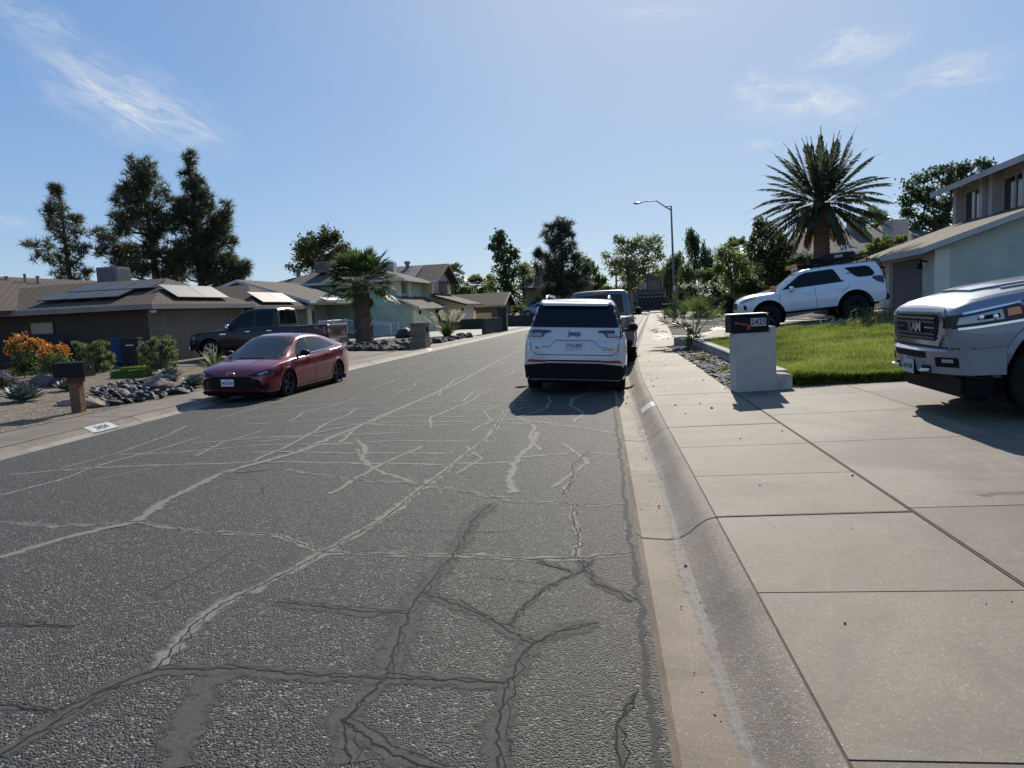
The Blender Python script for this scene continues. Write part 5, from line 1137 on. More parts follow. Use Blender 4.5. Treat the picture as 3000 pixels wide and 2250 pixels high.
K = House('far_house', 'low tan roof seen over the silver pickup cab at the end of the street', (2, 128, 0)); K.wallbox('wall', stucco('pink tan wall', (.34,.26,.21)), -6, 128, 0, 3.5, 136, 3.0); K.roof(hip(-6.6, 127.4, 4.1, 136.6, 3.0, 4.6, -3, 1, 132), SH_B); K.window('y', -3, -1, 1.2, 2.3, 128, CURT, WTRIM, -1)
# ---------------- pale sage house on the right
G = House('split_level_house', 'pale sage house with grey garage door and windowed upper storey at the right edge', (11.1, 25.4, .85), 0)
a_ = R(-6.0); Ux = Vector((math.cos(a_), math.sin(a_), 0)); Uy = Vector((-math.sin(a_), math.cos(a_), 0)); O = Vector((11.0, 25.3, 0))
def gp(u, v, z): p = O+Ux*u+Uy*v; return (p.x, p.y, z)
def gbox(name, m, u0, v0, z0, u1, v1, z1):
    mb = MB(); mb.add([G.L(gp(*p)) for p in [(u0,v0,z0),(u1,v0,z0),(u1,v1,z0),(u0,v1,z0),(u0,v0,z1),(u1,v0,z1),(u1,v1,z1),(u0,v1,z1)]], [(0,3,2,1),(4,5,6,7),(0,1,5,4),(1,2,6,5),(2,3,7,6),(3,0,4,7)]); return mb.build(name, m, G.r, recalc=True)
PT = .335
G.prism('side_wall', MINTG, [gp(0,0,.4), gp(12,0,.4), gp(12,0,2.92+PT*12.0), gp(0,0,2.92)], tuple(Uy*.25))
gbox('front_wall', CREAM, 0, .255, .4, .25, 1.28, 2.95); gbox('front_wall', CREAM, 0, 5.32, .4, .25, 8.4, 2.95); gbox('garage_lintel', CREAM, 0, 1.281, 2.72, .25, 5.319, 2.95)
gbox('corner_pier', CREAM, -.03, -.03, .4, .42, .252, 2.9)
gd = MB()
for i in range(12): gd.add([G.L(gp(*p)) for p in [(.14,1.26,.85+i*.155),(.14,5.34,.85+i*.155),(.14,5.34,.99+i*.155),(.14,1.26,.99+i*.155),(.2,1.26,.85+i*.155),(.2,5.34,.85+i*.155),(.2,5.34,.99+i*.155),(.2,1.26,.99+i*.155)]], [(3,2,1,0),(0,1,5,4),(2,3,7,6)])
gd.add([G.L(gp(*p)) for p in [(.17,1.2,.8),(.17,5.36,.8),(.17,5.36,2.75),(.17,1.2,2.75)]], [(0,1,2,3)])
gd.build('garage_door', mat('grey garage door', (.115,.115,.13), .5), G.r, recalc=True)
G.roof([[gp(-.6,-.45,2.95), gp(-.6,9.2,2.95), gp(12,9.2,2.95+PT*12.6), gp(12,-.45,2.95+PT*12.6)]], SH_G)
G.fascia([gp(-.6,9.2,2.94), gp(-.6,-.45,2.94)], .18, UPG, -.05); G.fascia([gp(-.6,-.45,2.94), gp(12,-.45,2.94+PT*12.6)], .18, UPG, .05)
gbox('upper_wall', UPG, 3.85, -.1, 3.4, 10, 9.0, 5.95)
for v in (8.7, 5.9, 5.0, 2.2, 1.4, -.1): gbox('wall_pier', UPG, 3.5, v, 3.6, 3.86, v+.32, 5.9)
for v0, v1 in ((6.4, 8.5), (2.7, 4.8), (.4, 1.3)):
    f = MB(); P_ = MB()
    for (c0, c1, z0, z1) in ((v0,v1,5.58,5.66),(v0,v1,4.32,4.40),(v0,v0+.06,4.40,5.58),(v1-.06,v1,4.40,5.58),((v0+v1)/2-.03,(v0+v1)/2+.03,4.40,5.58)):
        f.add([G.L(gp(*p)) for p in [(3.78,c0,z0),(3.78,c1,z0),(3.78,c1,z1),(3.78,c0,z1),(3.86,c0,z0),(3.86,c1,z0),(3.86,c1,z1),(3.86,c0,z1)]], [(3,2,1,0),(0,1,5,4),(2,3,7,6),(1,2,6,5),(3,0,4,7)])
    P_.add([G.L(gp(*p)) for p in [(3.82,v0,4.36),(3.82,v1,4.36),(3.82,v1,5.62),(3.82,v0,5.62)]], [(0,1,2,3)])
    fo = f.build('window', UPG, G.r, recalc=True); P_.build('window_pane', PANE, fo)
G.roof([[gp(2.9,-1.6,5.88), gp(2.9,10,5.88), gp(7.5,10,7.0), gp(7.5,-1.6,7.0)]], SH_G, 'upper_roof'); G.fascia([gp(2.9,10,5.87), gp(2.9,-1.6,5.87)], .2, UPG, -.05)
for v, s_ in ((.75, 1), (5.8, 1), (6.9, .8)):
    mb = MB(); p = Vector(gp(-.02, v, 2.55)); mb.tube([G.L(p), G.L(p-Ux*.18+Vector((0,0,.04))), G.L(p-Ux*.22-Vector((0,0,.06)))], .035, 6); mb.lathe([(0,0), (.06,-.02), (.10,-.2), (0,-.2)], 10, 'z', 0, Matrix.Translation(G.L(p-Ux*.22-Vector((0,0,.04))))); mb.build('wall_lamp', BLACK, G.r, smooth=40)
# ---------------- grey house behind the date palm
Hh = House('far_house', 'grey house with brown roof behind the date palm', (14, 50, .3))
Hh.wallbox('wall', GREY, 11.0, 48, .3, 24, 58, 4.15); Hh.wallbox('porch_wall', GREY, 9.6, 46.2, .3, 18, 47.98, 2.6)
Hh.roof(hip(10.2, 47.2, 25, 59, 4.15, 5.95, 14.5, 20, 53), SH_B); Hh.roof([[(9.0,45.4,2.75),(18.6,45.4,2.75),(18.6,47.99,3.3),(9.0,47.99,3.3)]], SH_G, 'porch_roof')
Hh.fascia([(10.2,59,4.13),(10.2,47.2,4.13),(25,47.2,4.13)], .2, WTRIM); Hh.fascia([(9.0,45.4,2.73),(18.6,45.4,2.73)], .16, WTRIM)
Hh.window('y', 14.2, 16.4, 3.45, 3.85, 48, PANE, GREY, -1); Hh.cooler(17.0, 51.5, 5.4, 1.0, 1.0, 1.0)
cq = at(2612, 690, 38); cw = at(2663, 640, 38); ch = MB(); ch.box(cq.x, 38, 2.5, cw.x, 39.2, cw.z); 
tag(ch.build('chimney_block', UPG, recalc=True, bevel=.04), 'plain taupe stucco chimney block rising behind the sage garage roof', 'chimney')
# ================================================================ PLANTS
rng = np.random.default_rng(11)
def np_mesh(name, V, nv, m, parent=None, smooth=False):
    """V: (faces*nv, 3) separate polygons of nv corners"""
    me = bpy.data.meshes.new(name); n = len(V); nf = n//nv
    me.vertices.add(n); me.vertices.foreach_set('co', np.asarray(V, np.float32).ravel())
    me.loops.add(n); me.loops.foreach_set('vertex_index', np.arange(n, dtype=np.int32))
    me.polygons.add(nf); me.polygons.foreach_set('loop_start', np.arange(0, n, nv, dtype=np.int32)); me.polygons.foreach_set('loop_total', np.full(nf, nv, np.int32))
    me.materials.append(m); me.update(); me.validate()
    o = bpy.data.objects.new(name, me); COL.objects.link(o)
    if parent: o.parent = parent
    return o
def rdir(n):
    v = rng.normal(size=(n, 3)); return v/np.linalg.norm(v, axis=1)[:, None]
def quads(C, L, W, D=None, droop=0.0):
    n = len(C); d = rdir(n) if D is None else D/np.linalg.norm(D, axis=1)[:, None]
    d[:, 2] -= droop; d /= np.linalg.norm(d, axis=1)[:, None]
    r = rdir(n); s = np.cross(d, r); s /= np.linalg.norm(s, axis=1)[:, None]+1e-9
    l = (L*rng.uniform(.6, 1.3, n))[:, None]; w = (W*rng.uniform(.6, 1.3, n))[:, None]
    return np.stack([C-d*l*.5, C+s*w*.5, C+d*l*.5, C-s*w*.5], 1).reshape(-1, 3)
def subblobs(blobs, k, fr=.42):
    out = []
    for c, r in blobs:
        c = np.array(c); r = np.array(r); d = rdir(k); q = rng.uniform(.45, .95, k)[:, None]
        cc = c + d*r*q; rr = r.mean()*fr*rng.uniform(.55, 1.25, k)
        out += [(cc[i], rr[i]) for i in range(k)]
    return out
def fill(subs, dens, shell=.5):
    P, N_ = [], []
    for c, r in subs:
        n = max(5, int(dens*r*r*3.14)); d = rdir(n); q = (shell + (1-shell)*rng.uniform(0, 1, n))[:, None]
        P.append(c+d*q*r*np.array([1.15, 1.15, .85])); N_.append(d)
    return np.concatenate(P), np.concatenate(N_)
TG = 'trees in the gardens'
def pxblobs(lst, y, fx, thick=.9):
    out = []
    for a, b, rx, ry in lst:
        px, py, qx, qy = fx(a, b, rx, ry); p = at(px, py, y); s = (p-Vector((0,0,EYE))).length*.0+ (ROT.transposed() @ (p-Vector((0,0,EYE)))).z*-1/F_
        rx_, rz_ = qx*s, qy*s
        out.append(((p.x, p.y+rng.uniform(-.25, .25)*rx_, p.z), (rx_, rx_*thick, rz_)))
    return out
def zoomfx(ox, oy, k): return lambda a, b, rx, ry: (ox+a*k, oy+b*k, rx*k, ry*k)
BARK = mat('bark', (.085, .06, .045), .95, var=.35, vs=6, bump=.8, bs=14); GBARK = mat('pale bark', (.20, .16, .125), .9, var=.3, vs=5, bump=.4, bs=12)
def tree(name, label, trunk, tr, blobs, m, leaf=(.16, .1), dens=60, k=9, kind='broad', bark=None, cat='tree', fr=.42, limbs=34, group=None, shell=.35, branch=True, cov=1.5):
    base = Vector(trunk[0]); root = tag(empty(name, base), label, cat, group)
    sub = subblobs(blobs, k, fr)
    tb = MB(); T = [Vector(p)-base for p in trunk]; n = len(T)
    if branch:
        tb.tube(T, [tr*(1-.85*i/(n-1)) for i in range(n)], 8)
        idx = rng.permutation(len(sub))[:limbs]
        for i in idx:
            c, r = sub[i]; c = Vector(c)-base
            zz = max(T[0].z+.2, c.z-(.35+.35*rng.uniform())*max(.6, (c.xy-T[-1].xy).length)); zz = min(zz, T[-1].z*.97)
            q = 0
            for a, b in zip(T[:-1], T[1:]):
                if a.z <= zz <= b.z: q = (zz-a.z)/max(1e-6, b.z-a.z); s0 = a.lerp(b, q); break
            else: s0 = T[-1]*.9
            fz = 1-.8*(s0.z/max(.1, T[-1].z)); mid = s0.lerp(c, .5)+Vector((0,0,-.12*(c-s0).length if kind == 'needle' else .08*(c-s0).length))
            tb.tube([s0, mid, c], [tr*.32*fz+.015, tr*.2*fz+.012, .008], 5)
        tb.build('trunk', bark or BARK, root, smooth=60)
    b = np.array(base); la = leaf[0]*leaf[1]*.5; dens = cov/la/{'needle': 9, 'weep': 7, 'upright': 1}.get(kind, 3)
    if kind == 'needle':
        sub = [(c, r*1.5) for c, r in sub]; P, D = fill(sub, dens, .1); P = P-b
        n = len(P); q = 9; D2 = np.repeat(D*.7+np.array([0, 0, .35]), q, 0)+rng.normal(size=(n*q, 3))*.75
        D2 /= np.linalg.norm(D2, axis=1)[:, None]; C = np.repeat(P, q, 0); l = leaf[0]*rng.uniform(.6, 1.2, n*q)[:, None]
        s = np.cross(D2, rdir(n*q)); s /= np.linalg.norm(s, axis=1)[:, None]; w = leaf[1]
        V = np.stack([C-s*w*.5, C+s*w*.5, C+D2*l], 1).reshape(-1, 3); np_mesh('crown', V, 3, m, root)
    elif kind == 'weep':
        P, D = fill(sub, dens, shell); P = P-b; q = 7
        C = np.concatenate([P+np.array([0, 0, -leaf[0]*.55*j])+rng.normal(size=P.shape)*leaf[0]*.18 for j in range(q)])
        DD = rng.normal(size=C.shape)*.35+np.array([0, 0, -1.0]); np_mesh('crown', quads(C, leaf[0], leaf[1], DD), 4, m, root)
    elif kind == 'upright':
        P, D = fill(sub, dens, shell); P = P-b; DD = D*.5+rng.normal(size=P.shape)*.3+np.array([0, 0, .9]); np_mesh('crown', quads(P, leaf[0], leaf[1], DD), 4, m, root)
    else:
        P, D = fill(sub, dens, shell); P = P-b; q = 3
        C = np.repeat(P, q, 0)+rng.normal(size=(len(P)*q, 3))*leaf[0]*.55; np_mesh('crown', quads(C, leaf[0], leaf[1], None, .25), 4, m, root)
    return root
PINE = leafmat('pine needles', (.060, .072, .034), (.145, .150, .07), .4, .75); PINE2 = leafmat('blue pine needles', (.062, .078, .05), (.125, .145, .085), .4, .75)
GREEN = leafmat('broad leaves', (.06, .09, .028), (.15, .20, .05), .5); DGREEN = leafmat('dark leaves', (.036, .06, .022), (.095, .135, .035), .45)
EUC = leafmat('olive leaves', (.11, .135, .05), (.25, .27, .10), .55); YGREEN = leafmat('yellow green leaves', (.09, .125, .03), (.21, .25, .06), .55)
Z7 = zoomfx(0, 400, .3617); ZB = zoomfx(1380, 620, .27125); ZR = zoomfx(1900, 600, .27125); ZG = zoomfx(2150, 350, .3847); ZM = zoomfx(1100, 740, .1808); Z1 = zoomfx(0, 700, .3617); S22 = zoomfx(0, 0, 1.3562)
def T7(pts, y, fx): return [tuple(at(*fx(a, b, 1, 1)[:2], y)) for a, b in pts]
def ground0(p, z=0): return [(p[0][0], p[0][1], z)]+p
yP = 44
t = T7([(575,1210),(540,950),(505,650),(460,400)], yP, Z7)
tree('pine_tree', 'smaller slim pine with a long left branch, leftmost of the pines over the brown roof', ground0(t), .22,
  pxblobs([(455,410,34,35),(450,480,60,45),(470,560,90,55),(480,640,115,60),(410,600,40,30),(400,720,60,50),(540,720,110,60),(500,800,130,60),(610,660,45,35),(350,880,120,45),(240,880,55,45),(640,790,55,55),(560,880,110,60),(700,920,70,50),(600,960,110,70),(340,990,80,45),(450,1000,90,60),(560,1060,110,70),(480,1130,80,60),(650,1100,70,70),(600,1180,90,50)], yP, Z7), PINE, (.50, .05), 17, 7, 'needle', fr=.40, group=TG)
t = T7([(1270,1210),(1240,950),(1190,600),(1120,250)], 46, Z7)
tree('pine_tree', 'tall round-topped pine, left of the two big pines over the brown roof', ground0(t), .32,
  pxblobs([(1080,210,70,55),(1160,220,70,55),(1110,310,110,70),(1190,330,90,70),(1080,420,110,75),(1220,430,100,80),(1000,470,70,60),(960,530,60,60),(1130,550,150,90),(950,650,65,60),(1080,660,130,80),(1250,620,110,100),(1330,470,60,80),(960,720,70,50),(1010,780,60,50),(1200,770,130,80),(1330,740,100,100),(810,790,55,55),(860,850,80,60),(840,920,60,40),(1000,900,80,40),(950,960,80,40),(1120,950,150,70),(1280,900,120,90),(1010,1040,120,60),(1180,1080,160,70),(1000,1130,90,50)], 46, Z7), PINE, (.50, .05), 17, 8, 'needle', fr=.42, group=TG, cov=2.2)
t = T7([(1640,1230),(1600,900),(1570,550),(1530,200)], 47, Z7)
tree('pine_tree', 'dense spire-topped pine, right of the two big pines over the brown roof', ground0(t), .34,
  pxblobs([(1530,170,50,50),(1535,235,60,45),(1515,300,45,40),(1530,380,70,55),(1600,350,45,45),(1550,460,100,70),(1650,480,80,60),(1470,520,80,70),(1600,580,140,80),(1700,560,60,70),(1500,680,130,90),(1660,690,140,90),(1830,590,55,70),(1850,690,60,80),(1790,760,90,80),(1560,830,160,90),(1700,850,150,90),(1880,840,40,60),(1500,950,140,80),(1680,980,180,90),(1800,1000,110,80),(1550,1080,180,90),(1730,1110,180,80),(1880,1060,90,60),(1990,1050,45,50),(1950,1110,80,50),(1850,1160,120,50),(1400,1000,110,90),(1420,1120,120,70)], 47, Z7), PINE, (.50, .05), 22, 8, 'needle', fr=.44, group=TG, cov=2.5)
t = [tuple(at(930, 850, 78)), tuple(at(933, 740, 78))]
tree('round_tree', 'rounded olive green tree rising behind the mint house roof', ground0(t), .3,
  pxblobs([(697,508,38,20),(665,528,32,26),(725,525,32,22),(690,545,45,28),(655,560,28,16),(740,545,18,15),(640,578,22,10),(700,575,40,18),(735,570,22,16)], 78, S22), leafmat('olive pine', (.06,.07,.02), (.14,.14,.04), .35), (.40, .20), 16, 10, 'broad', group=TG, cov=3.2)
t = [tuple(at(1500, 905, 84)), tuple(at(1480, 780, 84)), tuple(at(1465, 700, 84))]
tree('poplar_tree', 'tall narrow leafy tree left of the big central pine', ground0(t), .35,
  pxblobs([(315,255,45,45),(260,320,60,50),(350,320,50,50),(250,390,60,45),(330,420,80,60),(430,420,60,55),(470,480,40,40),(290,490,50,50),(420,520,80,60),(330,590,80,70),(430,640,80,80),(310,700,70,70),(400,750,110,80),(350,830,100,70),(430,870,100,70),(480,940,80,60),(540,1010,70,50)], 84, ZB), DGREEN, (.40, .28), 20, 9, 'broad', fr=.47, group=TG, cov=2.8)
tree('leafy_tree', 'yellow green tree between the narrow tree and the big pine', [tuple(at(1535, 900, 92)), tuple(at(1532, 800, 92))], .25,
  pxblobs([(540,590,55,60),(600,620,60,60),(560,690,70,70),(620,740,60,70),(560,800,60,60),(220,740,50,60),(200,830,50,50)], 92, ZB), EUC, (.42, .22), 13, 9, 'broad', group=TG, fr=.5, cov=3.2)
t = [tuple(at(1650, 905, 87)), tuple(at(1648, 780, 87)), tuple(at(1640, 660, 87))]
tree('pine_tree', 'big broad pine with upswept branch tips in the middle of the view', ground0(t), .5,
  pxblobs([(950,120,70,45),(860,170,50,45),(1040,170,55,55),(940,210,110,70),(830,260,55,60),(1070,270,50,70),(960,320,120,80),(860,370,70,60),(1060,390,60,70),(960,450,110,80),(740,440,35,35),(720,480,40,30),(800,500,70,40),(870,540,80,50),(960,570,110,70),(1080,530,70,70),(1160,500,45,50),(900,640,110,60),(1030,650,110,70),(1140,620,60,70),(860,720,110,50),(980,740,130,70),(1090,740,110,70),(900,820,140,60),(1050,840,150,60),(1200,800,90,60),(820,870,90,40),(1250,600,40,60),(1230,690,60,60)], 87, ZB), PINE2, (.75, .075), 9, 8, 'needle', fr=.44, limbs=46, group=TG, cov=2.4)
tree('eucalyptus_tree', 'grey green gum tree just left of the big central pine', [tuple(at(1580, 890, 96)), tuple(at(1575, 800, 96))], .25,
  pxblobs([(710,580,45,50),(760,620,40,50),(690,650,60,50),(740,700,60,50),(680,730,50,50),(770,740,50,40)], 96, ZB), leafmat('grey olive leaves', (.08,.085,.05), (.16,.155,.085), .4), (.45, .2), 12, 9, 'broad', group=TG, cov=2.6)
tree('leafy_tree', 'light green loose tree right of the big central pine', [tuple(at(1728, 880, 96)), tuple(at(1728, 800, 96))], .25,
  pxblobs([(1210,530,45,45),(1280,560,55,50),(1240,620,60,50),(1330,640,50,50),(1300,700,80,60),(1370,740,60,40),(1430,750,30,25),(1290,790,90,50),(1370,820,60,40)], 96, ZB), YGREEN, (.42, .24), 11, 9, 'broad', group=TG, fr=.5, cov=3.2)
t = [tuple(at(1848, 905, 108)), tuple(at(1845, 840, 108)), tuple(at(1835, 760, 108)), tuple(at(1840, 700, 108))]
tree('eucalyptus_tree', 'wide gum tree with open olive foliage standing before the end house', ground0(t), .5,
  pxblobs([(1590,290,45,40),(1640,330,55,45),(1740,330,50,45),(1820,310,50,40),(1920,320,60,40),(2000,310,50,40),(1640,420,55,50),(1760,410,80,50),(1880,400,70,50),(2000,420,60,60),(2050,480,35,40),(1460,480,40,30),(1510,560,55,35),(1580,530,50,40),(1700,520,90,60),(1840,510,90,60),(1960,530,60,60),(1600,610,55,35),(1740,620,90,60),(1880,640,90,50),(1990,620,40,40),(1680,700,70,50),(1790,720,80,60),(1720,790,80,50),(1650,820,50,40)], 108, ZB), EUC, (.55, .2), 10, 8, 'broad', GBARK, limbs=50, group=TG, fr=.48, cov=3.2)
tree('weeping_tree', 'dark weeping tree behind the street lamp pole', [tuple(at(2035, 900, 66)), tuple(at(2035, 800, 66))], .3,
  pxblobs([(445,290,45,55),(500,330,45,50),(440,390,80,60),(550,410,70,60),(500,500,120,70),(640,520,80,60),(430,590,120,70),(580,620,120,70),(690,630,60,60),(440,720,130,70),(600,730,110,60)], 66, ZR), DGREEN, (.34, .09), 12, 9, 'weep', group=TG, cov=2.5)
tree('weeping_tree', 'smaller weeping green tree left of the street lamp pole', [tuple(at(1965, 905, 72)), tuple(at(1965, 810, 72))], .25,
  pxblobs([(320,530,60,40),(260,600,60,55),(200,640,50,60),(330,620,70,60),(240,720,80,60),(190,780,50,60),(330,740,70,70),(220,860,60,50)], 72, ZR), leafmat('weeping leaves', (.055,.08,.03), (.13,.16,.05), .45), (.34, .09), 11, 9, 'weep', group=TG)
tree('leafy_tree', 'big dense dark leafy tree left of the date palm', [tuple(at(2270, 915, 39)), tuple(at(2268, 800, 39)), tuple(at(2262, 690, 39))], .28,
  pxblobs([(1190,190,45,50),(1260,230,55,60),(1200,290,70,60),(1340,260,50,60),(1180,380,90,70),(1310,360,90,70),(1440,370,70,60),(1120,460,80,60),(1260,480,110,80),(1400,480,100,70),(1530,470,60,60),(1200,580,120,80),(1350,600,120,90),(1490,600,90,80),(1280,710,130,80),(1430,720,110,80),(1560,700,80,70),(1640,620,60,80),(1720,600,50,60),(1760,660,40,60),(1680,730,80,60),(1300,830,120,80),(1450,820,110,70)], 39, ZR), DGREEN, (.20, .09), 46, 10, 'broad', group=TG, fr=.48, cov=3.2)
tree('leafy_tree', 'bright green drooping tree standing left of the big dark tree', [tuple(at(2145, 920, 43)), tuple(at(2143, 800, 43))], .2,
  pxblobs([(800,490,55,45),(870,520,60,40),(780,570,50,50),(880,590,80,50),(990,560,60,50),(800,680,90,50),(930,670,100,60),(1060,640,80,60),(740,690,50,40),(870,760,110,60),(1010,760,90,60),(1130,720,70,60),(880,850,100,60),(1030,860,110,70),(980,950,100,60)], 43, ZR), YGREEN, (.24, .08), 34, 10, 'broad', group=TG, cov=2.8)
tree('round_tree', 'large rounded dark tree behind the sage house roof', [tuple(at(2760, 700, 52)), tuple(at(2790, 560, 52))], .35,
  pxblobs([(1430,430,50,40),(1500,440,70,50),(1600,390,70,50),(1700,380,60,45),(1780,360,60,40),(1880,340,50,35),(1920,360,40,30),(1350,500,50,50),(1450,530,90,70),(1600,500,100,70),(1750,460,90,60),(1340,600,60,70),(1460,640,100,80),(1620,620,100,80),(1310,700,45,40),(1400,750,90,80),(1530,770,110,80),(1400,840,80,50),(1600,760,70,60)], 52, ZG), leafmat('mid leaves', (.04,.065,.028), (.10,.135,.05), .42), (.28, .14), 22, 10, 'broad', group=TG, cov=3.0)
tree('hedge_shrub', 'yellow green shrub row showing above the sage garage roof', [tuple(at(2570, 790, 36)), tuple(at(2570, 740, 36))], .1,
  pxblobs([(1010,990,60,40),(1080,950,70,45),(1160,930,70,40),(1240,915,60,35),(1300,905,40,28),(1090,1010,70,35),(1180,985,70,35)], 36, ZG), YGREEN, (.18, .07), 46, 9, 'upright', cat='shrub', cov=3)
tree('leafy_tree', 'dark tree far left of the small fan palm, past the yellow gable', [tuple(at(1330, 870, 100)), tuple(at(1330, 850, 100))], .2, pxblobs([(1270,560,60,50),(1220,600,50,60),(1320,620,60,50),(1260,660,90,50)], 100, ZM), DGREEN, (.45, .3), 12, 9, 'broad', group=TG)
tree('leafy_tree', 'green low bush tree just left of the small fan palm', [tuple(at(1362, 870, 96)), tuple(at(1362, 855, 96))], .2, pxblobs([(1420,600,60,40),(1500,620,70,50),(1440,660,100,40),(1540,670,60,40)], 96, ZM), GREEN, (.45, .3), 12, 9, 'broad', group=TG)
tree('leafy_tree', 'grey green tree touching the left side of the narrow leafy tree', [tuple(at(1430, 870, 104)), tuple(at(1430, 830, 104))], .2, pxblobs([(1860,430,50,60),(1840,540,60,60),(1800,620,60,50),(1880,640,70,60)], 104, ZM), EUC, (.5, .3), 11, 9, 'broad', group=TG)
tree('leafy_shrub', 'bright green round shrub in front of the far tan house', [tuple(at(1578, 905, 80)), tuple(at(1578, 885, 80))], .08, pxblobs([(720,950,50,40),(700,1000,40,40),(760,1000,40,35)], 80, ZB), YGREEN, (.3, .2), 30, 9, 'broad', cat='shrub')
tree('leafy_shrub', 'light green shrub at the foot of the narrow leafy tree', [tuple(at(1530, 925, 76)), tuple(at(1530, 905, 76))], .08, pxblobs([(520,1040,70,40),(460,1060,60,40),(570,1070,50,35)], 76, ZB), YGREEN, (.3, .2), 30, 9, 'broad', cat='shrub')
# vine hedge and desert shrubs beyond the right driveway
WHF = leafmat('white blossom', (.26, .32, .18), (.5, .55, .42), .3)
hd = tree('vine_hedge', 'vine covered hedge with pale flowers behind the street lamp and small mailbox', [tuple(at(2070, 935, 50)), tuple(at(2070, 880, 50))], .06,
  pxblobs([(330,930,60,60),(420,910,70,60),(520,900,70,60),(620,900,70,60),(720,890,70,60),(810,880,70,60),(360,1010,80,60),(480,1000,90,70),(600,1000,90,70),(720,990,90,70),(820,980,80,70)], 50, ZR, .5), DGREEN, (.18, .11), 40, 10, 'broad', cat='hedge', cov=3.5)
bb = hd.location; P = []
for a, b_, r, q in [(420,865,70,18),(560,880,70,18),(700,860,80,18),(800,850,60,18),(640,900,90,25)]:
    for _ in range(24):
        p = at(*ZR(a+rng.normal()*r*.7, b_+rng.normal()*q, 1, 1)[:2], 49.3+rng.uniform(-.4,.2)); P.append(tuple(p-bb))
np_mesh('flowers', quads(np.array(P), .2, .16), 4, WHF, hd)
tree('spiky_shrub', 'dark upright desert shrub beside the nose of the off-road SUV', [tuple(at(2140, 930, 37)), tuple(at(2140, 900, 37))], .06, pxblobs([(760,1080,80,70),(850,1050,100,90),(950,1040,100,100),(880,1150,120,60),(1000,1130,80,70)], 37, ZR), leafmat('dark twigs', (.03,.042,.022), (.07,.085,.04), .3), (.34, .03), 60, 10, 'upright', cat='shrub', cov=3.5)
tree('spiky_shrub', 'dark spreading desert shrub in front of the flowering hedge', [tuple(at(2040, 935, 45)), tuple(at(2040, 905, 45))], .06, pxblobs([(420,1060,90,60),(540,1050,90,70),(650,1060,80,70),(350,1000,60,60)], 45, ZR), bpy.data.materials['dark twigs'], (.34, .03), 50, 10, 'upright', cat='shrub', cov=3.5)
tree('leafy_tree', 'dense green tree mass low between the weeping tree and the flowering hedge', [tuple(at(2090, 905, 58)), tuple(at(2090, 840, 58))], .2, pxblobs([(560,760,90,60),(660,740,80,60),(720,800,90,60),(620,830,90,50),(770,700,50,50)], 58, ZR), GREEN, (.26, .13), 20, 10, 'broad', group=TG, cov=3.2)
tree('leafy_tree', 'dark foliage filling the gap behind the nose of the off-road SUV', [tuple(at(2200, 915, 41)), tuple(at(2200, 850, 41))], .2, pxblobs([(1080,880,110,70),(1180,830,110,70),(1000,920,90,60),(1230,930,110,60),(1120,980,110,60),(1320,950,90,60)], 41, ZR), DGREEN, (.20, .10), 20, 10, 'broad', group=TG, cov=3.2)
tree('leafy_tree', 'dark low trees closing the street end behind the silver pickup', [tuple(at(1760, 900, 116)), tuple(at(1760, 870, 116))], .2, pxblobs([(1430,830,60,40),(1530,850,60,40),(1620,850,50,50),(1330,840,60,40)], 116, ZB), DGREEN, (.5, .3), 20, 10, 'broad', group=TG, cov=3)
# ---------------------------------------------------------------- palms
def fanleaf(V, o, d, L, Rb, nseg, wid, droop, spread=2.6):
    d = d/np.linalg.norm(d); up = np.array([0, 0, 1.0]); s = np.cross(d, up)
    if np.linalg.norm(s) < .05: s = np.array([1.0, 0, 0])
    s /= np.linalg.norm(s); nn = np.cross(s, d)
    q = o+d*L*.55+np.array([0, 0, -.02]); e = o+d*L+np.array([0, 0, -.06*L])
    w = .022
    for a, b in ((o, q), (q, e)): V += [a-s*w, a+s*w, b+s*w*.7, b-s*w*.7]
    for i in range(nseg):
        t = -spread/2+spread*i/(nseg-1); dd = d*math.cos(t)+s*math.sin(t)+nn*rng.normal()*.07; l = Rb*(1-.22*abs(t)/(spread/2))*rng.uniform(.9, 1.08)
        m_ = e+dd*l*.6; tip = e+dd*l+np.array([0, 0, -droop*l*rng.uniform(.5, 1.4)]); ss = np.cross(dd, nn); ss /= np.linalg.norm(ss)+1e-9
        V += [e, m_+ss*wid*.5, tip, m_-ss*wid*.5]
PALMG = leafmat('fan palm leaves', (.045, .072, .025), (.11, .15, .045), .4, .45); DEADP = mat('dry palm', (.20, .14, .08), .9, var=.3); BOOT = mat('palm boots', (.16, .115, .075), .95, var=.45, vs=7, bump=1.0, bs=9)
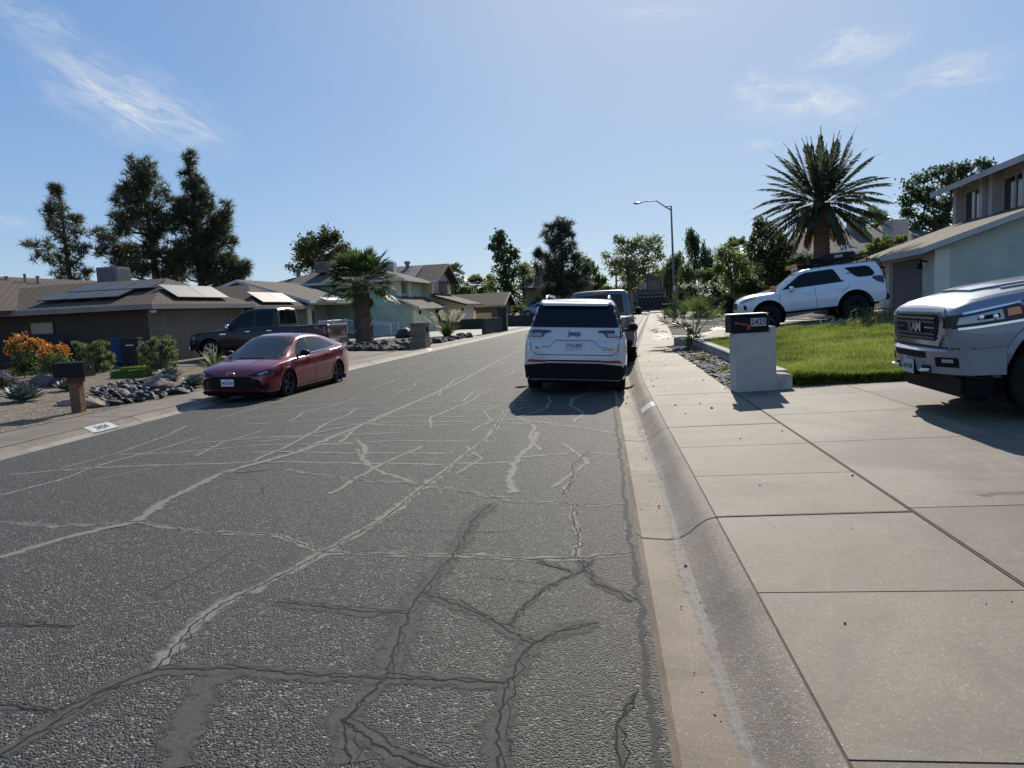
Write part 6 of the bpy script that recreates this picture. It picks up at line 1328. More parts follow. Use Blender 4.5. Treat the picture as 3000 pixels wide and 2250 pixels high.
def fan_palm(label, base, h, r0, r1, nl, L, Rb, nseg, wid, up0=-.55, droop=.3, boots=True, group=None, dead=0, m=None):
    root = tag(empty('fan_palm', base), label, 'palm tree', group); V = []
    tb = MB(); n = 14; tb.lathe([(r0*(1.25 if i == 0 else 1)+(r1-r0)*i/n+.02*math.sin(i*2.1)*(r0 > .15), h*i/n) for i in range(n+1)], 14)
    if boots:
        for i in range(int(h*34)):
            z = h*rng.uniform(.02, 1); a = rng.uniform(0, 6.28); rr = r0+(r1-r0)*z/h; M4 = Matrix.Translation((math.cos(a)*rr*.97, math.sin(a)*rr*.97, z)) @ Matrix.Rotation(a, 4, 'Z') @ Matrix.Rotation(R(22), 4, 'Y')
            tb.prism([M4 @ Vector(p) for p in ((0,-.09,-.05),(0,.09,-.05),(.01,.05,.2),(.01,-.05,.2))], M4.to_3x3() @ Vector((.05,0,0)))
    tb.build('trunk', BOOT, root, smooth=60, recalc=True); top = np.array([0, 0, h])
    for i in range(nl):
        a = i*2.39996+rng.uniform(-.2, .2); e = math.asin(max(-.99, min(.99, up0+(1.0-up0)*((i+.5)/nl)**.85)))
        d = np.array([math.cos(a)*math.cos(e), math.sin(a)*math.cos(e), math.sin(e)]); fanleaf(V, top+np.array([math.cos(a), math.sin(a), 0])*r1*.6+np.array([0, 0, -.25*(1-i/nl)]), d, L*rng.uniform(.85, 1.15), Rb*rng.uniform(.85, 1.1), nseg, wid, droop*(1.5-i/nl))
    np_mesh('crown', np.array(V), 4, m or PALMG, root)
    if dead:
        V = []
        for i in range(dead):
            a = rng.uniform(0, 6.28); e = rng.uniform(-1.35, -.8); d = np.array([math.cos(a)*math.cos(e), math.sin(a)*math.cos(e), math.sin(e)]); fanleaf(V, top+np.array([0, 0, -.3]), d, L*.5, Rb*.8, nseg//2, wid, .1, 1.4)
        np_mesh('dead_leaves', np.array(V), 4, DEADP, root)
    return root
pb = gnd(1068, 1001, .28); fan_palm('stout fan palm with shaggy trunk and wide crown before the mint house', (pb.x, pb.y, .2), 3.3, .42, .37, 50, 1.0, 1.12, 28, .095, -.36, .16, True, None, 6)
sp_ = Vector((3.02, 24.3, .15)); fan_palm('small young fan palm with short trunk beside the right pavement', tuple(sp_), .42, .15, .12, 19, .92, .70, 28, .048, .05, .10, True)
p = at(1395, 870, 105); fan_palm('dark fan palm seen far off right of the yellow gable', (p.x, p.y, 0), p.z+1.6, .3, .24, 38, 1.0, 1.3, 16, .2, -.8, .3, False, 'far fan palms', 12)
p = at(1328, 850, 95); fan_palm('fan palm half hidden behind the yellow house gable', (p.x, p.y, 0), p.z+2.0, .3, .24, 26, 1.0, 1.2, 16, .2, -.6, .3, False, 'far fan palms')
p = at(1806, 840, 135); fan_palm('thin tall fan palm standing alone before the open gum tree', (p.x, p.y, 0), at(1803, 785, 135).z, .2, .16, 24, .8, 1.0, 14, .22, -.9, .4, False, 'far fan palms')
p = at(2157, 740, 75); fan_palm('fan palm peeping out between the weeping tree and the big dark tree', (p.x, p.y, 0), p.z, .3, .25, 28, .9, 1.1, 16, .16, -.5, .3, False, 'far fan palms')
p = at(2566, 660, 68); fan_palm('larger fan palm on the skyline left of the taupe chimney block', (p.x, p.y, 0), p.z, .3, .25, 34, .9, 1.1, 16, .14, -.8, .35, False, 'far fan palms', 8)
p = at(2592, 672, 72); fan_palm('smaller fan palm close against the taupe chimney block', (p.x, p.y, 0), p.z, .28, .22, 26, .8, .9, 16, .14, -.8, .35, False, 'far fan palms')
# date palm with feather fronds
def date_palm():
    yb = 32.5; c = at(2408, 596, yb); base = Vector((c.x-.02, yb, .5)); H = c.z-.5; root = tag(empty('date_palm', base), 'tall date palm with full feathery crown behind the white off-road SUV', 'palm tree')
    tb = MB(); n = 30; tb.lathe([(.31+.06*math.exp(-i*.4)-.02*(i/n)+(.06 if i > n-4 else 0)+.015*(i % 2), H*i/n) for i in range(n+1)], 16); 
    for i in range(340):
        z = H*rng.uniform(.0, 1); a = rng.uniform(0, 6.28); M4 = Matrix.Translation((math.cos(a)*.29, math.sin(a)*.29, z)) @ Matrix.Rotation(a, 4, 'Z') @ Matrix.Rotation(R(14), 4, 'Y')
        tb.prism([M4 @ Vector(p) for p in ((0,-.09,-.04),(0,.09,-.04),(0,.06,.07),(0,-.06,.07))], M4.to_3x3() @ Vector((.03,0,0)))
    tb.build('trunk', mat('date palm bark', (.15,.095,.06), .95, var=.4, vs=8, bump=1, bs=10), root, smooth=60, recalc=True)
    G_ = leafmat('date palm fronds', (.040, .055, .028), (.095, .115, .05), .3, .65); G2 = leafmat('drying fronds', (.11, .085, .05), (.20, .15, .085), .3)
    def frond(V, a, e, L, bend, lw=.055, ll=.42):
        d = np.array([math.cos(a)*math.cos(e), math.sin(a)*math.cos(e), math.sin(e)]); p = np.array([math.cos(a)*.25, math.sin(a)*.25, H+.12*math.sin(e)]); n = 40; st = L/n; side0 = np.array([-math.sin(a), math.cos(a), 0])
        prev = p
        for i in range(n):
            t = i/n; hz = math.hypot(d[0], d[1]); d = d+np.array([0, 0, -bend*st*(.35+1.3*t)]); d /= np.linalg.norm(d); p = prev+d*st
            w = .035*(1-t)+.006; V += [prev-side0*w, prev+side0*w, p+side0*w*.9, p-side0*w*.9]
            if t > .10:
                nn = np.cross(side0, d); l = ll*(math.sin(min(1, (t-.06)*1.25)*math.pi)**.55)*(.9 if t < .8 else .75)
                for sg in (1, -1):
                    dd = side0*sg*(.72-.35*t)+d*(.62+.4*t)+nn*(.28)+rng.normal(size=3)*.07; dd /= np.linalg.norm(dd); tip = p+dd*l*rng.uniform(.85, 1.1)+np.array([0, 0, -.10*l]); ss = np.cross(dd, nn); ss /= np.linalg.norm(ss)+1e-9
                    V += [p-d*lw*.5, p+dd*l*.5+ss*lw*.5, tip, p+dd*l*.5-ss*lw*.5]
            prev = p
    V = []
    for i in range(90):
        a = i*2.39996; q = i/90; e = R(-34+119*q**.95)+rng.normal()*.06; frond(V, a, e, 3.05*rng.uniform(.9, 1.06)*(1-.06*q), .12+.24*max(0, math.sin(e+.55))*math.cos(e)+rng.uniform(0, .08), .075, .46)
    np_mesh('crown', np.array(V), 4, G_, root); V = []
    for i in range(34):
        a = i*2.39996+.4
        if math.sin(a) < -.35: continue
        frond(V, a, R(rng.uniform(-60, -34)), 2.5*rng.uniform(.8, 1.1), .34, .06, .36)
    np_mesh('dead_fronds', np.array(V), 4, G2, root)
date_palm()
# ---------------------------------------------------------------- garden plants, left
AGA = leafmat('agave leaves', (.11, .15, .13), (.20, .25, .215), .08, .5)
def agave(label, base, r, group=None, n=46, e0=.05):
    root = tag(empty('agave_plant', base), label, 'agave', group); mb = MB()
    for i in range(n):
        q = i/n; a = i*2.39996; e = R(8+72*q); l = r*(1.05-.35*q); d = Vector((math.cos(a)*math.cos(e), math.sin(a)*math.cos(e), math.sin(e))); s = Vector((-math.sin(a), math.cos(a), 0)); nn = s.cross(d)
        o = Vector((math.cos(a)*.03, math.sin(a)*.03, .03)); w = r*.20
        c = [o, o+d*l*.45, o+d*l*.8+Vector((0,0,.02*r)), o+d*l+Vector((0,0,.06*r))]; ws = [w*.55, w, w*.62, .002]
        vs = []
        for p, ww in zip(c, ws): vs += [p-s*ww+nn*-ww*.35, p, p+s*ww+nn*-ww*.35]
        fs = [(3*k+j, 3*k+j+1, 3*k+j+4, 3*k+j+3) for k in range(3) for j in range(2)]; mb.add(vs, fs)
    mb.build('rosette', AGA, root, smooth=50); return root
GA = 'blue agaves in the gravel bed'
def gl(px, py, z): p = gnd(px, py, z); return (p.x, p.y, zL(p.x, p.y)-.01)
agave('largest blue agave, near the left edge of the gravel bed', gl(70, 1178, .15), .50, GA, 52)
agave('blue agave behind the post of the black mailbox', gl(200, 1148, .15), .36, GA)
agave('blue agave farthest back, right of the square turf pads', gl(496, 1105, .2), .40, GA)
agave('dark blue agave beside the front bumper of the red sedan', gl(568, 1128, .17), .40, GA)
yu = tag(empty('yucca_plant', gl(630, 1088, .2)), 'spiky yellow green yucca between the red sedan hood and the maroon pickup', 'yucca'); V = []
for i in range(80):
    a = rng.uniform(0, 6.28); e = math.asin(rng.uniform(.05, 1)); d = np.array([math.cos(a)*math.cos(e), math.sin(a)*math.cos(e), math.sin(e)]); s = np.array([-math.sin(a), math.cos(a), 0]); l = rng.uniform(.6, .85); o = np.array([0, 0, .15]); V += [o, o+d*l*.4+s*.022, o+d*l, o+d*l*.4-s*.022]
np_mesh('leaves', np.array(V), 4, leafmat('yucca leaves', (.12,.15,.04), (.26,.28,.09), .3), yu)
def gshrub(name, label, lst, y, m, leaf, dens, kind='broad', cat='shrub', k=10, fl=None, fm=None, fdens=60, fs=.07):
    bl = pxblobs(lst, y, Z1); bx = bl[0][0]; x0 = sum(b[0][0] for b in bl)/len(bl)
    r = tree(name, label, [(x0, y, zL(x0, y)), (x0, y, zL(x0, y)+.3)], .025, bl, m, leaf, dens, k, kind, cat=cat, limbs=20, cov=3.0 if kind == 'upright' else 1.8)
    if fl:
        sub = subblobs(pxblobs(fl, y-.05, Z1), 12, .35); P, D = fill(sub, 1.1/(fs*fs), .6); P = P-np.array(r.location)
        np_mesh('flowers', quads(np.repeat(P, 2, 0)+rng.normal(size=(len(P)*2, 3))*.03, fs, fs), 4, fm, r)
    return r
ORF = leafmat('orange blossom', (.55, .17, .02), (.75, .33, .05), .3)
gshrub('flowering_shrub', 'large orange-flowered shrub at the left edge before the brown wall', [(120,880,80,60),(220,880,90,70),(120,970,80,70),(230,980,110,80),(150,1050,80,50),(270,1050,90,50)], 20.6, DGREEN, (.085, .05), 230, 'broad', 'shrub', 10, [(110,830,70,45),(200,800,80,40),(290,820,70,45),(340,870,60,45),(90,900,50,45),(220,880,80,40)], ORF, 130)
gshrub('flowering_shrub', 'greener orange-flowered shrub just left of the black mailbox', [(380,960,80,60),(470,950,80,60),(360,1040,70,60),(460,1040,100,60),(520,1000,60,50)], 19.9, GREEN, (.085, .05), 230, 'broad', 'shrub', 10, [(400,890,60,30),(480,880,50,35),(530,900,40,40),(340,930,40,30)], ORF, 80)
SAGE = leafmat('sage leaves', (.085, .12, .045), (.20, .24, .10), .45)
gshrub('garden_shrub', 'grey green upright shrub behind the black mailbox, left of the blue bin', [(660,900,60,60),(740,880,80,70),(840,890,70,70),(690,980,80,60),(790,980,110,70),(890,960,55,60),(800,1030,120,35),(640,860,40,40)], 22.0, SAGE, (.15, .03), 260, 'upright')
gshrub('garden_shrub', 'grey green upright shrub right of the black bin, before the beige garage door', [(1180,880,65,60),(1270,850,80,80),(1370,840,60,70),(1180,960,60,60),(1290,950,110,70),(1390,930,50,70),(1300,1020,130,40)], 20.9, SAGE, (.15, .03), 260, 'upright')
PUR = leafmat('purple blossom', (.16, .07, .20), (.30, .18, .36), .3)
gshrub('flowering_shrub', 'low purple-flowered sage plant cut by the left edge of the view', [(20,1130,60,40),(80,1150,70,40),(150,1180,60,30),(40,1180,80,30)], 16.2, SAGE, (.10, .03), 200, 'upright', 'shrub', 8, [(20,1100,60,25),(100,1140,60,25),(170,1180,50,20)], PUR, 60, .04)
TURF = mat('artificial turf', (.075, .12, .02), .9, var=.3, vs=30)
def turf(label, loc, sx, sy, h, rz):
    root = tag(empty('turf_block', loc, rz), label, 'turf block', 'square turf pads'); mb = MB(); mb.box(-sx/2,-sy/2,-.03,sx/2,sy/2,h-.02); mb.build('base', TURF, root, recalc=True, bevel=.05); n = 5200
    x = rng.uniform(-sx/2, sx/2, n); y = rng.uniform(-sy/2, sy/2, n); C = np.stack([x, y, np.full(n, h)], 1); k = n//2; a = rng.uniform(0, 1, k); side = rng.integers(0, 4, k)
    xs = np.where(side == 0, -sx/2, np.where(side == 1, sx/2, (a-.5)*sx)); ys = np.where(side == 2, -sy/2, np.where(side == 3, sy/2, (a-.5)*sy)); C2 = np.stack([xs, ys, rng.uniform(0, h, k)], 1)
    C = np.concatenate([C, C2]); np_mesh('blades', quads(C, .05, .012, rng.normal(size=C.shape)*.5+np.array([0,0,.6])), 4, leafmat('turf blades', (.10,.16,.025), (.20,.28,.05), .4) if 'turf blades' not in bpy.data.materials else bpy.data.materials['turf blades'], root)
turf('square green turf pad in front, between the mailbox and the green shrub', gl(385, 1102, .22), .95, .6, .22, .1)
turf('square green turf pad set behind the other, at the foot of the right green shrub', gl(410, 1089, .24), .95, .6, .2, .1)
turf('square green turf pad at the left edge below the orange shrub', gl(48, 1105, .22), 1.0, .6, .2, .1)
# fountain grass
p = gnd(1310, 984, .16); fg = tag(empty('fountain_grass', (p.x, p.y, zL(p.x, p.y))), 'clump of fountain grass with pale plumes by the pale driveway', 'grass clump'); V, V2 = [], []
for i in range(420):
    a = rng.uniform(0, 6.28); e = R(rng.uniform(35, 88)); l = rng.uniform(.6, 1.25); hz = math.cos(e); o = np.array([math.cos(a), math.sin(a), 0])*rng.uniform(0, .22); d = np.array([math.cos(a)*hz, math.sin(a)*hz, math.sin(e)]); s = np.array([-math.sin(a), math.cos(a), 0])*.012
    m_ = o+d*l*.6; t_ = o+d*l+np.array([math.cos(a), math.sin(a), -.6])*.22*l; V += [o-s, o+s, m_+s, m_-s, m_-s, m_+s, t_+s*.2, t_-s*.2]
    if i < 46:
        e = R(rng.uniform(48, 86)); d = np.array([math.cos(a)*math.cos(e), math.sin(a)*math.cos(e), math.sin(e)]); b0 = o+d*1.1; b1 = o+d*1.65+np.array([math.cos(a), math.sin(a), -.3])*.12
        for k in range(10): c = b0+(b1-b0)*k/9; V2 += list(quads(np.repeat(c[None], 5, 0), .14, .04, np.repeat((b1-b0)[None], 5, 0)+rng.normal(size=(5,3))*.22))
np_mesh('blades', np.array(V), 4, leafmat('grass blades', (.07,.10,.025), (.15,.18,.05), .4), fg); np_mesh('plumes', np.array(V2), 4, leafmat('pale plumes', (.62,.54,.40), (.78,.70,.56), .55), fg)
# lawn
def zG(x, y): return .26+.012*max(0, x-3.2)+sstep(12.8, 22.5, y)*(.08+.30*sstep(0, 3.4, x-3.1))
LAWN = [(3.16, 12.78), (9.5, 12.55), (14, 12.5), (14, 22.9), (4.4, 23.4), (3.12, 24.4)]
parcel('lawn', LAWN, zG, 0, mat('lawn soil', (.055, .075, .018), .95, var=.5, vs=6), .7)
ed = MB(); ed.poly([(3.3,12.66,.10),(14,12.42,.10),(14,12.5,.27),(3.3,12.74,.27)]); struct(ed.build('lawn_bank', bpy.data.materials['lawn soil']))
n = 120000; y = 12.6+(23.5-12.6)*rng.uniform(0, 1, n)**1.35; x = 3.15+rng.uniform(0, 1, n)*np.where(y < 23.4, 7.2, 5); k = (x > 3.15) & ~((y > 22.9) & (x > 4.6)); x, y = x[k], y[k]
z = np.array([zG(a, b) for a, b in zip(x, y)]); cl = np.array([noise.noise(Vector((a*1.3, b*1.3, 0))) for a, b in zip(x, y)]); c2 = np.array([noise.noise(Vector((a*.6+9, b*.45, 3))) for a, b in zip(x, y)]); h = (.04+.09*np.clip(cl+.1, 0, 1)+.05*np.clip(c2, 0, 1)+.03*rng.uniform(0, 1, len(x)))
front = y < 12.85; h = np.where(front, h*1.5, h)
C = np.stack([x, y, z+h*.45], 1); D = rng.normal(size=C.shape)*.45+np.array([0, 0, 1.0]); D[front, 1] -= .8
nB = len(C); Dn = D/np.linalg.norm(D, axis=1)[:, None]; s = np.cross(Dn, rdir(nB)); s /= np.linalg.norm(s, axis=1)[:, None]; hh = h[:, None]; w = .0065*rng.uniform(.7, 1.6, nB)[:, None]; base = np.stack([x, y, z-.01], 1)
GRS = leafmat('lawn grass', (.085, .135, .018), (.27, .30, .065), .5, .55, .6, .9)
np_mesh('grass', np.stack([base-s*w, base+s*w, base+Dn*hh*1.25], 1).reshape(-1, 3), 3, GRS)['kind'] = 'stuff'
ov = 5200; x = rng.uniform(3.3, 10, ov); y = 12.72-.02*(x-3.3)+rng.uniform(-.12, .1, ov); z = rng.uniform(.11, .28, ov); b0 = np.stack([x, y, z], 1); D = np.stack([rng.normal(size=ov)*.4, -rng.uniform(.2, 1, ov), rng.uniform(-.5, .9, ov)], 1); D /= np.linalg.norm(D, axis=1)[:, None]; s = np.cross(D, rdir(ov)); s /= np.linalg.norm(s, axis=1)[:, None]
np_mesh('lawn_fringe', np.stack([b0-s*.007, b0+s*.007, b0+D*.13], 1).reshape(-1, 3), 3, GRS)['kind'] = 'stuff'
def weeds(label, cx, cy, n, r, hmin, hmax, m, name='weed_clump'):
    V = []; zz = zG(cx, cy) if cx > 3.1 else zR(cx, cy); root = tag(empty(name, (cx, cy, zz)), label, 'weeds')
    for i in range(n):
        a = rng.uniform(0, 6.28); o = np.array([rng.normal()*r, rng.normal()*r*.7, 0]); e = R(rng.uniform(45, 88)); l = rng.uniform(hmin, hmax); d = np.array([math.cos(a)*math.cos(e), math.sin(a)*math.cos(e), math.sin(e)]); s = np.array([-math.sin(a), math.cos(a), 0])*.008
        m_ = o+d*l*.6; t = o+d*l+np.array([math.cos(a), math.sin(a), -.7])*l*.2; V += [o-s, o+s, m_+s*.8, m_-s*.8, m_-s*.8, m_+s*.8, t+s*.2, t-s*.2]
    np_mesh('blades', np.array(V), 4, m, root)
WD = bpy.data.materials['grass blades']
weeds('tall grass tuft in front of the off-road SUV rear wheel', 8.35, 22.3, 260, .45, .35, .75, WD); weeds('shorter grass tuft on the lawn before the off-road SUV', 7.2, 21.3, 140, .5, .2, .4, WD)
weeds('small tuft at the far left corner of the lawn', 4.6, 22.6, 90, .3, .12, .28, GRS)
weeds('low green weed in the slate chips nearest the mailbox pillar', 2.62, 15.6, 120, .10, .08, .2, YGREEN); weeds('low green weed in the slate chips midway along the strip', 2.52, 18.6, 120, .12, .1, .25, YGREEN); weeds('dry weed by the slate chips at the foot of the small fan palm', 2.6, 22.4, 80, .15, .1, .3, WD)
# ================================================================ STONES AND SMALL THINGS
def rockmesh(name, m, seed, sx, sy, sz, sub=2, rough=.35, flat=False):
    bm = bmesh.new(); bmesh.ops.create_icosphere(bm, subdivisions=sub, radius=1); r_ = random.Random(seed)
    pl = [Vector((r_.gauss(0,1), r_.gauss(0,1), r_.gauss(0,1))).normalized() for _ in range(9)]; ds = [r_.uniform(.55, .85) for _ in pl]
    for v in bm.verts:
        for n_, d in zip(pl, ds):
            t = v.co.dot(n_)
            if t > d: v.co -= n_*(t-d)
        v.co *= 1+rough*.35*noise.noise(v.co*2.1+Vector((seed*3.7, 0, 0)))
        v.co = Vector((v.co.x*sx, v.co.y*sy, v.co.z*sz))
    me = bpy.data.meshes.new(name); bm.to_mesh(me); bm.free(); me.materials.append(m)
    me.polygons.foreach_set('use_smooth', [True]*len(me.polygons)); me.set_sharp_from_angle(angle=R(24)); return me
SLATE = mat('dark slate', (.036, .033, .032), .6, var=.55, vs=5, bump=.5, bs=20); DROCK = mat('dark rounded rock', (.075, .064, .058), .8, var=.45, vs=5, bump=.6, bs=16); TANR = mat('tan boulder', (.28, .215, .16), .85, var=.3, vs=4, bump=.6, bs=12); CHIP = mat('slate chip', (.085, .08, .08), .75, var=.5, vs=9, spec=.3); GREYR = mat('grey brown boulder', (.13, .105, .09), .85, var=.35, vs=4, bump=.6, bs=12)
def inpoly(x, y, P):
    c = False; j = len(P)-1
    for i in range(len(P)):
        if (P[i][1] > y) != (P[j][1] > y) and x < (P[j][0]-P[i][0])*(y-P[i][1])/(P[j][1]-P[i][1])+P[i][0]: c = not c
        j = i
    return c
def scatter(name, meshes, label, cat, group, pts, s0, s1, zf, sink=.25, tilt=.5):
    r_ = random.Random(len(pts))
    for x, y in pts:
        o = bpy.data.objects.new(name, r_.choice(meshes)); COL.objects.link(o); s = r_.uniform(s0, s1); o.scale = (s*r_.uniform(.8, 1.3), s, s*r_.uniform(.7, 1.1)); o.rotation_euler = (r_.uniform(-tilt, tilt), r_.uniform(-tilt, tilt), r_.uniform(0, 6.28)); o.location = (x, y, zf(x, y)+s*.5*(1-sink)-.01); tag(o, label, cat, group)
SL = [rockmesh('slate_rock', SLATE, i, 1.0, .7, .38) for i in range(7)]
PILE = [(-12.5, 15.9), (-12.9, 18.2), (-11.9, 18.0), (-10.7, 16.6), (-9.62, 15.5), (-9.66, 14.3), (-10.05, 13.3), (-10.7, 13.5), (-11.4, 14.8)]
r_ = random.Random(3); pts = []
while len(pts) < 285:
    x, y = r_.uniform(-13, -9.6), r_.uniform(13.2, 18.3)
    if inpoly(x, y, PILE): pts.append((x, y))
scatter('slate_rock', SL, 'dark angular slate rock in the pile left of the red sedan', 'rock', 'slate rocks piled in the gravel bed', pts, .07, .185, zL, .1, .75)
RD = [rockmesh('border_rock', DROCK, 20+i, 1.0, .85, .75, 2, .5) for i in range(6)]
pts = []
def along(P, n, j):
    L = [((Vector(b)-Vector(a)).length) for a, b in zip(P[:-1], P[1:])]; out = []
    for _ in range(n):
        d = r_.uniform(0, sum(L))
        for (a, b), l in zip(zip(P[:-1], P[1:]), L):
            if d <= l: q = Vector(a).lerp(Vector(b), d/l); out.append((q.x+r_.gauss(0, j), q.y+r_.gauss(0, j))); break
            d -= l
    return out
pts = along([(-12.4, 31.3), (-10.6, 30.5), (-9.05, 30.0)], 46, .10) + along([(-9.0, 30.2), (-8.75, 32), (-8.3, 36.5), (-8.05, 41.2)], 74, .16)
scatter('border_rock', RD, 'dark rounded rock in the rough border of the fan palm garden', 'rock', 'rocks edging the fan palm garden', pts, .14, .30, zL, .2, .4)
pts = [(r_.uniform(-15.5, -9.5), r_.uniform(32, 40)) for _ in range(34)]
scatter('garden_rock', RD, 'loose dark rock lying in the brown gravel round the fan palm', 'rock', 'loose rocks in the fan palm garden', pts, .10, .24, zL, .2, .4)
CH = [rockmesh('slate_chip', CHIP, 40+i, 1.0, .7, .22, 1, .2) for i in range(6)]
pts = []
while len(pts) < 290:
    y = 12.7+12*r_.random()**1.25; x = r_.uniform(2.24+.25*math.sin(y*1.3)**2, 2.98); pts.append((x, y))
scatter('slate_chip', CH, 'grey slate chip in the strip between the right pavement and the low wall', 'stone', 'slate chips beside the right pavement', pts, .05, .105, zR, .0, .35)
more = MB(); bmv = CH[0]
for _ in range(1500):
    y = 12.6+12*r_.random(); x = r_.uniform(2.2, 3.0); s = r_.uniform(.03, .065); M4 = Matrix.Translation((x, y, zR(x, y)+.012)) @ Matrix.Rotation(r_.uniform(0, 6.3), 4, 'Z') @ Matrix.Rotation(r_.uniform(-.4, .4), 4, 'X') @ Matrix.Scale(s, 4)
    q = [(-1,-.6,0),(.9,-.7,0),(1,.5,0),(-.7,.7,0)]; more.add([M4 @ Vector((a, b, c)) for a, b, c in q]+[M4 @ Vector((a*.9, b*.9, .28)) for a, b, c in q], [(4,5,6,7),(0,1,5,4),(1,2,6,5),(2,3,7,6),(3,0,4,7)])
more.build('small_slate_chips', CHIP)['kind'] = 'stuff'
def boulder(label, px, py, z, sx, sy, sz, m, seed, rz=0, sink=.15):
    p = gnd(px, py, z); o = bpy.data.objects.new('boulder', rockmesh('boulder', m, seed, sx, sy, sz, 3, .5)); COL.objects.link(o); o.location = (p.x, p.y+sy*.5, zL(p.x, p.y)+sz*.3); o.rotation_euler = (0, 0, rz); tag(o, label, 'boulder')
boulder('broad grey boulder near the purple sage at the left', 116, 1142, .15, .42, .32, .27, GREYR, 60); boulder('grey boulder on the right rim of the slate pile', 448, 1150, .15, .46, .4, .34, GREYR, 61, .4); boulder('flat dark boulder at the back of the slate pile', 475, 1117, .18, .48, .3, .2, DROCK, 62); boulder('flat tan boulder behind the foot of the mailbox post', 205, 1187, .13, .38, .3, .16, TANR, 63); boulder('second tan boulder right of the mailbox post', 262, 1192, .13, .36, .25, .14, TANR, 64); boulder('dark rough boulder left of the agave behind the mailbox', 168, 1140, .15, .36, .25, .24, SLATE, 65); boulder('small black boulder at the top of the slate pile near the mailbox', 195, 1122, .16, .30, .25, .2, SLATE, 66)
p = gnd(1187, 988, .2); o = bpy.data.objects.new('boulder', rockmesh('boulder', SLATE, 70, .62, .5, .45, 3, .5)); COL.objects.link(o); o.location = (p.x, p.y, .35); tag(o, 'black boulder standing just left of the brick pillar', 'boulder')
# --- mailbox on the timber post, left
WOOD = mat('weathered timber', (.17, .085, .045), .85, var=.5, vs=9, bump=.8, bs=22); RUST = mat('brown bracket', (.075, .028, .018), .7, var=.2)
mb0 = gnd(232, 1206, .12); zt = at(232, 1055, mb0.y).z
r0 = tag(empty('mailbox', (mb0.x, mb0.y, zL(mb0.x, mb0.y)-.02), R(4)), 'black mailbox on a thick weathered timber post in the gravel bed', 'mailbox'); hb = zt-zL(mb0.x, mb0.y)
q = MB(); q.box(-.10,-.09,0,.10,.09,hb-.30); q.build('post', WOOD, r0, recalc=True, bevel=.012)
q = MB(); q.box(-.115,-.105,hb-.42,.125,.105,hb-.27); q.box(-.24,-.10,hb-.30,.28,.10,hb-.265); q.build('bracket', RUST, r0, recalc=True)
def mailbox_body(parent, L, W, H, z, mfl=BLACK, x0=0, y0=0):
    q = MB(); n = 9; P = [(-W/2, 0), (W/2, 0), (W/2, H*.86)] + [(W/2*math.cos(a), H*.86+H*.14*math.sin(a)) for a in np.linspace(.15, math.pi-.15, n)] + [(-W/2, H*.86)]
    q.prism([(x0-L/2, y0+a, z+b) for a, b in P], (L, 0, 0)); o = q.build('box', mat('mailbox black', (.010,.010,.011), .5, spec=.15), parent, smooth=30, recalc=True)
    d = MB(); d.prism([(x0+L/2+.002, y0+a*1.02, z+b*1.01) for a, b in P], (.018, 0, 0)); d.build('mailbox_door', bpy.data.materials['mailbox black'], o, smooth=30, recalc=True); k = MB(); k.lathe([(0,0),(.014,0),(.014,.03),(0,.03)], 10, 'x', 0, Matrix.Translation((x0+L/2+.02, y0, z+H*.6))); k.build('knob', ALLOY, o); return o
mailbox_body(r0, .60, .34, .30, hb-.30, x0=-.02)
# --- stucco pillar mailbox, right
pz = zR(2.2, 12.1); zt = at(2150, 975, 12.1).z; hp = zt-pz
STW = mat('white stucco', (.50, .47, .42), .92, var=.14, vs=2.0, bump=.6, bs=40, dirt=(.30, .26, .21), ds=2.2)
r1 = tag(empty('mailbox_pillar', (2.17, 12.02, pz-.01), R(7)), 'white stucco pillar with a low step, carrying the numbered black mailbox', 'pillar')
q = MB(); q.prism([(0,0,0), (.93,0,0), (.93,0,.27), (.665,0,.29), (.665,0,hp+.09), (.56,0,hp+.09), (.56,0,hp), (0,0,hp)], (0,.36,0)); q.build('pillar_body', STW, r1, recalc=True, bevel=.015)
r2 = tag(empty('mailbox', (2.17-.05, 12.02-.02, pz+hp), R(7)), 'black mailbox with red flag and house number set on the white stucco pillar', 'mailbox')
bx_ = mailbox_body(r2, .60, .30, .29, .0, x0=.27, y0=.16)
for o in bx_.children:
    if o.name.startswith('mailbox_door') or o.name.startswith('knob'): o.location.x = -.0
q = MB(); q.box(-.05,-.005,.292,.585,.325,.308); q.build('lid_edge', ALLOY, r2, recalc=True)
q = MB(); q.prism([(.05,.006,.175), (.29,.006,.125), (.29,.006,.05), (.235,.006,.05), (.235,.006,.108), (.04,.006,.145)], (0,-.012,0)); q.lathe([(0,0),(.025,0),(.025,.01),(0,.01)], 12, 'y', 0, Matrix.Translation((.06,-.012,.16))); q.build('mail_flag', mat('red flag', (.36,.035,.03), .45), r2, recalc=True)
for i, ch_ in enumerate('2425'):
    q = MB(); q.box(.30+i*.064,.002,.095,.360+i*.064,.0085,.225); pl = q.build('number_tile', mat('number tile', (.50,.50,.47), .6), r2, recalc=True)
    text_mesh(ch_, .125, INK, 'number', pl, frame((.33+i*.064,-.0005,.160), (1,0,0), (0,0,1)), .001, .85, .003)
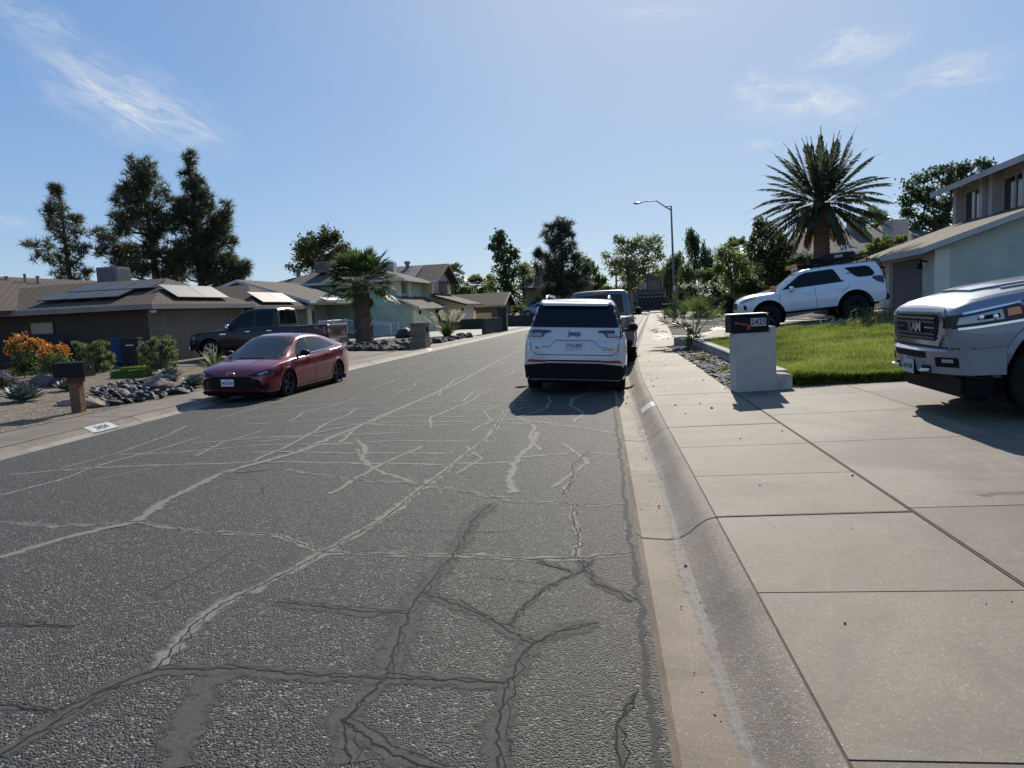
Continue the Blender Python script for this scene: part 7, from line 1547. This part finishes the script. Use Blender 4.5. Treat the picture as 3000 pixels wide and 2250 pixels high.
# --- low block wall and planter, right
lw = tag(empty('retaining_wall', (3.02, 12.4, zR(3, 12.5)-.03), 0), 'low whitewashed block edging wall holding up the lawn', 'wall'); BLK = stucco('whitewashed block', (.44, .41, .36), .2); q = MB()
yy = 12.75
while yy < 24.2:
    e = min(yy+.39, 24.3); h0 = .23+.02*math.sin(yy); q.box(-.06, yy-12.4, 0, .14, e-12.408, h0); yy += .40
q.build('blocks', BLK, lw, recalc=True, bevel=.01); q = MB(); yy = 12.75
while yy < 24.2: e = min(yy+.39, 24.3); q.box(-.075, yy-12.4, .247, .155, e-12.415, .295); yy += .40
q.build('cap_blocks', stucco('pale cap block', (.52,.49,.43), .2), lw, recalc=True, bevel=.012)
q = MB(); q.box(-.32,-.2,-.05,.32,.2,.30); o = q.build('planter_block', STW, recalc=True, bevel=.02); o.location = (2.78, 25.0, .12); tag(o, 'pale stucco block behind the trunk of the small fan palm', 'block')
# --- brick pillar, left
p = gnd(1205, 1021, .1); q = MB(); q.box(-.33,-.33,0,.33,.33,1.06); o1 = q.build('pillar_shaft', BRICK, None, recalc=True); planar_uv(o1); q = MB(); q.box(-.37,-.37,1.06,.37,.37,1.16)
r3 = tag(empty('brick_pillar', (p.x+.33, p.y+.5, .08), R(-4)), 'tan slump brick mailbox pillar beside the left pavement', 'pillar'); o1.parent = r3; o2 = q.build('pillar_cap', BRICK, r3, recalc=True); planar_uv(o2); q = MB(); q.box(.332,-.12,.74,.38,.12,.95); q.build('mail_slot', BLACK, r3, recalc=True)
# --- wheelie bins
def bin_(label, loc, m, rz):
    r = tag(empty('wheelie_bin', loc, rz), label, 'bin', 'wheelie bins by the brown wall'); q = MB(); b, t = .24, .30; q.add([(-b,-b,.1),(b,-b,.1),(b,b,.1),(-b,b,.1),(-t,-t,.98),(t,-t,.98),(t,t,.98),(-t,t,.98)], [(3,2,1,0),(4,5,6,7),(0,1,5,4),(1,2,6,5),(2,3,7,6),(3,0,4,7)]); q.build('bin_body', m, r, recalc=True, bevel=.03)
    q = MB(); q.box(-.33,-.34,.985,.33,.33,1.05); q.build('lid', m, r, recalc=True, bevel=.025)
    for sx in (-.22, .22): q = MB(); q.lathe([(0,-.03),(.11,-.03),(.11,.03),(0,.03)], 16, 'x', 0, Matrix.Translation((sx,.26,.11))); q.build('bin_wheel', BLACK, r)
    return r
b1 = gnd(350, 1076, .24); bin_('blue wheelie bin standing between the two grey green shrubs', (b1.x, b1.y+.3, zL(b1.x, b1.y)), mat('blue bin', (.018,.055,.16), .5), R(20))
b2 = gnd(388, 1076, .24); bk = bin_('black wheelie bin standing right beside the blue one', (b2.x+.02, b2.y+.05, zL(b2.x, b2.y)), mat('black bin', (.014,.014,.016), .5), R(20))
q = MB(); q.box(-.12,-.295,.78,.14,-.289,.815); q.build('bin_label', WHITEP, bk)
p = at(1310, 945, 57); b3 = bin_('black wheelie bin at the corner of the mint garage', (-12.5, 56.0, .15), bpy.data.materials['black bin'], 0); 
p = at(1488, 920, 66); bin_('blue wheelie bin in front of the olive brown bungalow', (p.x, 66, .05), mat('bright blue bin', (.02,.07,.30), .5), 0)
# --- street lamp
STEEL = mat('grey steel', (.16, .15, .145), .55, .5, var=.1)
lb = Vector((6.12, 61.0, .1)); tp = at(1966, 603, 61.0); hd_ = at(1868, 596, 61.0); tilt_ = tp.x-lb.x
sl = tag(empty('street_lamp', lb), 'tall steel street lamp with curved arm reaching over the road', 'street lamp'); Hh_ = tp.z-.1
q = MB(); q.tube([(0,0,0), (tilt_*.5,0,Hh_*.5), (tilt_,0,Hh_)], [.115,.09,.065], 12); q.lathe([(.2,0),(.2,.06),(.15,.1),(.13,.25),(0,.25)], 12); q.build('pole', STEEL, sl, smooth=50)
dx = hd_.x-lb.x; hz = hd_.z-.1; q = MB(); q.tube([(tilt_,0,Hh_-.35), (tilt_-.5,0,Hh_-.02), (tilt_-1.2,0,hz+.12), (dx+.55,0,hz+.10), (dx+.3,0,hz+.06)], [.055,.05,.045,.04,.04], 8); q.tube([(tilt_,0,Hh_-.05), (tilt_-.5,0,Hh_-.02)], .03, 6); q.build('arm', STEEL, sl, smooth=60)
q = MB(); q.lathe([(0,-.38),(.10,-.34),(.17,-.1),(.16,.15),(.06,.36),(0,.38)], 14, 'x', 0, Matrix.Translation((dx,0,hz+.03)) @ Matrix.Diagonal((1,1,.5,1))); lo = q.build('lamp_head', mat('lamp head', (.45,.46,.48), .4, .3), sl, smooth=50); q = MB(); q.lathe([(0,-.06),(.13,-.02),(.14,.0)], 14, 'z', 0, Matrix.Translation((dx-.08,0,hz-.03)) @ Matrix.Diagonal((1.3,1,1,1))); q.build('lens', CLEARL, lo, smooth=50)
q = MB(); q.box(-.06,-.112,2.3,.06,-.104,2.75); q.build('pole_label', WHITEP, sl)
# --- far mailboxes and pipe on the right
p = gnd(1958, 932, .1)
def post_mailbox(label, px, py, y, z0, w=.2, L=.5, hh=1.2, legs=1, tilt=0):
    c = at(px, py, y); r = tag(empty('mailbox', (c.x, y, z0)), label, 'mailbox'); q = MB()
    for s_ in ((0,) if legs == 1 else (-.32, .32)): q.box(s_-.045,-.045,0,s_+.045,.045,hh-.25)
    if legs == 2: q.box(-.4,-.05,hh-.33,.4,.05,hh-.25); q.box(-.36,-.03,.5,.36,.03,.56)
    q.build('post', mat('post grey', (.10,.09,.08), .8), r, recalc=True); mailbox_body(r, L, .28, .25, hh-.25); q = MB(); q.box(-L/2,-.14,hh+.0,L/2,.14,hh+.025); q.build('lid_edge', ALLOY, r); return r
post_mailbox('dark mailbox on a two-legged stand at the pavement edge, left of the street lamp', 1958, 905, 60, .1, L=.9, hh=1.25, legs=2)
post_mailbox('mailbox with sunlit lid behind the small fan palm', 2004, 905, 47, .2, L=.75, hh=1.1)
post_mailbox('black mailbox on a post at the far end of the right pavement', 1861, 890, 100, .1, L=.5, hh=1.5)
c = at(2085, 910, 40); q = MB(); q.lathe([(.12,-.4),(.12,.26),(.0,.27)], 14); o = q.build('pipe_post', stucco('pale pipe', (.5,.46,.42), .1), smooth=40); o.location = (c.x, 40, c.z-.1); tag(o, 'short pale pipe post in the bare bed behind the small fan palm', 'post')
c = at(1975, 918, 50); 
# --- painted house numbers on the kerbs
PNT = mat('white kerb paint', (.44, .43, .40), .7, var=.25, vs=18)
def curbpaint(y0, y1, prof, side, txt):
    mb = MB()
    for (xa, za), (xb_, zb_) in zip(prof[:-1], prof[1:]): mb.poly([(xa+off(y0), y0, za+.004), (xb_+off(y0), y0, zb_+.004), (xb_+off(y1), y1, zb_+.004), (xa+off(y1), y1, za+.004)])
    o = struct(mb.build('curb_number', PNT)); 
    if txt:
        a, b = prof[0], prof[-1]; xm, zm = (a[0]+b[0])/2+off((y0+y1)/2), max(a[1], b[1])*.5+min(a[1], b[1])*.5+.012
        text_mesh(txt, .15, INK, 'painted_number', o, frame((xm, (y0+y1)/2, zm), (0,1,0), (b[0]-a[0], 0, b[1]-a[1])) , .0015, 1.0)
curbpaint(10.65, 11.25, [(-8.36,-.01), (-8.42,.0), (-8.5,.045), (-8.585,.079)], -1, '2434')
curbpaint(10.95, 11.45, [(.57,-.024), (.66,.05), (.72,.085), (.775,.098)], 1, None)
curbpaint(30.6, 31.2, [(-8.42,.0), (-8.5,.045), (-8.585,.079)], -1, None)
# dark expansion joints running down over kerb and gutter
def joint(prof, y, w=.018, name='expansion_joint', slant=0):
    mb = MB(); n = len(prof)
    for (a, za), (b, zb_) in zip(prof[:-1], prof[1:]): ya = y+slant*(a-prof[0][0]); yb = y+slant*(b-prof[0][0]); mb.poly([(a+off(y), ya-w/2, za+.003), (b+off(y), yb-w/2, zb_+.003), (b+off(y), yb+w/2, zb_+.003), (a+off(y), ya+w/2, za+.003)])
    struct(mb.build(name, bpy.data.materials['joint soil']))
PR = [(.19,-.004),(.24,-.05),(.43,-.066),(.52,-.052),(.58,-.02),(.66,.05),(.72,.085),(.79,.102),(2.13,.117)]; PL = [(-9.7,.102),(-8.592,.082),(-8.5,.045),(-8.42,.0),(-8.34,-.028),(-8.12,-.018)]
for y, w in ((5.2, .022), (9.0, .016), (12.1, .012), (17.6, .012), (21.8, .014), (26.3, .014)): joint(PR, y, w, slant=.02)
for y, w in ((5.6, .014), (11.9, .02), (18, .014), (24.2, .02), (31.0, .016)): joint(PL, y, w, slant=-.05)
# crumbs of litter on pavement and gutter
q = MB(); rr = random.Random(9)
for i in range(300):
    if i > 80:
        y = rr.uniform(2.2, 22); x = rr.choice((rr.gauss(.25, .04), rr.gauss(.47, .05), rr.gauss(.30, .1))); x = min(.56, max(.2, x)); z = -.045-.02*(.24 < x < .5)
    elif rr.random() < .45: y = rr.uniform(3, 20); x = rr.uniform(.22, .55); z = -.055
    else: y = rr.uniform(3.2, 24)*1.0; x = rr.uniform(.85, 2.1) if rr.random() < .8 or y > 11.8 else rr.uniform(2.2, 5); z = .104+.011*(min(x, 2.14)-.79)/1.35+(.02 if x > 2.2 else 0)
    s = (rr.uniform(.004, .013) if i <= 80 else rr.uniform(.0025, .007))*(1.3 if y > 8 else .8); M4 = Matrix.Translation((x+off(y), y, z+s*.4)) @ Matrix.Rotation(rr.uniform(0, 6.3), 4, 'Z') @ Matrix.Diagonal((s*1.5, s, s*.7, 1)); q.lathe([(0,-1),(.8,-.6),(1,.1),(.6,.8),(0,1)], 6, 'z', 0, M4)
q.build('ground_litter', mat('dark crumbs', (.018,.014,.012), .8))['kind'] = 'stuff'
# ================================================================ CAMERA, SUN, SKY
AZ, EL = R(6.5), R(33.5)
cam = bpy.data.cameras.new('camera'); co = bpy.data.objects.new('camera', cam); COL.objects.link(co)
cam.sensor_width = 36; cam.lens = 36*F_/3000; cam.clip_start = .05; cam.clip_end = 3000
m4 = ROT.to_4x4(); m4.translation = (0, 0, EYE); co.matrix_world = m4; SC.camera = co
sun = bpy.data.lights.new('sun', 'SUN'); sun.energy = 5.0; sun.angle = R(.53); sun.color = (1.0, .925, .80)
so = bpy.data.objects.new('sun', sun); COL.objects.link(so)
sd = Vector((math.sin(AZ)*math.cos(EL), math.cos(AZ)*math.cos(EL), math.sin(EL))); so.rotation_euler = sd.to_track_quat('Z', 'Y').to_euler(); so.location = (0, 0, 30)
w = bpy.data.worlds.new('World'); SC.world = w; w.use_nodes = True; nt = w.node_tree; nt.nodes.clear(); n = N(nt)
out = nt.nodes.new('ShaderNodeOutputWorld'); sky = n('TexSky', sky_type='NISHITA'); sky.sun_disc = False; sky.sun_elevation = EL; sky.sun_rotation = AZ
sky.air_density = 1.0; sky.dust_density = 0.3; sky.ozone_density = 2.0; sky.altitude = 350
tc = n('TexCoord'); sx = n('SeparateXYZ', {0: (tc, 'Generated')})
az = n.math('ARCTAN2', sx.outputs[0], sx.outputs[1]); el = n.math('ARCSINE', sx.outputs[2]); uv = n('CombineXYZ', {0: az, 1: el})
def dirof(px, py): v = ray(px*1.3562, py*1.3562).normalized(); return math.atan2(v.x, v.y), math.asin(v.z)
tot = None
CLOUDS = [((-40, 60), (560, 345), 85, 1.0, 2.2, 6.0), ((60, 120), (440, 330), 46, .9, 3.0, 9.0), ((1540, 225), (1960, 215), 62, 1.0, 2.4, 3.2), ((1700, 135), (2010, 70), 48, .85, 2.0, 4.0), ((1880, 190), (2260, 120), 52, .75, 2.0, 4.5), ((1280, 28), (1560, 25), 20, .5, 2.0, 4.0), ((1580, 320), (1690, 312), 14, .4, 1.5, 3.0), ((1110, 541), (1180, 538), 7, .55, .8, 1.5), ((-60, 470), (110, 490), 22, .35, 2.0, 4.0), ((1560, 205), (1700, 170), 34, .75, 1.5, 3.0), ((-80, -20), (240, 120), 60, .4, 2.5, 6.0)]
for i, (a, b, hw, amt, nu, nv) in enumerate(CLOUDS):
    A_, B_ = dirof(*a), dirof(*b); cx, cy = (A_[0]+B_[0])/2, (A_[1]+B_[1])/2; L = math.hypot(B_[0]-A_[0], B_[1]-A_[1])/2; th = math.atan2(B_[1]-A_[1], B_[0]-A_[0]); hv = hw/1534
    s = n('VectorMath', {0: uv, 1: (cx, cy, 0)}, operation='SUBTRACT'); r = n('VectorRotate', {'Vector': s, 'Angle': -th}, rotation_type='Z_AXIS'); q = n('VectorMath', {0: r, 1: (1/L, 1/hv, 0)}, operation='MULTIPLY')
    wv = n('TexNoise', {'Vector': n('VectorMath', {0: q, 1: (i*3.1, i*1.7, 0)}, operation='ADD'), 'Scale': 1.1, 'Detail': 3.0})
    q2 = n('VectorMath', {0: q, 1: n('VectorMath', {0: n('VectorMath', {0: (wv, 'Color'), 1: (.5, .5, .5)}, operation='SUBTRACT'), 1: (.9, 1.1, 0)}, operation='MULTIPLY')}, operation='ADD')
    ln = n('VectorMath', {0: q2}, operation='LENGTH'); msk = n.ramp(ln.outputs['Value'], [(0.0, 1), (1.0, 0)], 'EASE')
    nz = n('TexNoise', {'Vector': n('VectorMath', {0: n('VectorMath', {0: q2, 1: (nu, nv*.5, 1)}, operation='MULTIPLY'), 1: (i*7.3, i*2.9, i*1.3)}, operation='ADD'), 'Scale': 1.3, 'Detail': 9.0, 'Roughness': .62, 'Distortion': .5})
    f = n.math('MULTIPLY', n.math('MULTIPLY', msk, n.ramp(nz, [(.33, 0), (.70, 1)])), amt); tot = f if tot is None else n.math('MAXIMUM', tot, f)
grd = n.ramp(n.math('MULTIPLY', el, 1.3), [(0.0, (.55, .76, 1.0)), (.16, (.37, .60, .96)), (.38, (.235, .465, .90)), (.8, (.14, .33, .76))])
sc_ = n('VectorMath', {0: grd, 1: (13.4, 13.4, 13.4)}, operation='MULTIPLY')
hsv = n.mix(.62, sky, (0, 0, 0)); n.link(sky.outputs[0], hsv.inputs[6]); n.link(sc_.outputs[0], hsv.inputs[7])
gd = n('VectorMath', {0: (tc, 'Generated'), 1: tuple(sd)}, operation='DOT_PRODUCT'); gl_ = n.math('MULTIPLY', n.math('POWER', n.math('MAXIMUM', gd.outputs['Value'], 0.0), 10.0), .6); hsv = n.mix(gl_, hsv, (10.5, 11.2, 11.8))
mx = n.mix(tot, hsv, (11.0, 11.4, 11.8)); bg = n('Background', {'Strength': .065}); n.link(mx.outputs[2], bg.inputs[0]); n.link(bg.outputs[0], out.inputs[0])
SC.view_settings.view_transform = 'Standard'; SC.view_settings.look = 'None'; SC.view_settings.exposure = 0.12; SC.view_settings.gamma = 1
SC.cycles.max_bounces = 8; SC.cycles.transparent_max_bounces = 12; SC.cycles.sample_clamp_indirect = 6; SC.cycles.use_denoising = True
